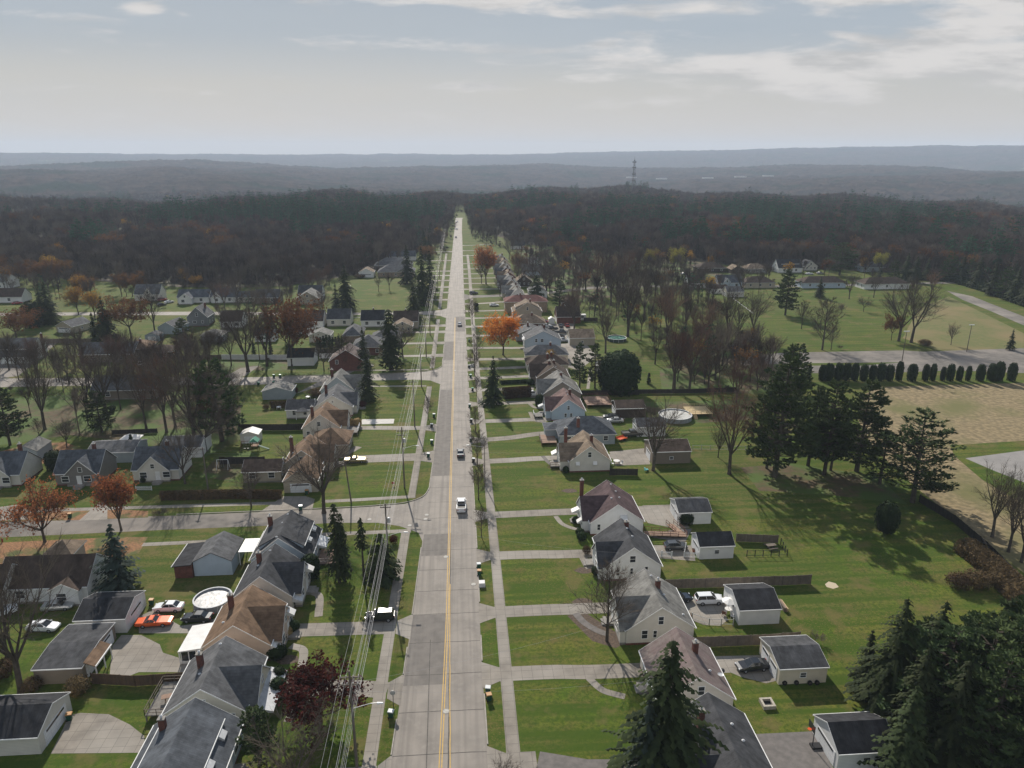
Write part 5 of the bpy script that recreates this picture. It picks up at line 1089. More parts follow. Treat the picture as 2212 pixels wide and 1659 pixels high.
house('white house with blue-grey roof and front dormer gable', -126.5, 375.5, 9.0, 12.5, 3.0, 7.0, 'white', 'slate', rz=-q, s=1, wing=(.8, 5.6, .8, 5.6), detail=1, steps=False, chim=[(-1, 7, 7.7)])
house('low white wing with blue-grey roof joined to the dormered house', -113.8, 375.0, 7.5, 9.5, 2.8, 5.2, 'offwhite', 'slate', rz=-q, s=1, detail=1, steps=False)
house('grey shingled house with steep dormers behind the tall trunk', -167.0, 383.5, 9.0, 12.5, 3.6, 7.8, 'offwhite', 'grey', rz=-q, s=1, wing=(5, 9, .6, 6.6), detail=1, steps=False)
house('brown house half hidden behind bare trees', -104.0, 373.0, 9.0, 12, 3, 6.4, 'tanbrown', 'grey', rz=-q, detail=1, steps=False)
house('beige gabled bungalow left of the round bare tree', -77.0, 364.0, 11.0, 12, 3.0, 6.4, 'tan', 'lgrey', detail=1, steps=False); house('dark roofed white house behind the beige bungalow', -84.0, 380.0, 9.0, 12, 3.2, 7.0, 'white', 'char', rz=-q, detail=1, steps=False)
hip('tan house with two grey roofs at the top of the field', -40.0, 448.0, 22, 14, 3.2, 7.4, 'tanbrick', 'grey'); garage('white fronted garage with tan gable at the top of the field', -58.0, 447.5, 9, 9, 3.0, 5.4, 'white', 'tan', rz=0, sidewin=False); hip('grey hipped house behind the field house', -44, 475, 24, 14, 3.4, 7.6, 'grey', 'grey', detail=0)
house('distant slate roofed house at the end of the field', -52, 525, 10, 20, 3.2, 6.5, 'white', 'slate', rz=-q, detail=0); house('distant grey roofed house before the road woods', -30, 640, 10, 16, 3.2, 7.0, 'grey', 'lgrey', rz=-q, detail=0)
# bottom-left block, behind the street houses
garage('white garage with grey green roof and long door at the lower left', -53.4, 79.8, 7.6, 10.5, 2.6, 4.2, 'offwhite', 'black', rz=q, dw=5.2, sidewin=False)
garage('dark roofed white garage behind the orange coupe', -53.2, 103.8, 7.4, 7.6, 2.5, 3.8, 'white', 'black', rz=q, dw=4.5, sidewin=False)
t = garage('long charcoal roofed carport with brown canopy edge', -54.3, 93.9, 10.0, 6.6, 2.5, 3.0, 'tanbrown', 'char', rz=q, sidewin=False)
cb = MB(); cb.hexa([(-4.6, -1.6, 2.2), (.3, -1.6, 2.2), (.3, -.1, 2.9), (-4.6, -.1, 2.9), (-4.6, -1.6, 2.32), (.3, -1.6, 2.32), (.3, -.1, 3.05), (-4.6, -.1, 3.05)], ROOF['brown']); cb.box(-4.6, .3, -1.75, -1.6, 2.15, 2.36, TRIM)
for xx in (-4.4, -2, .1): cb.box(xx-.07, xx+.07, -1.6, -1.46, 0, 2.2, TRIM)
obj('canopy', cb, t)
house('long white house with black brown roof beside the blue spruce', -77.5, 113.4, 8.6, 14.4, 3.0, 6.4, 'white', 'dbrown', rz=-q, s=1, wing=(9.0, 13.5, 1.2, 4.2), detail=1, steps=False); house('white gabled house behind the grey multi-stemmed tree', -84.5, 111.0, 8.8, 9.0, 3.0, 6.4, 'offwhite', 'dbrown', rz=-q, s=1, detail=1, steps=False)
hip('small tan hipped roof showing behind the long white house', -73.3, 120.0, 4.6, 4.6, 2.8, 4.6, 'tan', 'tan', detail=0, name='garage', cat='garage')
garage('blue-grey garage with grey gable roof beside the flat black annex', -44.9, 115.7, 6.6, 7.5, 2.8, 4.5, 'lblue', 'grey', doors=0, rz=0, sidewin=False, detail=0)
an = thing('annex', 'low black roofed annex with brick end beside the blue-grey garage', 'annex', (-49.8, 115.2, 0)); m = MB(); m.box(-1.55, 1.5, 0, 7.4, 0, 2.4, BRICK); obj('wall', m, an); m = MB(); m.hexa([(-1.8, -.3, 2.35), (1.52, -.3, 2.6), (1.52, 7.7, 2.6), (-1.8, 7.7, 2.35), (-1.8, -.3, 2.5), (1.52, -.3, 2.75), (1.52, 7.7, 2.75), (-1.8, 7.7, 2.5)], ROOF['black']); m.box(-1.9, -1.8, -.3, 7.7, 2.33, 2.52, TRIM); obj('roof', m, an)
def canopy(label, x0, x1, y0, y1, z, mat, name='carport', slope=0):
    t = thing(name, label, name, (x0, y0, 0)); w = x1-x0; D = y1-y0; m = MB(); m.hexa([(0, 0, z-slope), (w, 0, z-slope/2), (w, D, z-slope/2), (0, D, z-slope), (0, 0, z+.12-slope), (w, 0, z+.12), (w, D, z+.12), (0, D, z+.12-slope)], mat); obj('roof', m, t)
    for a in (.12, w-.12):
        for b in (.12, D-.12): p = MB(); p.box(a-.07, a+.07, b-.07, b+.07, 0, z-slope, TRIM); obj('post', p, t)
    return t
canopy('white flat carport roof between the blue-grey garage and corner house', -41.3, -38.1, 118.8, 123.6, 2.6, WMET)
t = canopy('white screened porch roof beside the pinkish house', -42.3, -38.6, 91.8, 98.0, 2.6, WMET, 'porch', .5)
m = MB(); m.box(.25, 3.6, .25, .3, 0, 2.1, CGLASS); m.box(.25, .3, .3, 5.9, 0, 2.1, CGLASS)
for xx in (.25, 1.35, 2.45, 3.5): m.box(xx, xx+.12, .2, .32, 0, 2.15, TRIM)
m.box(.2, 3.6, .18, .33, 0, .45, TRIM); obj('screen', m, t)
# left street facing the asphalt side street
house('grey sided house with white trimmed gable and black shutters', -92.0, 159.9, 8.6, 9.6, 3.0, 6.8, 'grey', 'slate', rz=-q, s=1, wing=(2.6, 9.2, .5, 6.2), trimm=TRIM, wins=[], chim=[(-2.2, 6.2, 7.4)])
house('white house with slate roof, black shutters and orange tree before it', -75.6, 160.8, 8.2, 10.2, 2.9, 6.8, 'offwhite', 'slate', rz=-q, s=1, wing=(1.4, 8.2, .5, 6.2), wins=[], chim=[(-2.0, 6.0, 7.3)])
house('brick and white house at the left edge with a white side gable', -110.5, 160.6, 9.0, 10.6, 2.9, 6.6, 'offwhite', 'slate', rz=-q, s=1, wing=(2.6, 8.6, .6, 5.8), wins=[], chim=[(-2.6, 7.6, 7.4)])
for (x, y, z, w, h, sh) in [(-86.2, 155.05, 3.9, .9, 1.1, 1), (-84.2, 155.05, 1.1, 1.0, 1.5, 1), (-70.9, 156.1, 4.1, 1.1, 1.0, 1)]: pass
garage('white garage with grey flat gable behind the grey house', -91.0, 172.0, 8.0, 11.0, 2.7, 4.0, 'greyblue', 'grey', rz=-q, sidewin=False); garage('light grey garage with black front slope under bare trees', -74.5, 174.0, 8.0, 9.6, 2.7, 4.2, 'white', 'grey', rz=-q, sidewin=False)
shed('blue-grey shed with pale roof behind the left edge house', -106.5, 170.5, 5.4, 6.5, 2.6, 3.9, 'greyblue', 'lgrey'); shed('white garden shed with tan roof on the back lawn', -55.5, 178.5, 4.6, 3.6, 2.4, 3.2, 'offwhite', 'white', name='shed')
# distant white sheds in the valley
for i, (u, v) in enumerate([(1365, 384), (1430, 387), (1530, 389), (1600, 390), (1660, 388)]):
    x, y = at(u, v, -30); x *= .93; y *= .93; z = terrain(x, y)+4; b = MB(); b.box(-22, 22, 0, 15, 0, 5, mk('far_roof', (.5, .5, .5))); tag(obj('warehouse', b, None, (x, y, z+9)), 'low white warehouse far off in the hazy valley', 'warehouse', 'white warehouses far in the valley')
# ============================================================ vehicles
A0 = 0.0
car('suv', 'black', -14.1, 100.7, pi, 'black suv parked across the left sidewalk')
car('pickup', 'white', -1.0, 138.5, q, 'white pickup truck driving on the street, open bed', name='pickup_truck')
car('sedan', 'grey', -1.1, 167.0, q, 'dark grey car driving ahead of the white pickup', name='car')
x, y = at(993, 703); car('sedan', 'silver', x, y, q, 'silver car driving past the third crossing', name='car')
for (u, v, p, lb) in [(985, 514, 'navy', 'dark car nearest of the three oncoming cars far up the street'), (987, 496, 'silver', 'silver middle one of the three oncoming cars far up the street'), (988, 480, 'white', 'white farthest of the three oncoming cars far up the street')]:
    x, y = at(u, v); car('sedan', p, x, y, -q, lb, name='car')
car('suv', 'white', 40.0, 101.5, 0, 'silver white off-roader parked in front of a white garage')
car('sedan', 'navy', 35.0, 102.2, .2, 'blue car half hidden behind the light grey roofed house')
car('hatch', 'grey', 39.4, 119.0, 0, 'dark grey hatchback by the white picket fence')
car('sedan', 'black', 40.9, 85.1, pi+.08, 'black sedan facing out before the cream garage')
car('sedan', 'white', -48.9, 105.7, pi-.05, 'white sedan beside the pool, behind the orange coupe')
car('coupe', 'orange', -49.7, 101.9, .05, 'orange old coupe parked before the dark roofed garage')
car('sedan', 'black', -43.3, 102.5, pi-.08, 'black sedan between orange coupe and round pool')
car('sedan', 'silver', -67.2, 107.3, .1, 'silver car behind the leafless shrubs at the left')
car('sedan', 'white', -66.6, 101.8, -.1, 'white car below the silver one at the left yard'); car('pickup', 'white', -76.0, 105.8, .5, 'white pickup at the far left yard under branches')
car('sedan', 'white', -79.5, 95.5, .4, 'white car partly out of the frame at the left edge')
car('coupe', 'gold', -26.5, 164.5, 0, 'gold coupe at the end of a side drive')
x, y = at(1150, 855); car('suv', 'white', x, y, 0, 'silver white suv beside the brown hedge'); car('sedan', 'black', 41.6, 190.3, pi-.1, 'black car behind the silver car near the brown garage')
car('sedan', 'silver', 42.0, 187.2, pi-.05, 'silver car nearest the lawn beside the round pool yard'); car('pickup', 'grey', 44.5, 176.5, .1, 'dark trailer truck by the bare tree')
car('suv', 'silver', 40.0, 279.5, 0, 'white silver suv beside the tan garage'); car('sedan', 'black', 39.5, 287.0, .2, 'black car on the crowded yard behind the silver suv'); car('pickup', 'black', 41.5, 293.5, -.2, 'black pickup on the crowded yard')
car('pickup', 'black', 38.0, 300, .1, 'black truck nearest the tan roofed house'); car('sedan', 'white', 36.5, 306, .3, 'white car at the top of the crowded yard'); car('sedan', 'grey', 42.8, 306.4, q, 'grey car left of two parked nose to the long garage'); car('sedan', 'red', 45.6, 306.2, q, 'red grey car right of two parked nose to the long garage')
car('sedan', 'red', 36.8, 314.5, -.4, 'red car between tan house and white shed'); car('sedan', 'white', 16.0, 353.6, 0, 'white sedan on a drive across from the red brown roof'); car('suv', 'black', 6.5, 387, .1, 'black suv pulling out of the side street far up')
x, y = at(540, 1365/1.7359); x, y = at((0+1335/2.4578)/K_, (900+1160/2.4578)/K_); car('suv', 'white', x, y, .4, 'white suv before the dark brown split-level house')
for (c, px_, py_, k, p, r, lb) in [('J', 1490, 605, 'sedan', 'black', .8, 'black car on the drive of the white bungalow'), ('J', 1560, 580, 'sedan', 'white', .8, 'white car beside the white bungalow'), ('J', 160, 590, 'sedan', 'red', .7, 'red car before the long white ranch house'), ('J', 1500, 560, 'suv', 'red', .8, 'dark red suv between two white houses')]:
    x, y = at((px_/2.4578)/K_, (900+py_/2.4578)/K_); car(k, p, x, y, r, lb)
for px_, py_, p, lb in [(1480, 690, 'white', 'white car right of the house with brown dormer'), (1590, 685, 'silver', 'silver car beside the pale grey gabled house'), (180, 690, 'silver', 'silver car at the corner of the back street')]:
    x, y = at((2500+px_/2.765)/K_, (780+py_/2.765)/K_); car('sedan', p, x, y, 0, lb)
# ============================================================ wheeled bins
CRP = dict(A=(0,2000,1.8855),B=(1000,2000,1.885),C=(1900,2000,1.885),D=(2800,2000,1.8856),E=(0,1400,2.37),F=(800,1400,2.37),G=(1700,1400,2.37),H=(2500,1400,2.37),I=(3140,1200,1.843),J=(0,900,2.4578),K=(800,900,2.4578),L=(1700,900,2.765),M=(2400,900,1.536),R=(1700,1300,4.1475),S=(1000,1800,3.318),T=(2350,1650,3.318),V=(1800,880,3.771),W=(0,950,3.6875),U=(2500,780,2.765))
def px(c, x, y): a = CRP[c]; return (a[0]+x/a[2])/K_, (a[1]+y/a[2])/K_
def gat(c, x, y, z=0): return at(*px(c, x, y), z)
for c, x_, y_, ld, bd, lb in [('B', 1500, 248, 'grey', 'green', 'green bin with pale lid at the right kerb above the white box'), ('B', 1504, 296, 'brown', 'green', 'green bin with tan lid just above the white box'), ('B', 1565, 1130, 'grey', 'green', 'green bin with white lid at the lower right kerb'), ('B', 1572, 1180, 'brown', 'green', 'green bin with tan lid at the lower right kerb'),
        ('B', 880, 1300, 'grey', 'green', 'large dark green bin at the lower left kerb'), ('F', 1962, 390, 'grey', 'green', 'bin by the left kerb beyond the white drive'), ('F', 1942, 480, 'grey', 'black', 'black bin on its verge left of the street, fallen shadow'), ('F', 1942, 625, 'grey', 'green', 'green bin on the left verge next to a wide drive'), ('F', 1912, 745, 'grey', 'green', 'green bin left of the street before the gold coupe drive'),
        ('F', 778, 1215, 'grey', 'green', 'green bin with white lid beside the asphalt side street'), ('F', 832, 1075, 'brown', 'green', 'green bin with orange lid before the garage door'), ('F', 455, 935, 'grey', 'green', 'green bin behind the beige house'), ('F', 403, 105, 'green', 'green', 'green bin left of two beside the second side street'), ('F', 537, 98, 'green', 'green', 'green bin right of two beside the second side street'),
        ('E', 150, 1290, 'green', 'green', 'green bin by the left edge drive'), ('E', 625, 1285, 'brown', 'green', 'green bin with olive lid between two orange trees'), ('A', 1075, 505, 'brown', 'green', 'green bin with orange lid behind the white sedan'), ('A', 495, 1320, 'brown', 'green', 'green bin with orange lid beside the lower left garage'),
        ('R', 270, 480, 'grey', 'green', 'green bin on the right verge beside the spruce tree'), ('R', 255, 945, 'grey', 'green', 'green bin on the right verge before the tree shadow'), ('R', 280, 1180, 'grey', 'black', 'black bin between small bare trees at the right kerb'), ('R', 275, 1480, 'grey', 'green', 'green bin beside the street lamp at the right kerb'), ('R', 300, 690, 'green', 'black', 'dark bin on the verge left of the spruce'), ('R', 245, 330, 'grey', 'black', 'bin beside the grey covered grill at the right verge'),
        ('K', 560, 1268, 'green', 'green', 'left one of two green bins across the second side street'), ('K', 618, 1268, 'green', 'green', 'right one of two green bins across the second side street'), ('G', 180, 790, 'grey', 'black', 'dark bin with white lid beyond the pickup'), ('G', 155, 35, 'green', 'green', 'green bin far up the right verge'), ('L', 165, 1055, 'green', 'green', 'green bin left of the orange maple drive')]:
    x, y = gat(c, x_, y_); bin_(x, y, lb, ld, bd, rz=U(-.3, .3)+q)
x, y = gat('B', 1522, 372); m = MB(); m.hexa([(-.55, -.5, 0), (.55, -.5, 0), (.55, .5, 0), (-.55, .5, 0), (-.5, -.45, .8), (.5, -.45, .8), (.5, .45, .9), (-.5, .45, .9)], WMET); tb = thing('utility_box', 'white square box on the right verge', 'utility box', (x, y, 0)); obj('cabinet', m, tb); m = MB(); m.box(-.6, .6, -.55, .55, -.05, .06, FOUND); obj('base', m, tb)
# ============================================================ poles, lamps, wires
PX = -13.8; pys = [36, 70.5, 112.5, 149, 187.5, 224, 259, 295, 332, 368, 404, 440, 476, 512, 560, 610, 660, 720, 790, 860]
for i, yy in enumerate(pys[1:]):
    lb = ['utility pole with crossarm in front of the burgundy tree', 'utility pole rising behind the clipped pine at the corner', 'tall utility pole with transformer beside the corner sidewalk', 'utility pole beside the white drive', 'utility pole at the second crossing'][i] if i < 5 else 'wooden utility pole far up the left of the street'
    xx = PX+.0018*(yy-70)*(1 if yy > 300 else 1); util_pole(xx, yy, 14.6 if i < 3 else 13.6, lb, arms=[(-.9, 1.15), (-1.9, 1.0)] if i in (0, 2) else [(-.7, .9)], trans=i in (2, 1), lamp={0: 9.3, 1: 8.4, 2: 9.5, 4: 9}.get(i))
def pxx(yy): return PX+.0018*(yy-70)
WIRES = [(-1.05, 13.9), (-.4, 13.9), (.4, 13.9), (1.05, 13.9), (.25, 12.4), (.3, 11.2), (.35, 9.9), (.4, 9.4), (.3, 8.9), (-.3, 10.6)]
for k, (dx, z) in enumerate(WIRES):
    for a, b in zip(pys, pys[1:]):
        if a > 600: break
        wire((pxx(a)+dx, a, z), (pxx(b)+dx, b, z), .55+.1*(k % 3), 'grey cable strung along the left utility poles', r=.015)
for p, r_ in [((pxx(70.5), 70.5, 12.9), (27, 92, 5.8)), ((pxx(112.5), 112.5, 12), (26.5, 109.5, 5.2)), ((pxx(70.5), 70.5, 11.8), (26, 78, 5.2)), ((pxx(112.5), 112.5, 11), (-28.5, 118, 4.6)), ((pxx(70.5), 70.5, 9), (-28.5, 82, 4)), ((pxx(149), 149, 12), (-58, 151, 9.5)), ((pxx(149), 149, 11.4), (-58, 151, 8.9)), ((-58, 151, 9.3), (-150, 152, 9.3)), ((pxx(149), 149, 10), (26, 156, 5))]:
    wire(p, r_, 1.0, 'thin service cable crossing from a utility pole', .010)
util_pole(-57.3, 151.2, 10.2, 'plain wooden pole before the hedge by the side street', arms=[(-.4, .5)], group='utility poles along the side street')
x, y = gat('F', 1227, 1150); t = thing('utility_pole', 'leaning bare pole behind the garage on the corner lawn', 'utility pole', (x, y, 0)); m = MB(); m.tube((0, 0, -.2), (-.9, .8, 9.4), .18, .12, 8, POLEW, True); obj('shaft', m, t)
def street_lamp(x, y, H, label, d=-1, arm=2.6):
    t = thing('street_lamp', label, 'street lamp', (x, y, 0)); m = MB(); m.tube((0, 0, -.1), (0, 0, H), .11, .07, 8, POLEW, True); obj('pole', m, t); m = MB(); m.tube((0, 0, H-.5), (d*arm, 0, H+.1), .04, .035, 5, GALV); ao = obj('arm', m, t)
    m = MB(); m.hexa([(d*(arm-.1), -.12, H), (d*(arm+.65), -.1, H+.02), (d*(arm+.65), .1, H+.02), (d*(arm-.1), .12, H), (d*arm, -.1, H+.18), (d*(arm+.6), -.08, H+.14), (d*(arm+.6), .08, H+.14), (d*arm, .1, H+.18)], LID); obj('lamp_head', m, ao); return t
street_lamp(4.35, 148.7, 10.0, 'street lamp on a wooden pole among the right verge saplings', -1, 3.4); x, y = gat('R', 340, 395); street_lamp(x, y, 10, 'bare dark pole by the right sidewalk beyond the lamp', -1, .4)
x, y = gat('K', 1068, 1262); t = thing('street_lamp', 'black garden lamp post on the lawn of the brick house', 'street lamp', (x, y, 0)); m = MB(); m.tube((0, 0, 0), (0, 0, 2.6), .06, .05, 6, BLACKP); obj('pole', m, t); m = MB(); m.lathe([(.1, 2.6), (.2, 3.0), (.22, 3.02), (.03, 3.25)], 6, BLACKP); obj('lantern', m, t)
for u, v, v2, lb in [(1944, 806, 716, 'thin parking lot lamp pole with double head'), (2088, 760, 702, 'lamp pole at the far end of the parking lot'), (1626, 775, 735, 'dark timber pole behind the pines'), (757, 671, 618, 'slim pole in front of the twin spruces')]:
    x, y = at(u, v); t = thing('street_lamp', lb, 'street lamp', (x, y, 0)); h = height_of(u, v, v2); m = MB(); m.tube((0, 0, 0), (0, 0, h), .16, .1, 6, POLEW); obj('pole', m, t); m = MB(); m.box(-1.0, 1.0, -.2, .2, h-.05, h+.15, LID); obj('lamp_head', m, t)
# stop sign at the lower left, seen from behind
x, y = gat('B', 897, 1230); t = thing('street_sign', 'round grey sign back on a green post beside the large bin', 'sign', (x, y, 0)); m = MB(); m.box(-.04, .04, -.04, .04, 0, 2.6, BLACKP); obj('post', m, t); m = MB(); m.prism([(.38*cos(i*pi/4+pi/8), 2.4+.38*sin(i*pi/4+pi/8)) for i in range(8)], 'y', -.07, -.04, GALV); obj('sign_plate', m, t)
# radio tower
x, y = at(1367, 425); x, y = x*1.05, y*1.05; TH = 66; t = thing('radio_mast', 'tall lattice radio mast standing above the woods', 'radio mast', (x, y, terrain(x, y)))
m = MB(); DK = mk('mast_steel', (.12, .12, .125)); 
for i in range(3):
    a = i*2*pi/3; c0 = Vector((4.6*cos(a), 4.6*sin(a), 0)); c1 = Vector((1.1*cos(a), 1.1*sin(a), TH)); m.tube(c0, c1, .42, .30, 4, DK)
    b0 = Vector((4.6*cos(a+2*pi/3), 4.6*sin(a+2*pi/3), 0)); b1 = Vector((1.1*cos(a+2*pi/3), 1.1*sin(a+2*pi/3), TH))
    for k in range(16): m.tube(c0.lerp(c1, k/16), b0.lerp(b1, (k+1)/16), .16, .16, 3, DK); m.tube(b0.lerp(b1, k/16), c0.lerp(c1, (k+1)/16), .16, .16, 3, DK)
obj('lattice', m, t)
for z in (TH*.42, TH*.60, TH*.78, TH*.93):
    m = MB()
    for i in range(9): a = i*2*pi/9; m.box(3.1*cos(a)-.35, 3.1*cos(a)+.35, 3.1*sin(a)-.35, 3.1*sin(a)+.35, z-1.2, z+1.4, DK); m.tube((0, 0, z), (3.1*cos(a), 3.1*sin(a), z), .1, .1, 3, DK)
    obj('antenna_ring', m, t)
m = MB(); m.tube((0, 0, TH), (0, 0, TH+6), .25, .1, 5, DK); obj('spire', m, t)
# ============================================================ fences, decks, pools, garden things
fence('brown board fence between the concrete yard and lawn, lower left', [px('A', 655, 1065), px('A', 960, 1082), px('A', 1310, 1060)], 1.8, WOODB)
fence('tall grey wooden fence behind the silver off-roader', [px('C', 1120, 395), px('C', 1885, 370), px('D', 250, 370), px('D', 450, 360)], 1.9, WOODF)
fence('weathered wooden fence above the dark sedan', [px('C', 1310, 810), px('C', 1820, 790), px('D', 370, 770)], 1.9, WOODF)
fence('dark wooden fence behind the kitchen garden', [px('T', 1360, 1265), px('D', 218, 70)], 1.7, WOODF); fence('black solid fence panel beside the cream house', [px('G', 1390, 905), px('G', 1635, 910)], 1.7, DARKF)
fence('white picket fence left part by the grey hatchback', [px('T', 310, 1445), px('T', 560, 1462)], 1.2, WHITEF, rail=True, picket=True); fence('white picket fence right part touching the small garage', [px('T', 735, 1350), px('T', 710, 1462), px('T', 885, 1470)], 1.2, WHITEF, rail=True, picket=True)
fence('thin wire garden fence round the vegetable plot', [px('D', 0, 165), px('D', 285, 160), px('D', 240, 80)], 1.3, BLACKP, rail=True, post=1.6); fence('chain-link fence along the concrete yard by the tan table', [px('C', 1310, 610), px('C', 1430, 650), px('C', 1600, 652)], 1.2, GALV, rail=True)
fence('dark fence across the back of the green lawn', [px('F', 225, 510), px('F', 620, 510), px('F', 835, 505)], 1.9, DARKF); fence('black fence below the playset lawn', [px('F', 60, 810), px('F', 460, 805)], 1.9, DARKF)
fence('long white vinyl fence behind the double garage', [px('K', 980, 1092), px('K', 1150, 1090)], 1.9, WHITEF); fence('long grey vinyl fence left of the double garage', [px('K', 80, 1102), px('K', 735, 1105)], 1.9, WHITEF); fence('grey wooden fence beyond the conical pine', [px('J', 1640, 1110), px('K', 75, 1102)], 1.8, WOODF)
fence('grey board fence behind the white two-storey house', [px('J', 370, 955), px('J', 850, 950)], 1.9, WOODF); fence('dark fence at the edge of the dry meadow', [at(1985, 1085), at(2060, 1130), at(2130, 1190), at(2230, 1290)], 1.8, DARKF, world=True)
fence('low dark fence before the dark twin trees', [at(1380, 851), at(1490, 850), at(1515, 849), at(1590, 846)], 1.5, DARKF, world=True); fence('dark long fence behind the red deck', [at(1225, 855), at(1380, 853)], 1.7, DARKF, world=True)
fence('chain-link fence across the lawn below the pool deck', [px('H', 230, 680), px('H', 700, 685)], 1.2, GALV, rail=True); fence('low dark fence below bare trees behind the white tent', [px('E', 1000, 545), px('E', 1400, 530)], 1.3, DARKF)
fence('white rail fence at the top of the field', [px('K', 1265, 282), px('K', 1490, 270)], 1.3, WHITEF, rail=True, post=6); fence('white board along the lawn behind the grey garage', [px('U', 680, 935), px('U', 900, 1100)], .5, WHITEF); fence('dark brown fence beside the parked camper', [px('V', 1470, 1230), px('V', 1660, 1230)], 1.8, DARKF)
fence('white low porch fence before the shuttered white house', [px('E', 1210, 1040), px('E', 1350, 1040)], 1.0, WHITEF, rail=True, picket=True)
# ramp beside the plum roofed house
t = thing('wheelchair_ramp', 'reddish wooden ramp with brown rails beside the plum roofed house', 'ramp', (34.7, 123.2, 0)); m = MB(); m.hexa([(0, 0, .6), (8.0, -.6, .3), (8.0, 1.0, .3), (0, 1.6, .6), (0, 0, .72), (8.0, -.6, .42), (8.0, 1.0, .42), (0, 1.6, .72)], DECK); m.hexa([(6.4, 1.0, .3), (8.0, 1.0, .3), (7.0, 5.2, .0), (5.6, 5.2, .0), (6.4, 1.0, .42), (8.0, 1.0, .42), (7.0, 5.2, .06), (5.6, 5.2, .06)], DECK); obj('walkway', m, t)
railing(t, [(0, 0), (8.0, -.6)], (.7, .42)); railing(t, [(0, 1.7), (6.3, 1.1)], (.7, .42)); railing(t, [(8.05, -.6), (8.05, 1.0), (7.05, 5.2)], (.4, .2)); railing(t, [(6.3, 1.1), (5.5, 5.2)], (.4, .1))
deck('red brown raised deck behind the taupe house', 36.2, 199.8, 7.6, 8.0, .9, DECK, RAIL, 'rbf'); x, y = gat('H', 200, 395); deck('new lumber deck beside the large round pool', x, y, 6.8, 6.5, 1.1, NEWWOOD, NEWWOOD, 'rbf', steps=(1.6, 0, 0, -1))
deck('grey weathered deck with rails behind the cream house', -42.6, 80.6, 3.0, 6.4, 1.0, GDECK, WOODF, 'lfb'); deck('wooden porch deck before the blue-grey house', 19.6, 171.6, 4.0, 5.6, .8, DECK, GDECK, 'lf', steps=(0, 3, -1, 0)); deck('small wooden front steps deck of the cream house', 20.2, 157.0, 2.6, 2.4, .7, GDECK, WOODB, 'f', steps=(0, 1.2, -1, 0))
deck('white front porch deck with rails of the brown roofed house', -31.6, 182.0, 3.2, 5.0, .9, GDECK, WHITEF, 'rf'); deck('grey front deck beside the slate grey two-storey house', -125.0, 318, 5.5, 4, .8, GDECK, WHITEF, 'lf')
deck('small front porch of the pale blue-grey house', 19.8, 191.5, 2.4, 3, .7, GDECK, WHITEF, 'lf'); deck('brick front porch beneath the flat awning', -27.3, 117.5, 3.6, 5.2, .5, DECK, BLACKP, 'rf')
SILV = mk('silver_tarpaulin', (.34,.33,.33), (.12,.14,.16), 1.0, .4, 6, .4, .6, spec=.5, bump=.5); BLUET = mk('blue_tarpaulin', (.06,.25,.42), (.03,.12,.22), 1, .4); GRT = mk('pale_pool_cover', (.55,.54,.50), (.40,.40,.38), .8, .5, 5, bump=.5); TEAL = mk('green_pool_water', (.10,.22,.17), (.06,.14,.12), 1, .15, spec=.6)
pool('round pool with wrinkled silver cover on the lawn', -42.2, 106.9, 3.0, 1.25, mk('pool_wall_grey', (.33,.35,.37), (.27,.29,.31), 2), SILV); x, y = gat('G', 1970, 400); pool('large round pool with pale cover beside a lumber deck', x, y, 4.6, 1.25, MATS['pool_wall_grey'], GRT)
x, y = gat('L', 1692, 1040); pool('round green pool on the far lawn below bare trees', x, y, 3.9, 1.2, mk('pool_wall_dark', (.06,.08,.07)), TEAL); x, y = gat('E', 1075, 735); pool('blue round pool behind the grey house', x, y, 2.4, 1.1, BLUET, BLUET)
# white tent
x, y = gat('E', 1168, 650); t = thing('garden_tent', 'white peaked canopy tent on the back lawn', 'tent', (x, y, 0)); m = MB(); P = [(-2.4, -2.4, 2.2), (2.4, -2.4, 2.2), (2.4, 2.4, 2.2), (-2.4, 2.4, 2.2), (0, 0, 3.5)]; m.add(P, [(0, 1, 4), (1, 2, 4), (2, 3, 4), (3, 0, 4)], WMET); m.add([(p[0], p[1], 1.95) for p in P[:4]]+P[:4], [(0, 1, 5, 4), (1, 2, 6, 5), (2, 3, 7, 6), (3, 0, 4, 7)], WMET); obj('canopy', m, t)
for p in P[:4]: m = MB(); m.tube((p[0], p[1], 0), (p[0], p[1], 2.2), .05, .05, 5, GALV); obj('leg', m, t)
# playset
x, y = gat('F', 375, 680); t = thing('playset', 'wooden playset with green roof and slide on the lawn', 'playset', (x, y, 0)); m = MB()
for a in (-.8, .8):
    for b in (-.8, .8): m.box(a-.06, a+.06, b-.06, b+.06, 0, 2.6, RAIL)
m.box(-.85, .85, -.85, .85, 1.2, 1.3, DECK); obj('tower', m, t); m = MB(); m.add([(-1.1, -1.1, 2.5), (1.1, -1.1, 2.5), (1.1, 1.1, 2.5), (-1.1, 1.1, 2.5), (0, -1.1, 3.4), (0, 1.1, 3.4)], [(0, 1, 4), (1, 2, 5, 4), (2, 3, 5), (3, 0, 4, 5)], mk('green_canvas', (.10,.28,.2))); obj('roof', m, t)
m = MB(); m.hexa([(.8, -.35, 1.2), (3.4, -.35, .1), (3.4, .35, .1), (.8, .35, 1.2), (.8, -.35, 1.3), (3.4, -.35, .2), (3.4, .35, .2), (.8, .35, 1.3)], MATS['bin_green']); obj('slide', m, t); m = MB()
for s_ in (-1, 1): m.tube((-3.6, s_*1.1, 0), (-3.3, 0, 2.4), .07, .07, 5, RAIL)
m.tube((-3.3, 0, 2.4), (-.8, 0, 2.4), .07, .07, 5, RAIL)
for xx in (-2.6, -1.8): m.tube((xx, 0, 2.4), (xx, .1, .5), .02, .02, 3, BLACKP); m.box(xx-.25, xx+.25, -.1, .15, .45, .5, BLACKP)
obj('swing_frame', m, t)
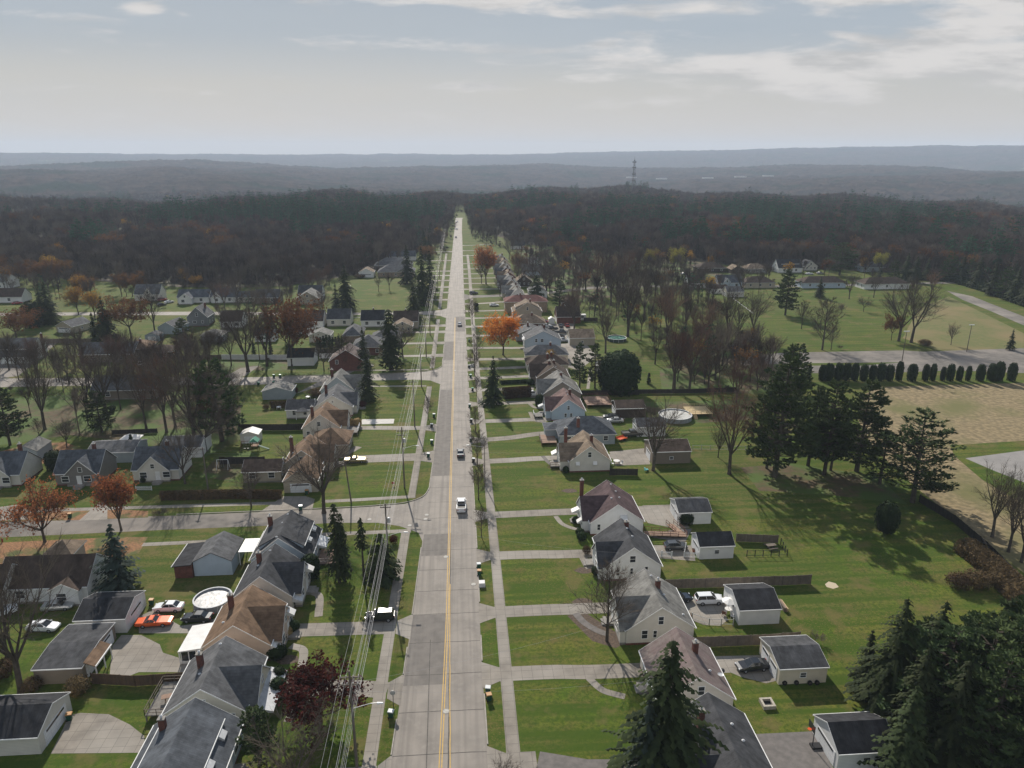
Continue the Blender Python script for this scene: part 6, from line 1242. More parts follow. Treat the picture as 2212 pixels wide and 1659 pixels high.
# swing frame at left, basketball hoop, fire pit, tables, chairs, dishes
x, y = gat('E', 1985, 850); t = thing('swing_set', 'white metal swing frame beneath the bare trees', 'swing set', (x, y, 0)); m = MB()
for a in (-1.3, 1.3):
    for b in (-.8, .8): m.tube((a, b, 0), (a, 0, 2.4), .05, .05, 5, WHITEF)
m.tube((-1.3, 0, 2.4), (1.3, 0, 2.4), .05, .05, 5, WHITEF); obj('frame', m, t)
m = MB(); m.tube((-.4, 0, 2.4), (-.4, .1, .5), .02, .02, 3, GALV); m.tube((.1, 0, 2.4), (.1, .1, .5), .02, .02, 3, GALV); m.box(-.45, .15, 0, .25, .45, .5, BLACKP); obj('swing', m, t)
x, y = gat('D', 480, 1510); t = thing('basketball_hoop', 'black portable basketball hoop before the white garage', 'basketball hoop', (x, y, 0)); m = MB(); m.box(-.5, .9, -.45, .45, 0, .28, BLACKP); obj('base', m, t); m = MB(); m.tube((-.3, 0, .2), (-.3, 0, 3.1), .06, .06, 6, BLACKP); obj('pole', m, t)
m = MB(); m.box(-.75, -.7, -.8, .8, 2.7, 3.7, mk('backboard', (.03,.04,.045), rough=.2)); obj('backboard', m, t); m = MB(); m.lathe([(.23, 2.85), (.25, 2.87)], 10, mk('hoop_orange', (.6,.08,.02)), (-1.0, 0, 0)); obj('hoop', m, t)
x, y = gat('D', 145, 1215); t = thing('fire_pit', 'square pale stone fire pit on the lawn', 'fire pit', (x, y, 0)); m = MB(); ST = mk('pale_stone', (.45,.41,.34), (.33,.3,.25), 4); 
for a in (-1, 1): m.box(-.85, .85, *sorted((a*.55, a*.85)), 0, .55, ST); m.box(*sorted((a*.55, a*.85)), -.54, .54, 0, .548, ST)
obj('ring', m, t); m = MB(); m.box(-.54, .54, -.54, .54, 0, .2, BLACKP); obj('ash', m, t)
def table_set(x, y, label, top=WOODF, bench=True, umb=None, rnd=False, R=.6):
    t = thing('picnic_table' if bench else 'garden_table', label, 'table', (x, y, 0), U(0, .4)); m = MB()
    if rnd: m.lathe([(R, .7), (R, .75)], 12, top)
    else: m.box(-.95, .95, -.45, .45, .7, .76, top)
    obj('tabletop', m, t)
    for a in (-.5, .5): m = MB(); m.box(a*R*1.6-.04, a*R*1.6+.04, -.35, .35, 0, .7, top); obj('leg', m, t)
    if bench:
        for b in (-1, 1): m = MB(); m.box(-.95, .95, *sorted((b*.75, b*1.05)), .42, .47, top); m.box(-.6, -.5, *sorted((b*.45, b*1.0)), .3, .419, top); m.box(.5, .6, *sorted((b*.45, b*1.0)), .3, .419, top); obj('bench', m, t)
    if umb: m = MB(); m.tube((0, 0, .7), (0, 0, 2.4), .03, .03, 5, GALV); m.add([(0, 0, 2.6)]+[(1.2*cos(i*pi/4), 1.2*sin(i*pi/4), 2.2) for i in range(8)], [(0, i+1, (i+1) % 8+1) for i in range(8)], umb); obj('umbrella', m, t)
    return t
x, y = gat('D', 170, 105); table_set(x, y, 'wooden picnic table on a frame in the vegetable plot'); x, y = gat('G', 1450, 800); table_set(x, y, 'round white garden table on the yard by the black fence', WMET, False, rnd=True, R=.8)
x, y = gat('C', 1565, 560); table_set(x, y, 'garden table with white umbrella before the white garage', WMET, False, WMET, True); x, y = gat('F', 583, 318); table_set(x, y, 'round white table on a slab in the bright lawn', WMET, False, rnd=True, R=.7); x, y = gat('F', 845, 225); table_set(x, y, 'white round table beside the dry shrubs', WMET, False, rnd=True, R=.8)
x, y = gat('A', 1200, 1180, 1.0); t = table_set(x, y, 'patio table standing on the grey deck', DECK, False); t.location.z = 1.0
x, y = gat('C', 1500, 945, 5.2); t = thing('satellite_dish', 'grey satellite dish at the edge of the mauve roof', 'satellite dish', (33.9, 79.6, 2.9)); m = MB(); m.tube((0, 0, 0), (.1, 0, .9), .03, .03, 5, GALV); obj('mast', m, t); m = MB(); m.lathe([(.02, 0), (.3, .05), (.42, .12), (.40, .13), (.28, .07)], 12, GALV, (.1, 0, .9)); obj('dish', m, t)
x, y = gat('F', 800, 400); t = canopy('grey gazebo with peaked roof beside the low wing', x-1.8, x+1.8, y-1.2, y+2.4, 2.3, ROOF['grey'], 'gazebo'); m = MB(); m.add([(-.2, -.2, 2.44), (3.8, -.2, 2.44), (3.8, 3.8, 2.44), (-.2, 3.8, 2.44), (1.8, 1.8, 3.3)], [(0, 1, 4), (1, 2, 4), (2, 3, 4), (3, 0, 4)], ROOF['grey']); obj('peak', m, t)
x, y = gat('V', 1400, 1215); t = thing('camper_trailer', 'white camper trailer behind the long brown garage', 'trailer', (x, y, 0)); m = MB(); m.box(-3, 3, -1.2, 1.2, .5, 2.9, WMET); obj('body', m, t); m = MB(); m.box(-2, 2, -1.22, -1.2, 1.6, 2.3, CGLASS); obj('window', m, t)
for a in (-.5, .5): m = MB(); m.tube((a, -1.1, .35), (a, 1.1, .35), .35, .35, 10, TYRE, True); obj('wheel', m, t)
x, y = gat('G', 1500, 590); t = thing('snow_plough', 'orange utility trailer frame on the drive by the bare tree', 'trailer', (x, y, 0), .5); t.name = 'utility_trailer'; m = MB(); m.box(-1.5, 1.2, -.8, .8, .45, .6, PAINT['orange']); m.box(-1.5, 1.2, .75, .8, .6, .9, PAINT['orange']); obj('bed', m, t)
for b in (-.9, .9): m = MB(); m.tube((0, b-.1, .33), (0, b+.1, .33), .33, .33, 10, TYRE, True); obj('wheel', m, t)
x, y = gat('G', 1715, 870); t = thing('tricycle', 'small turquoise ride-on toy beneath the bare tree', 'toy', (x, y, 0)); m = MB(); m.box(-.5, .4, -.25, .25, .3, .55, mk('turquoise', (.15,.5,.5))); m.box(-.5, -.3, -.2, .2, .55, .9, MATS['turquoise']); obj('body', m, t); m = MB(); m.tube((.3, -.3, .2), (.3, .3, .2), .2, .2, 8, TYRE, True); obj('wheel', m, t)
x, y = gat('E', 22, 1500); t = thing('fire_hydrant', 'red fire hydrant on the leaf strewn verge', 'fire hydrant', (x, y, 0)); m = MB(); m.lathe([(.16, 0), (.14, .1), (.13, .6), (.16, .62), (.1, .78), (.03, .82)], 10, PAINT['red']); obj('barrel', m, t); m = MB(); m.tube((-.22, 0, .45), (.22, 0, .45), .06, .06, 6, PAINT['red'], True); obj('outlet', m, t)
# flag and small sign on the corner lawn
x, y = gat('F', 1600, 1000); t = thing('lawn_sign', 'small red lawn sign on the corner lawn', 'sign', (x, y, 0)); m = MB(); m.box(-.35, .35, -.02, .02, .5, .95, mk('sign_red', (.4,.05,.05))); obj('panel', m, t); m = MB(); m.box(-.3, -.27, -.01, .01, 0, .5, GALV); m.box(.27, .3, -.01, .01, 0, .5, GALV); obj('stake', m, t)
# manhole covers and kerb inlets
for i, (c, x_, y_) in enumerate([('B', 1266, 166), ('B', 1462, 360), ('B', 1268, 1258), ('F', 1388, 1298), ('F', 1885, 1295), ('F', 1895, 1258), ('F', 1745, 1352), ('R', 25, 370), ('L', 20, 348)]):
    x, y = gat(c, x_, y_); m = MB(); m.lathe([(.42, 0), (.40, .012)], 16, mk('manhole_iron', (.5,.48,.44), (.35,.34,.31), 3)); t = thing('manhole_cover', 'round cover set in the street surface', 'manhole cover', (x, y, .03), 0, 'round covers set in the street'); obj('lid', m, t); m = MB(); m.lathe([(.55, -.01), (.5, .004)], 16, CONC); obj('ring', m, t)

# odds and ends in the yards
def clutter(name, label, cat, x, y, z=0.0, rz=0.0): return thing(name, label, cat, (x, y, z), rz)
x, y = gat('D', 262, 520); t = clutter('woodpile', 'stack of boards and firewood behind the white garage', 'woodpile', x, y); m = MB()
for i in range(14): m.box(-.6+.25*(i % 3), -.4+.25*(i % 3)+.05, -1.4, 1.2, .02+.15*(i//3), .15+.15*(i//3), [WOODF, DECK, NEWWOOD][i % 3])
obj('boards', m, t)
for i, (px_, py_) in enumerate([(262, 1062), (345, 1060), (440, 1062), (490, 1060)]):
    x, y = gat('D', px_, py_); t = clutter('old_tyre', ['first', 'second', 'third', 'last'][i]+' old tyre leaning on the cream garage wall from the left', 'tyre', x, y-.25); m = MB(); m.tube((0, -.1, .34), (0, .1, .30), .34, .34, 14, TYRE, True); obj('tread', m, t); m = MB(); m.tube((0, -.12, .34), (0, -.10, .34), .2, .2, 10, DTRIM, True); obj('hub', m, t)
def chair(label, x, y, rz, mat):
    t = clutter('garden_chair', label, 'chair', x, y, 0, rz); m = MB(); m.box(-.3, .3, -.3, .3, .4, .45, mat); obj('seat', m, t); m = MB(); m.hexa([(-.3, .27, .45), (.3, .27, .45), (.3, .33, .45), (-.3, .33, .45), (-.3, .4, 1.05), (.3, .4, 1.05), (.3, .45, 1.05), (-.3, .45, 1.05)], mat); obj('backrest', m, t)
    for a in (-.26, .26):
        for b in (-.26, .26): m = MB(); m.box(a-.03, a+.03, b-.03, b+.03, 0, .4, mat); obj('leg', m, t)
x, y = gat('C', 1535, 580); chair('brown garden chair by the white umbrella table', x, y, 2.6, RAIL); x, y = gat('C', 1600, 600); chair('pale garden chair beside the white umbrella table', x, y, .6, WMET); x, y = gat('G', 1415, 815); chair('white chair left of the round white garden table', x, y, 1.2, WMET); x, y = gat('G', 1490, 812); chair('white chair right of the round white garden table', x, y, -1.0, WMET)
x, y = gat('C', 1520, 1010); t = clutter('barbecue_grill', 'black barbecue grill at the back of the mauve roofed house', 'grill', x, y); m = MB(); m.lathe([(.1, .7), (.34, .85), (.36, 1.0), (.3, 1.15), (.08, 1.22)], 12, BLACKP); obj('bowl', m, t)
for a in (0, 2.1, 4.2): m = MB(); m.tube((.25*cos(a), .25*sin(a), 0), (.12*cos(a), .12*sin(a), .75), .02, .02, 4, GALV); obj('leg', m, t)
x, y = gat('R', 290, 310); t = clutter('covered_grill', 'grey covered heap beside the dark lamp pole', 'covered heap', x, y); m = MB(); m.hexa([(-1.1, -.5, 0), (1.1, -.5, 0), (1.1, .5, 0), (-1.1, .5, 0), (-.8, -.35, .9), (.7, -.35, 1.1), (.8, .35, 1.0), (-.7, .35, .8)], WMET); obj('cover', m, t)
for c, px_, py_, lb in [('F', 840, 1070, 'clay planter beside the white garage door'), ('T', 835, 1395, 'clay planter before the small white garage'), ('C', 1295, 600, 'clay planter at the chain-link fence corner'), ('B', 150, 1190, 'clay planter beneath the clipped shrubs')]:
    x, y = gat(c, px_, py_); t = clutter('planter', lb, 'planter', x, y); m = MB(); m.lathe([(.22, 0), (.34, .45), (.30, .45)], 10, mk('clay', (.30, .12, .07))); obj('pot', m, t); m = MB()
    for i in range(60): leaf(m, Vector((U(-.3, .3), U(-.3, .3), U(.45, .8))), .08, BROWNB)
    obj('plant', m, t)
x, y = gat('E', 1150, 655); t = clutter('patio_set', 'dark table beneath the white peaked tent', 'table', x, y+1.5); m = MB(); m.box(-.8, .8, -.5, .5, .7, .76, BLACKP); obj('tabletop', m, t)
for a in (-.6, .6): m = MB(); m.box(a-.05, a+.05, -.4, .4, 0, .7, BLACKP); obj('leg', m, t)
# ============================================================ single trees
random.seed(31)
T = tree_px
# evergreens, right of the street
T('norway0', 1428, 1716, 1372, 'tallest dark spruce in front of the mauve roofed house', H=21.8, wx=1.22); plant('blue0', *at(1388, 1742), 15.0, 'blue green spruce standing just before the tall dark spruce', wx=.95)
for i, (u, v, v2, k, w, lb) in enumerate([(1914, 1550, 1286, 'norway0', 1.0, 'tall layered spruce at the left end of the lower right grove'), (1862, 1500, 1360, 'spruce1', 1.2, 'small ragged conifer at the foot of the lower right grove'), (1992, 1560, 1292, 'norway0', .9, 'second spruce of the lower right grove'), (1960, 1640, 1390, 'norway0', .9, 'spruce behind the white garage roof'),
        (2060, 1560, 1330, 'pine0', 1.1, 'pine in the middle of the lower right grove'), (2128, 1540, 1290, 'norway0', 1.1, 'dense spruce at the top of the lower right grove'), (2172, 1560, 1284, 'pine2', 1.1, 'full pine at the right edge of the grove'), (2215, 1600, 1330, 'norway0', 1.1, 'spruce cut by the right edge of the frame'),
        (2040, 1680, 1420, 'norway0', 1.0, 'dark spruce low in the grove above the frame bottom'), (2110, 1690, 1400, 'pine1', 1.2, 'pine low in the grove left of the corner'), (2190, 1720, 1420, 'norway0', 1.0, 'spruce filling the lower right corner'), (1940, 1700, 1480, 'spruce0', 1.2, 'dark conifer right behind the white garage'), (2260, 1500, 1300, 'norway0', 1.0, 'spruce just past the right frame edge'), (2010, 1600, 1350, 'pine2', 1.2, 'wide pine between two spruces of the grove'), (2085, 1620, 1340, 'pine0', 1.2, 'open pine in the heart of the grove'), (2150, 1620, 1330, 'pine2', 1.2, 'rounded pine in the right part of the grove'), (1985, 1500, 1330, 'pine1', 1.2, 'pine at the back edge of the grove'), (2260, 1680, 1400, 'norway0', 1., 'conifer past the lower right corner')]): T(k, u, v, v2, lb, wx=w*1.05)
for u, v, v2, k, w, lb in [(1673, 1030, 768, 'pine0', 1.0, 'tall white pine at the left of the pine row'), (1656, 1012, 850, 'pine1', .8, 'slender pine beside the tall white pine'), (1745, 1006, 832, 'pine1', .95, 'narrow pine second in the pine row'), (1780, 1025, 818, 'pine2', .85, 'thick pine in the middle of the pine row'), (1794, 1016, 880, 'pine1', .9, 'short pine tucked behind the middle pine'), (1850, 1018, 822, 'pine0', 1.15, 'wide open pine right in the pine row'),
        (1971, 1085, 882, 'pine2', 1.15, 'broad pine alone at the corner of the dry meadow'), (1900, 1045, 930, 'pine3', 1.2, 'low dark pine filling the gap before the meadow'), (1697, 900, 740, 'pine1', 1.0, 'pine rising behind the pine row'), (1720, 850, 745, 'pine3', 1.0, 'dark pine at the left end of the clipped row'),
        (1912, 1151, 1085, 'ball0', .62, 'small juniper in the shade on the lawn'), (1066, 873, 772, 'spruce2', .90, 'dark spruce on the lawn beside the right sidewalk'), (1338, 846, 764, 'bigarb0', .98, 'huge rounded cedar behind the red deck'), (1252, 842, 742, 'pine1', .8, 'left pine behind the brown gabled houses'), (1285, 838, 744, 'pine3', .8, 'right pine behind the brown gabled houses'), (1312, 838, 786, 'arb0', .9, 'dark rounded cedar left of the huge cedar'),
        (1401, 829, 806, 'cone0', 1.1, 'little dark cedar on the far right lawn'), (1158, 657, 597, 'yew0', .8, 'dark cedar behind the white gabled houses'), (1208, 665, 602, 'pine3', 1.0, 'dark pine right of the dark cedar'), (1696, 681, 585, 'pine0', .95, 'solitary pine on the sloping lawn'), (1769, 643, 599, 'spruce2', 1.0, 'small dark spruce beside the solitary pine'), (1813, 595, 526, 'pine2', 1.5, 'great round pine before the houses on the back street'),
        (2181, 756, 712, 'spruce0', .9, 'small open spruce beside the parking lot'), (1600, 745, 715, 'cone0', 1.5, 'small fir among the brown trees, left one'), (1637, 778, 728, 'spruce1', .9, 'small fir among the brown trees, right one'), (1375, 592, 548, 'spruce1', 1., 'slim fir far behind the right houses'),
        # left of the street
        (733, 1258, 1083, 'norway1', .95, 'tall shaggy spruce on the left front lawn'), (745, 1256, 1105, 'norway1', .8, 'second stem of the shaggy spruce on the left lawn'), (787, 1257, 1115, 'scrag0', 1.0, 'thin spruce with a bare lower trunk'), (826, 1252, 1152, 'yew0', 1.05, 'clipped dark pine beside the utility cables'),
        (262, 1275, 1130, 'blue0', 1.35, 'blue green spruce beside the long white house'), (480, 953, 770, 'pine3', 1.15, 'massive dark conifer between lawn and bare trees'), (22, 962, 835, 'pine2', 1.0, 'broad pine at the left edge'), (221, 934, 842, 'pine0', 1.2, 'pine beneath the leafless maples'), (110, 700, 610, 'norway0', .95, 'large spruce behind the red tree'), (73, 707, 655, 'arb0', .8, 'dark upright cedar behind the red tree'),
        (95, 700, 625, 'spruce2', 1., 'spruce joined to the left of the large spruce'), (232, 735, 643, 'spruce2', 1.05, 'dark pointed spruce right of the tan garage'), (207, 737, 675, 'spruce1', 1.1, 'shorter spruce left of the dark pointed one'), (403, 770, 689, 'pine1', 1.25, 'grey green open pine above the grey fence'), (749, 672, 575, 'norway0', .9, 'large spruce of the pair on the green field'), (727, 672, 612, 'spruce0', .8, 'smaller spruce of the pair on the green field'),
        (787, 797, 710, 'spruce1', .95, 'spruce behind the brick corner house'), (796, 866, 762, 'spruce1', 1.0, 'spruce rising before the brick house'), (845, 798, 671, 'norway1', 1.35, 'tall brownish spruce by the third lawn'), (913, 660, 535, 'norway0', .62, 'tallest spruce of the dark clump by the street'), (880, 613, 532, 'spruce2', .9, 'spruce at the back of the dark street clump'), (894, 692, 612, 'spruce2', .95, 'spruce at the front of the dark street clump'),
        (930, 640, 545, 'spruce1', .9, 'spruce at the right of the dark street clump'), (652, 606, 583, 'spruce2', 1., 'tiny fir left of two at the woods edge'), (661, 606, 584, 'spruce2', 1., 'tiny fir right of two at the woods edge'), (562, 1640, 1528, 'pine3', 1.35, 'bushy pine between the two lowest left houses')]: T(k, u, v, v2-(.05*(v-v2) if v < 900 else 0), lb, wx=w*(1.22 if v < 900 and k[0] in 'snyb' else 1))
# clipped arborvitae along the parking lot
hedge = [(M_, w) for M_, w in [(970, .75), (1050, 1.0), (1085, 1.1), (1140, .9), (1185, .9), (1232, 1.1), (1285, 1.1), (1335, 1.0), (1383, 1.0), (1432, 1.1), (1487, .9), (1562, 1.35), (1640, .85), (1682, .95), (1740, 1.0), (1782, 1.0), (1835, 1.0), (1886, 1.1), (1955, 1.2), (2025, 1.15), (2062, 1.1), (2135, 1.35)]]
random.seed(8)
for i, (xm, w) in enumerate(hedge):
    x, y = at((2400+xm/1.536)/K_, 822.5); Hh = U(5.4, 6.8); o = plant(random.choice(('arb0', 'arb1')), x, y, Hh*(.86 if 1700 < xm < 1900 else 1), 'dark clipped arborvitae in the row along the parking lot', wx=w*.55*U(.8, 1.2)); o['group'] = 'clipped arborvitae row along the parking lot'
for i in range(9):
    x, y = gat('K', 968+28*i, 1052); o = plant('cone0', x, y, 7.2+U(-.6, .6), 'slim dark cypress in the row behind the white fence', wx=.85); o['group'] = 'slim cypresses behind the white fence'
for xk, yk in [(680, 1046), (700, 1046), (735, 1040), (530, 1046), (375, 1046)]:
    x, y = gat('K', xk, yk); o = plant('cone0', x, y, U(3.6, 5.4), 'slim dark cypress in the row behind the white fence'); o['group'] = 'slim cypresses behind the white fence'
# autumn trees
for u, v, v2, k, w, lb in [(1087, 767, 671, 'orange0', .92, 'bright orange maple on the right front lawn'), (1050, 614, 527, 'rust1', .95, 'rust red tree beyond the orange maple'), (1040, 612, 560, 'round0', .9, 'leafless tree merged with the rust red one'), (97, 1171, 1030, 'rust0', .95, 'half bare orange tree on the leafy verge, left one'), (262, 1146, 1020, 'rust1', .95, 'fuller orange tree beside the side street'),
        (37, 735, 664, 'oak0', 1.3, 'red brown tree at the left edge behind the white house'), (284, 730, 635, 'oak0', .95, 'russet tree right of the pointed spruce'), (205, 690, 622, 'gold0', 1.15, 'golden tree in the middle of the left trees'), (170, 680, 610, 'gold0', 1.0, 'thin yellow tree behind the golden tree'), (428, 623, 592, 'gold0', 1.6, 'low golden tree behind the white bungalow'), (398, 622, 575, 'gold0', .7, 'thin golden tree beside the low golden one'),
        (631, 790, 636, 'oak0', .8, 'rust brown tree over the white garage'), (1151, 508, 469, 'rust1', 1.2, 'orange tree far up right of the street'), (1208, 560, 525, 'yel0', 1.2, 'yellow green tree behind the far right houses'), (1458, 595, 532, 'yel0', .8, 'yellow topped tree left before the back street'), (1405, 590, 535, 'yel0', .8, 'olive yellow tree among the far right trees'), (1898, 590, 543, 'yel0', .9, 'yellow tree behind the great round pine'), (1865, 590, 552, 'gold0', .8, 'golden tree behind the great round pine'),
        (1535, 580, 548, 'gold0', .8, 'small golden tree before the right woods'), (692, 1560, 1440, 'burg0', 1.35, 'dark burgundy maple on the lower left lawn'), (1240, 700, 608, 'red0', 1.0, 'russet tree right of the dark cedar'), (1457, 842, 692, 'red0', 1.0, 'reddish brown tree before the low fence, left'), (1489, 844, 688, 'red1', 1.05, 'reddish brown tree before the low fence, right'), (1120, 590, 545, 'oak0', .8, 'brown oak beside the far street'),
        (1188, 785, 752, 'gold0', 1., 'small golden tree by the dark pines'), (1340, 520, 478, 'oak0', 1., 'russet tree in the right woods'), (1590, 870, 770, 'red1', 1.25, 'hazy mauve tree left of the pines'), (1020, 700, 640, 'young0', 1., 'slim street tree beside the right verge'), (250, 560, 500, 'oak0', 1.2, 'russet tree at the woods edge on the left'), (130, 580, 520, 'gold0', 1.1, 'golden brown tree at the woods edge on the left')]: T(k, u, v, v2, lb, wx=w)
# leafless trees picked one by one
BT = [(46,1494,1180,'vase0',1.0,'big leafless tree beside the lower left garage'),(20,1440,1210,'vase2',.9,'leafless tree at the lower left edge'),(97,928,765,'vase1',1.0,'tall leafless tree over the pine, left side'),(85,945,905,'young1',1.2,'small leafless tree on the leafy lawn'),(145,967,905,'round1',.9,'small rounded leafless tree behind the grey house'),(230,893,745,'vase3',1.2,'large leafless maple before the second side street'),(190,880,760,'vase0',1.,'leafless maple left of the large one'),(316,925,762,'vase2',.8,'slim leafless tree over the bright lawn'),
      (360,934,760,'red0',.9,'reddish leafless tree left of the massive conifer'),(423,962,745,'vase1',1.05,'tall leafless tree leaning beside the massive conifer'),(379,922,762,'vase3',.8,'leafless tree between two tall ones'),(445,975,862,'round0',1.3,'wide grey leafless tree over the swing'),(400,1045,905,'vase0',.9,'leafless tree at the corner of the shuttered house'),(700,1108,938,'round0',1.15,'spreading leafless tree beside the corner garage'),(543,1096,1012,'young1',1.2,'round leafless tree over the clipped hedge'),
      (1411,1016,858,'vase2',1.15,'large leafless tree on the lawn beside the brown garage'),(1575,1024,832,'red1',1.0,'tall leafless tree with long shadow on the lawn'),(1551,988,922,'round1',.8,'small twisted leafless tree beside the tall one'),(1311,1385,1225,'young0',1.1,'slender leafless tree by the front walk'),(1034,1080,1004,'young1',.9,'leafless sapling on the right verge by the lamp'),(1040,1160,1098,'young0',.9,'leafless sapling on the right verge below the pickup'),(1031,1006,930,'young0',1.0,'leafless sapling on the verge left of the lamp'),
      (1027,932,880,'young1',1.0,'leafless sapling on the verge opposite blue-grey house'),(1030,856,815,'young0',.8,'small leafless sapling beside a dark bin'),(1025,810,755,'young1',1.0,'leafless sapling on the verge before the spruce'),(1030,775,720,'young0',1.0,'leafless sapling beside the orange maple'),(1090,1700,1640,'round1',1.0,'top of a leafless tree at the bottom edge'),(640,1720,1575,'round1',1.3,'grey leafless shrubby tree at the bottom edge'),
      (1356,727,590,'vase1',1.15,'great leafless tree above the green pool'),(1308,763,650,'vase2',1.0,'leafless tree beside the green pool'),(1240,716,620,'vase0',1.,'leafless tree behind the crowded yard'),(1391,694,585,'vase3',.9,'leafless tree right of the great one'),(1415,787,680,'vase0',.75,'slim leafless tree over a garden swing'),(1440,745,620,'red1',.9,'hazy reddish leafless tree by the far lawn'),(1290,640,545,'red0',1.1,'rusty leafless tree on the back lawn'),(1320,660,550,'vase2',1.1,'dark leafless tree on the back lawn'),
      (1345,640,540,'red1',1.,'brown leafless tree by the back street'),(1375,655,560,'vase1',.9,'forked leafless tree by the back street'),(1265,630,540,'vase3',1.,'leafless tree behind the white walled house'),(1415,640,545,'vase0',.9,'leafless tree beside the white shed with brown roof'),(1570,743,618,'vase1',.9,'leafless tree before the shingled garage'),(1626,733,628,'vase3',1.0,'leafless tree left on the sloping lawn'),(1526,745,650,'red0',1.1,'reddish thicket tree at the lawn corner'),(1545,820,700,'vase2',1.,'leafless tree beside the small firs'),
      (1776,756,648,'young1',1.15,'straight leafless tree beside the parking lot'),(1795,756,700,'young0',.9,'small leafless tree beside the straight one'),(1731,711,652,'young0',.9,'slender leafless tree below the solitary pine'),(1941,737,600,'vase0',1.15,'big leafless tree left of two near the parking lot'),(1968,740,606,'vase2',1.2,'big leafless tree right of two near the parking lot'),(1925,735,680,'oak0',.6,'low dark red tree beneath the big leafless pair'),(2054,745,698,'round1',.7,'narrow leafless tree on the rough grass'),
      (1834,646,588,'vase3',1.,'leafless tree before the long blue house'),(1887,643,590,'vase1',1.,'leafless tree before the long white walled house'),(1865,673,640,'round0',1.,'low leafless tree on the sloping lawn'),(1817,677,655,'round1',.9,'tiny leafless tree on the sloping lawn'),(1600,640,560,'vase0',1.0,'leafless tree before the white house with brown roof'),(1690,640,600,'vase2',.7,'leafless tree beside the long tan house'),(2143,1160,1012,'vase3',.95,'leafless tree before the dry meadow'),(2178,1192,1030,'vase1',.9,'leafless tree at the right edge of the meadow'),(2206,1215,1050,'vase2',.9,'leafless tree cut by the right frame edge'),
      (536,803,655,'vase1',1.25,'large leafless tree over the grey vinyl fence, left'),(577,791,648,'red1',1.0,'dense leafless tree over the grey vinyl fence, right'),(500,790,700,'round0',.8,'leafless tree beside the cone shrubs'),(698,690,628,'young0',1.1,'straight leafless tree before the green field'),(818,630,588,'vase0',.7,'slim leafless tree on the green field'),(841,627,588,'vase3',.9,'forked leafless tree on the green field'),(697,637,598,'round1',1.2,'round topped leafless tree on the green field'),(335,722,610,'vase2',.8,'tall leafless tree over the low hedge'),(396,622,570,'vase1',.9,'leafless tree behind the white bungalow'),
      (560,612,560,'vase3',1.1,'leafless tree left of the beige bungalow'),(590,615,560,'vase0',1.1,'leafless tree behind the beige bungalow'),(620,608,556,'red0',1.,'reddish tree at the field edge'),(530,620,565,'vase2',1.,'leafless tree behind the brown house'),(700,800,735,'round0',.9,'yellowed leafless tree before the cypress row'),(745,800,725,'young1',1.,'leafless tree right of the cypress row'),(870,770,700,'round1',1.1,'grey bushy leafless tree beside the tan wing'),(285,850,770,'red0',1.2,'reddish leafless tree on the verge of the cross street'),(250,800,720,'red1',1.,'brown leafless tree before the split-level house'),
      (150,830,730,'vase2',1.0,'leafless tree before the sprawling grey house'),(60,830,745,'vase1',1.,'leafless tree before the white two-storey house'),(330,870,775,'red1',1.,'reddish leafless tree left of the brown maples'),(20,800,720,'vase3',1.,'leafless tree at the far left above the cross street'),(1125,600,550,'vase0',1.,'leafless tree behind the far row of houses'),(1100,560,515,'round0',1.,'leafless tree at the end of the far row'),(1080,640,600,'round1',.8,'leafless tree before the far row'),(935,800,770,'young0',.8,'leafless sapling on the left verge'),(925,905,858,'young1',.8,'leafless sapling beside the white drive'),(1180,640,560,'round0',1.2,'leafless tree over the pale roofs'),
      (1480,720,620,'vase1',.9,'hazy leafless tree left of the shingled garage'),(1505,770,670,'red0',.9,'reddish tree at the thicket'),(1560,790,690,'vase3',1.,'leafless thicket tree beside the firs'),(1530,840,740,'round0',1.1,'brown leafless tree behind the thicket'),(1440,690,600,'vase2',.9,'leafless tree along the garden path'),(1665,860,780,'round1',1.2,'leafless tree behind the tall white pine'),(2010,640,585,'red1',1.,'leafless tree at the road fork'),(1975,650,600,'vase1',1.,'leafless tree left of the road fork')]
for u, v, v2, k, w, lb in BT: T(k, u, v, v2-.12*(v-v2), lb, wx=w*1.04)
# leafless yard trees nobody would tell apart, between the houses
random.seed(55)
def fill(n, poly, label, keys=('vase0','vase1','vase2','vase3','round0','red0','red1','young0'), h=(11, 17), avoid=()):
    Pw = [at(*p) for p in poly]; c = 0; x0 = min(p[0] for p in Pw); x1 = max(p[0] for p in Pw); y0 = min(p[1] for p in Pw); y1 = max(p[1] for p in Pw)
    while c < n:
        x, y = U(x0, x1), U(y0, y1)
        if not inside(x, y, Pw): continue
        o = plant(random.choice(keys), x, y, U(*h), label, label.replace('leafless tree', 'leafless trees')); c += 1
fill(60, [(1110,640),(1075,520),(1100,505),(1560,525),(1560,565),(1480,600),(1240,650)], 'leafless tree among the houses right of the far street')
fill(22, [(1225,690),(1225,640),(1460,600),(1560,620),(1560,760),(1450,800),(1430,720)], 'leafless tree in the back gardens right of the street')
fill(26, [(1420,800),(1560,740),(1690,760),(1690,850),(1430,850)], 'leafless tree in the thicket left of the parking lot', ('red0','red1','vase1','round0','young1'), (9, 13))
fill(22, [(0,640),(0,590),(230,598),(330,640),(200,660)], 'leafless tree around the houses at the left woods edge', ('vase0','vase2','red0','oak0','gold0'))
fill(16, [(440,700),(500,625),(720,612),(720,640),(600,690)], 'leafless tree among the white houses at the left')
fill(19, [(0,850),(0,790),(330,800),(470,790),(470,850),(330,870)], 'leafless tree along the left cross street', ('vase0','vase1','vase3','red0','red1','round0'), (12, 17))
fill(14, [(430,960),(430,860),(520,850),(520,960)], 'leafless tree around the massive conifer', ('vase0','vase1','round0','red1'), (9, 15))
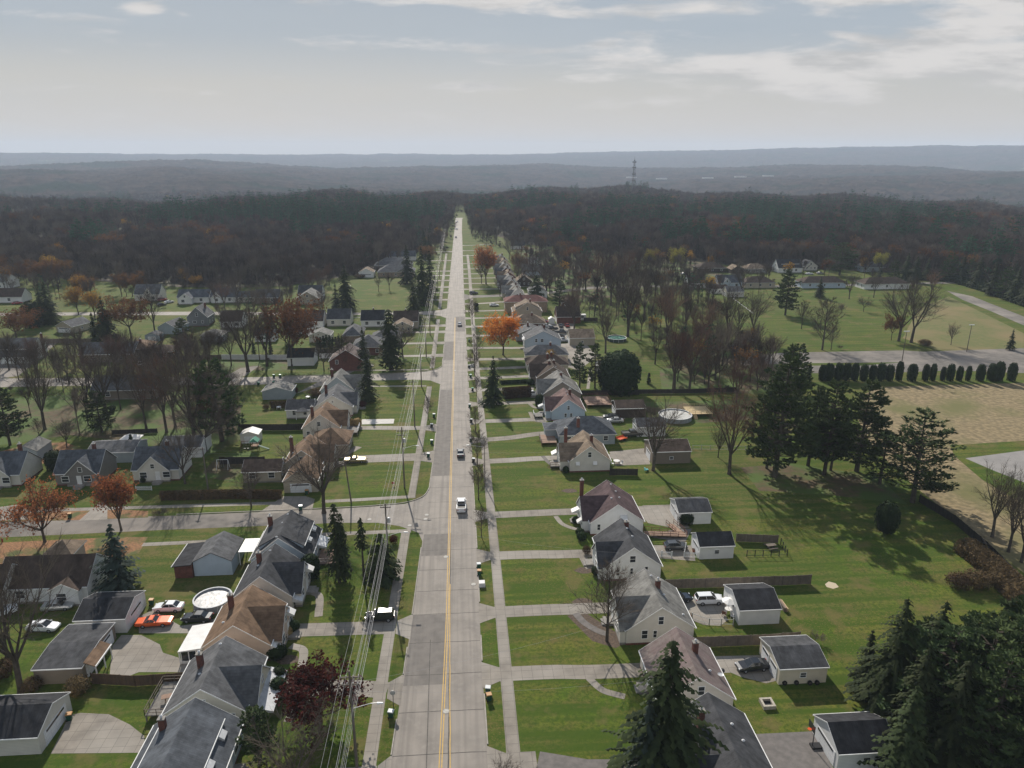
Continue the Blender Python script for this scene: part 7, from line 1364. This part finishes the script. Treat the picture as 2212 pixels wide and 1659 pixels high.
fill(14, [(880,560),(940,505),(955,520),(925,580)], 'leafless tree between field house and street woods', ('vase0','vase1','oak0','spruce1','spruce2'))
# ============================================================ shrubs
for i, (x_, y_) in enumerate([(355, 310), (285, 345), (245, 420), (210, 510)]):
    x, y = gat('B', x_-40, y_); plant('arb1', x, y, [4.4, 3.2, 3.0, 3.0][i], ['largest clipped shrub in the row beside the white house', 'second clipped shrub in the row beside the white house', 'third clipped shrub in the row beside the white house', 'fourth clipped shrub in the row beside the white house'][i], wx=[1.15, 1.1, 1.2, 1.25][i])
for c, x_, y_, k, H_, w, lb in [('B', 95, 1060, 'arb1', 2.6, 1.2, 'upper clipped shrub beside the striped awning'), ('B', 85, 1150, 'arb1', 2.8, 1.3, 'lower clipped shrub beside the striped awning'), ('B', 180, 690, 'ball0', 1.8, 1.2, 'round shrub at the brown roofed house front'), ('B', 95, 780, 'ball0', 1.8, 1.1, 'round shrub before the pinkish house wall'), ('B', 75, 880, 'ball0', 2.2, 1.2, 'round shrub at the corner of the pinkish house'), ('B', 150, 720, 'straw0', 1.6, .9, 'dry yellow perennials before the pinkish house'),
        ('G', 1125, 1440, 'ball0', 1.5, 1.1, 'round shrub left of the plum roofed house'), ('G', 1140, 1480, 'ball0', 1.6, 1.1, 'round shrub at the corner of the plum roofed house'), ('G', 1090, 1330, 'ball0', 1.4, 1.1, 'round shrub by the front steps awning'), ('C', 565, 145, 'brown0', 1.7, .7, 'brown shrub at the corner of the charcoal roof'), ('C', 630, 290, 'ball0', 1.6, .9, 'shrub by the front walk of the charcoal roofed house'), ('C', 530, 45, 'ball0', 1.6, 1.0, 'dark round shrub below the plum roofed house'),
        ('G', 1000, 885, 'ball0', 1.7, .8, 'dark shrub at the corner of the cream house'), ('T', 730, 1035, 'arb0', 2.4, 1.6, 'dark clipped hedge before the double garage'), ('G', 765, 290, 'arb1', 3.6, 1.2, 'rounded evergreen before the taupe house'), ('F', 1205, 480, 'straw0', 2.6, .9, 'left clump of tall straw grass before the porch'), ('F', 1280, 475, 'straw0', 2.4, .9, 'right clump of tall straw grass before the porch'), ('F', 930, 200, 'brown0', 2.4, 1.8, 'dry tan shrub mass beside the grey-blue house'),
        ('F', 470, 320, 'brown0', 1.6, .9, 'small yellow shrub on the lawn'), ('F', 715, 290, 'redsh0', 2.2, 1.3, 'red leaved shrub beside the low wing'), ('F', 725, 180, 'redsh0', 2.2, 1.0, 'red shrub at the corner of the blue-grey garage'), ('F', 1320, 300, 'redsh0', 2.0, 1.5, 'dark red shrub at the foot of the conifer'), ('F', 1230, 330, 'redsh0', 1.8, 1.2, 'brown red shrub beside the front rail'), ('E', 500, 850, 'arb0', 4.6, 1.1, 'great round holly beside the grey house'), ('E', 1110, 745, 'cone0', 3.2, 1.1, 'little cypress beside the blue pool'), ('E', 1180, 690, 'cone0', 4.6, .9, 'taller cypress beneath the white tent'),
        ('E', 1275, 970, 'ball0', 1.3, .9, 'round shrub before the shuttered white house'), ('E', 1000, 330, 'ball0', 1.6, 1.1, 'round bush on the lawn behind the pine'), ('A', 560, 1130, 'brown0', 2.6, .9, 'loose grey green shrub by the brown fence'), ('A', 230, 1110, 'gold_', 2, 1, 'low yellow shrub behind the grey garage'), ('A', 30, 1010, 'gold_', 2.6, 1, 'yellow shrub at the left edge'), ('D', 490, 775, 'twiggy0', 3.0, 1.0, 'leafless shrub behind the cream garage'),
        ('D', 1490, 385, 'brown0', 2.8, 1.0, 'tan brush clump at the edge of the shade'), ('D', 1620, 375, 'brown0', 3.0, 1.1, 'largest tan brush clump'), ('D', 1770, 370, 'brown0', 2.6, 1.1, 'tan brush clump at the right'), ('L', 240, 690, 'ball0', 1.8, 1.1, 'dark ball shrub upper one by the right walk'), ('L', 240, 735, 'ball0', 1.8, 1.1, 'dark ball shrub lower one by the right walk'), ('L', 1775, 1160, 'ball0', 1.2, 1.6, 'dark low bush on the far lawn'),
        ('S', 1580, 790, 'redsh0', 1.8, 1.0, 'dark red shrub by the clipped pine'), ('L', 800, 1500, 'ball0', 2.0, 1.2, 'brown round shrub at the end of the hedge'), ('M', 1640, 610, 'brown0', 2.6, 1.4, 'round leafless thicket by the parking lot'), ('E', 1420, 1270, 'twiggy0', 2.2, 1.8, 'heap of brush beside the side street'), ('M', 1150, 630, 'twiggy0', 3.0, 1.0, 'pale leafless shrub by the parking lot'), ('K', 1350, 350, 'brown0', 2.4, 2.0, 'wide brown shrub at the top of the field')]:
    x, y = gat(c, x_, y_); k2 = 'brown0' if k == 'gold_' else k; plant(k2, x, y, H_, lb, wx=w)
def hedge_row(label, pts, w, h, mat, n=2200, s=.16, name='hedge'):
    """clipped hedge: a soft-edged body with leaf faces over it"""
    P = [at(*p) for p in pts]; mb = MB(); ox, oy = P[0]
    for a, b in zip(P, P[1:]):
        a = Vector((a[0]-ox, a[1]-oy, 0)); b = Vector((b[0]-ox, b[1]-oy, 0)); d = (b-a); Ln = d.length; d.normalize(); qd = Vector((-d.y, d.x, 0)); k = max(2, int(Ln/1.2)); pr = None
        for i in range(k+1):
            c = a+d*(Ln*i/k); ww = w*.42*U(.85, 1.1); hh = h*.88*U(.85, 1.05); ring = [tuple(c-qd*ww+Vector((0, 0, 0))), tuple(c-qd*ww*.95+Vector((0, 0, hh*.75))), tuple(c-qd*ww*.5+Vector((0, 0, hh))), tuple(c+qd*ww*.5+Vector((0, 0, hh))), tuple(c+qd*ww*.95+Vector((0, 0, hh*.75))), tuple(c+qd*ww)]
            if pr: mb.add(pr+ring, [(j, j+1, j+7, j+6) for j in range(5)], mat)
            pr = ring
        for i in range(n):
            c = a+d*U(-.3, Ln+.3); az = U(-.3, pi+.3); leaf(mb, c+qd*(cos(az)*w*.5*U(.85, 1.1))+Vector((0, 0, max(.1, (h*.55+h*.45*sin(az)) if sin(az) > .4 else h*U(.05, .8)))), s*U(.6, 1.3), mat)
    return tag(obj(name, mb, None, (ox, oy, 0)), label, 'hedge')
hedge_row('long brown and green clipped hedge beside the asphalt side street', [px('E', 1440, 1120), px('E', 2100, 1105), px('F', 600, 1110)], 1.6, 1.9, BROWNB, 2600)
hedge_row('wide golden brown hedge beside the silver white suv', [px('R', 790, 790), px('R', 1180, 760)], 3.6, 3.0, BROWNB, 5200, .2); hedge_row('low dark hedge between two front lawns', [px('R', 740, 580), px('R', 1150, 560)], 1.6, 1.1, BOX, 2600, .14)
hedge_row('dark vine hedge on a frame across the lawn', [px('F', 515, 305), px('F', 680, 300)], 1.2, 2.0, BROWNB, 1600); hedge_row('dark brush along the meadow fence', [at(2090, 1185), ], 1, 1, BOX, 10) if 0 else None
x_ = [(2085, 1190), (2130, 1225), (2175, 1265), (2230, 1330)]; hedge_row('dark tangled brush along the meadow fence', x_, 4.5, 2.6, BROWNB, 1800, .22)
hedge_row('dark evergreen undergrowth before the right road woods', [(1960, 602), (2060, 608), (2150, 636), (2240, 670)], 6, 4, BOX, 900, .5)
for i, (u, v, v2) in enumerate([(1930, 612, 560), (1955, 606, 545), (1975, 610, 552), (2000, 606, 556), (2045, 608, 545), (2075, 610, 548), (2110, 622, 552), (2140, 638, 560), (2165, 645, 575), (2190, 652, 575), (2215, 660, 585), (1900, 600, 566), (2095, 606, 555), (2185, 626, 562)]):
    T(['pine3', 'spruce2', 'norway0', 'spruce0'][i % 4], u, v, v2, 'dark evergreen in the belt along the right hand road', 'evergreen belt along the right hand road', wx=1.15)
# ============================================================ woods
random.seed(901)
def wood_tree(seed, H, n1, mat, leafm=None, nl=0):
    """bare forest tree: straight stem, ascending limbs and a fine haze of twigs"""
    random.seed(seed); M = MB(); M.tube((0, 0, -.3), (0, 0, H*.55), H*.011+.03, H*.008, 5, mat); top = []
    for j in range(n1):
        z = H*U(.32, .62); a = rot_dir(Vector((0, 0, 1)), radians(U(10, 42)), U(0, 6.28)); p = Vector((0, 0, z)); l = (H-z)*U(.55, .95); e = p+a*l*.55; M.tube(p, e, .10, .06, 3, mat)
        for k in range(4):
            b = rot_dir(a, radians(U(8, 40)), U(0, 6.28)); b = (b+Vector((0, 0, .25))).normalized(); e2 = e+b*l*U(.3, .5); M.tube(e.lerp(p, U(0, .4)), e2, .06, .03, 3, mat)
            for q_ in range(9):
                c = rot_dir(b, radians(U(15, 60)), U(0, 6.28)); s0 = e.lerp(e2, U(.1, 1)); s1 = s0+c*H*U(.05, .11); sd = c.orthogonal().normalized()*.035
                M.add([tuple(s0-sd), tuple(s0+sd), tuple(s1)], [(0, 1, 2)], mat); top.append(s1)
    for j in range(nl): leaf(M, random.choice(top)+Vector((U(-.4, .4), U(-.4, .4), U(-.4, .4))), U(.25, .5), leafm)
    return M.mesh('woods_tree')
WD = [wood_tree(300+k, 17+k % 3, 15, WOODT) for k in range(5)]
WDL = [wood_tree(310, 17, 13, WOODT, OAK, 260), wood_tree(311, 16, 13, WOODT, GOLD, 200)]
M_ = spruce_tree_mb(320, 17, 3.3, WEV, one=True, dens=.55)[0]; WS = M_.mesh('woods_spruce'); M_ = pine_tree_mb(321, 20, 4.4, WEV, one=True, dens=.6)[0]; WP = M_.mesh('woods_pine')
random.seed(4)
pts = []
def nz2(x, y, s, o=0): return mnoise.noise(Vector((x*s+o, y*s-o, 1.3)))
pockets = [at(1740, 492), at(1680, 500), at(1800, 498), at(1290, 498), at(1250, 498), at(1335, 497)]
ex = []; HS = [o for o in SC.collection.objects if o.get('category') in ('house', 'garage')]
for gx in range(-180, 180):
    for gy in range(40, 260):
        x = gx*8.0+U(-4, 4); y = gy*8.0+U(-4, 4)
        az = math.degrees(atan2(x, y))-4; r = sqrt(x*x+y*y)
        if abs(az) > 40 or r > 2100: continue
        inL = inside(x, y, polyL); inR = inside(x, y, polyR)
        far = r > 985
        if not (inL or inR or far): continue
        if -12 < x-(0 if y < 880 else 60*((y-880)/150)**2) < 10 and y < 975: continue
        if r < 1000 and any((x-p[0])**2+(y-p[1])**2 < 15**2 for p in pockets): continue
        pts.append((r, x, y))
        if r < 650: pts.append((r+3, x+U(-4, 4), y+U(-4, 4)))
ZN = [([at(*p) for p in pl], d_) for pl, d_ in (([(1003,452),(1020,462),(1062,500),(1080,535),(1056,540),(1020,515),(1008,485)], .95), ([(974,452),(985,454),(976,500),(958,540),(930,560),(905,560),(950,500)], .8), ([(1120,500),(1300,525),(1560,562),(1560,590),(1480,600),(1240,648),(1180,640),(1130,600)], .6), ([(-60,660),(-60,585),(230,598),(520,612),(520,618),(330,640),(200,665)], .22), ([(1240,700),(1240,650),(1480,605),(1540,640),(1540,720),(1440,760)], .38), ([(1240,650),(1480,602),(1900,602),(1900,622),(1560,645),(1400,700)], .15), ([(0,850),(0,788),(300,775),(470,785),(470,848)], .4), ([(430,700),(470,690),(630,700),(620,800),(440,800)], .3), ([(0,880),(460,870),(500,960),(300,950),(0,960)], .14), ([(440,700),(440,640),(720,640),(720,700)], .12), ([(1430,760),(1560,735),(1690,770),(1690,848),(1430,848)], .5), ([(1560,562),(2000,575),(2000,592),(1800,586),(1560,575)], .5))]
for gx in range(-60, 70):
    for gy in range(20, 150):
        x = gx*7+U(-3.5, 3.5); y = gy*7+U(-3.5, 3.5)
        for pl, d_ in ZN:
            if inside(x, y, pl) and U(0, 1) < d_ and not any(abs(o.location.x-x) < 9 and abs(o.location.y+4-y) < 10 for o in HS): ex.append((x, y)); break
pts.sort()
# evergreen stands: bands inside the left wood and clumps at right
def evergreen(x, y, r):
    az = math.degrees(atan2(x, y))-4
    if az < -5.2 and az > -30: 
        if 640-5*(az+5) < r < 820-7*(az+5) and nz2(x, y, .011) > -.20+.03*max(0, -az-14): return True
        if 930 < r < 1010 and nz2(x, y, .012, 5) > .15: return True
    if az > -4.5:
        if 700 < r < 960 and nz2(x, y, .013, 9) > .22: return True
        if 560 < r < 700 and nz2(x, y, .012, 3) > .35: return True
    return nz2(x, y, .02, 7) > .52
stuffp = {k: [] for k in range(10)}; nd = ns = 0; ND = max(0, 292-sum(o.name.startswith('bare_tree') for o in SC.collection.objects))
for r, x, y in pts:
    k = random.randint(0, 4); ev = evergreen(x, y, r)
    if ev: k = 7 if U(0, 1) < .45 else 8
    elif nz2(x, y, .016, 2) > .28 and U(0, 1) < .28: k = 5
    elif U(0, 1) < .008: k = 6
    s = U(.68, 1.05)+.35*max(0, nz2(x, y, .012, 11)) if k < 7 else U(1.0, 1.45)
    if k < 7 and nd < ND: 
        o = obj('bare_tree', WD[k] if k < 5 else WDL[k-5], None, (x, y, terrain(x, y)), U(0, 6.28)); o.scale = (s, s, s)
        side = 'left' if x < 0 else 'right'; tag(o, 'leafless tree at the near edge of the %s hand woods' % side, 'tree', 'leafless trees at the edge of the %s woods' % side); nd += 1
    elif k >= 7 and ns < 120:
        o = obj('spruce_tree' if k == 7 else 'pine_tree', WS if k == 7 else WP, None, (x, y, terrain(x, y)), U(0, 6.28)); o.scale = (s, s, s); side = 'left' if x < 0 else 'right'
        tag(o, 'dark evergreen standing in the %s hand woods' % side, 'tree', 'evergreens in the %s hand woods' % side); ns += 1
    else: stuffp[k].append((x, y, terrain(x, y), s))
    if r < 1000:
        for _ in range(3 if r < 650 else 2): stuffp[9].append((x+U(-4, 4), y+U(-4, 4), terrain(x, y), U(.8, 2.0)))
for x, y in ex:
    k = random.randint(0, 4) if U(0, 1) > .16 else random.choice((5, 5, 6, 8)); stuffp[k].append((x, y, 0, U(.58, .95)))
    if U(0, 1) < .7: stuffp[9].append((x+3, y, 0, U(.5, 1.2)))
# everything behind: one mass of woods, instanced over points
b_ = hard_tree(330, 3.0, 'round', twig=WOODT, bark=WOODT, trunkf=.04, nl=10, twr=.02, depth=3); b_[1].add(b_[0].v, b_[0].f, WOODT); WB = b_[1].mesh('woods_brush'); protos = WD+WDL+[WS, WP, WB]
me = bpy.data.meshes.new('woods'); allp = []; kk = []; ss = []
for k in range(10):
    for x, y, z, s in stuffp[k]: allp.append((x, y, z)); kk.append(k); ss.append(s)
me.from_pydata(allp, [], [])
a = me.attributes.new('kind_index', 'INT', 'POINT'); a.data.foreach_set('value', kk); a = me.attributes.new('size', 'FLOAT', 'POINT'); a.data.foreach_set('value', ss)
a = me.attributes.new('turn', 'FLOAT', 'POINT'); a.data.foreach_set('value', [U(0, 6.28) for _ in allp])
wo = bpy.data.objects.new('woods', me); link(wo); wo['kind'] = 'stuff'; wo['label'] = 'leafless woods with dark evergreens stretching to the valley'
col = bpy.data.collections.new('woods_prototypes')
for i, pm_ in enumerate(protos): po = bpy.data.objects.new('wp_%02d' % i, pm_); col.objects.link(po)
ng = bpy.data.node_groups.new('woods', 'GeometryNodeTree'); ng.interface.new_socket('Geometry', in_out='INPUT', socket_type='NodeSocketGeometry'); ng.interface.new_socket('Geometry', in_out='OUTPUT', socket_type='NodeSocketGeometry')
gi = ng.nodes.new('NodeGroupInput'); go = ng.nodes.new('NodeGroupOutput'); ip = ng.nodes.new('GeometryNodeInstanceOnPoints'); ci = ng.nodes.new('GeometryNodeCollectionInfo')
ci.inputs[0].default_value = col; ci.inputs['Separate Children'].default_value = True; ci.inputs['Reset Children'].default_value = True; ip.inputs['Pick Instance'].default_value = True
def named(n, ty): a = ng.nodes.new('GeometryNodeInputNamedAttribute'); a.data_type = ty; a.inputs[0].default_value = n; return a.outputs[0]
ng.links.new(gi.outputs[0], ip.inputs['Points']); ng.links.new(ci.outputs[0], ip.inputs['Instance']); ng.links.new(named('kind_index', 'INT'), ip.inputs['Instance Index'])
ng.links.new(named('size', 'FLOAT'), ip.inputs['Scale']); cx = ng.nodes.new('ShaderNodeCombineXYZ'); ng.links.new(named('turn', 'FLOAT'), cx.inputs[2]); ng.links.new(cx.outputs[0], ip.inputs['Rotation'])
ng.links.new(ip.outputs[0], go.inputs[0]); md = wo.modifiers.new('woods', 'NODES'); md.node_group = ng
print('woods', len(allp), 'single', nd, ns)
# ============================================================ haze: even air round the whole place
hz = MB(); hz.box(-10500, 10500, -10500, 10500, -90, 245, None); me = bpy.data.meshes.new('haze'); me.from_pydata(hz.v, [], hz.f)
hm = bpy.data.materials.new('haze'); hm.use_nodes = True; t_ = hm.node_tree; t_.nodes.clear(); o_ = t_.nodes.new('ShaderNodeOutputMaterial'); v_ = t_.nodes.new('ShaderNodeVolumePrincipled')
v_.inputs['Color'].default_value = (0.70, 0.82, 1.0, 1); v_.inputs['Density'].default_value = 1.15e-4; v_.inputs['Anisotropy'].default_value = 0.08; t_.links.new(v_.outputs[0], o_.inputs['Volume'])
me.materials.append(hm); ho = bpy.data.objects.new('haze', me); link(ho); ho['kind'] = 'stuff'; ho['label'] = 'thin bluish haze filling the air over the valley'
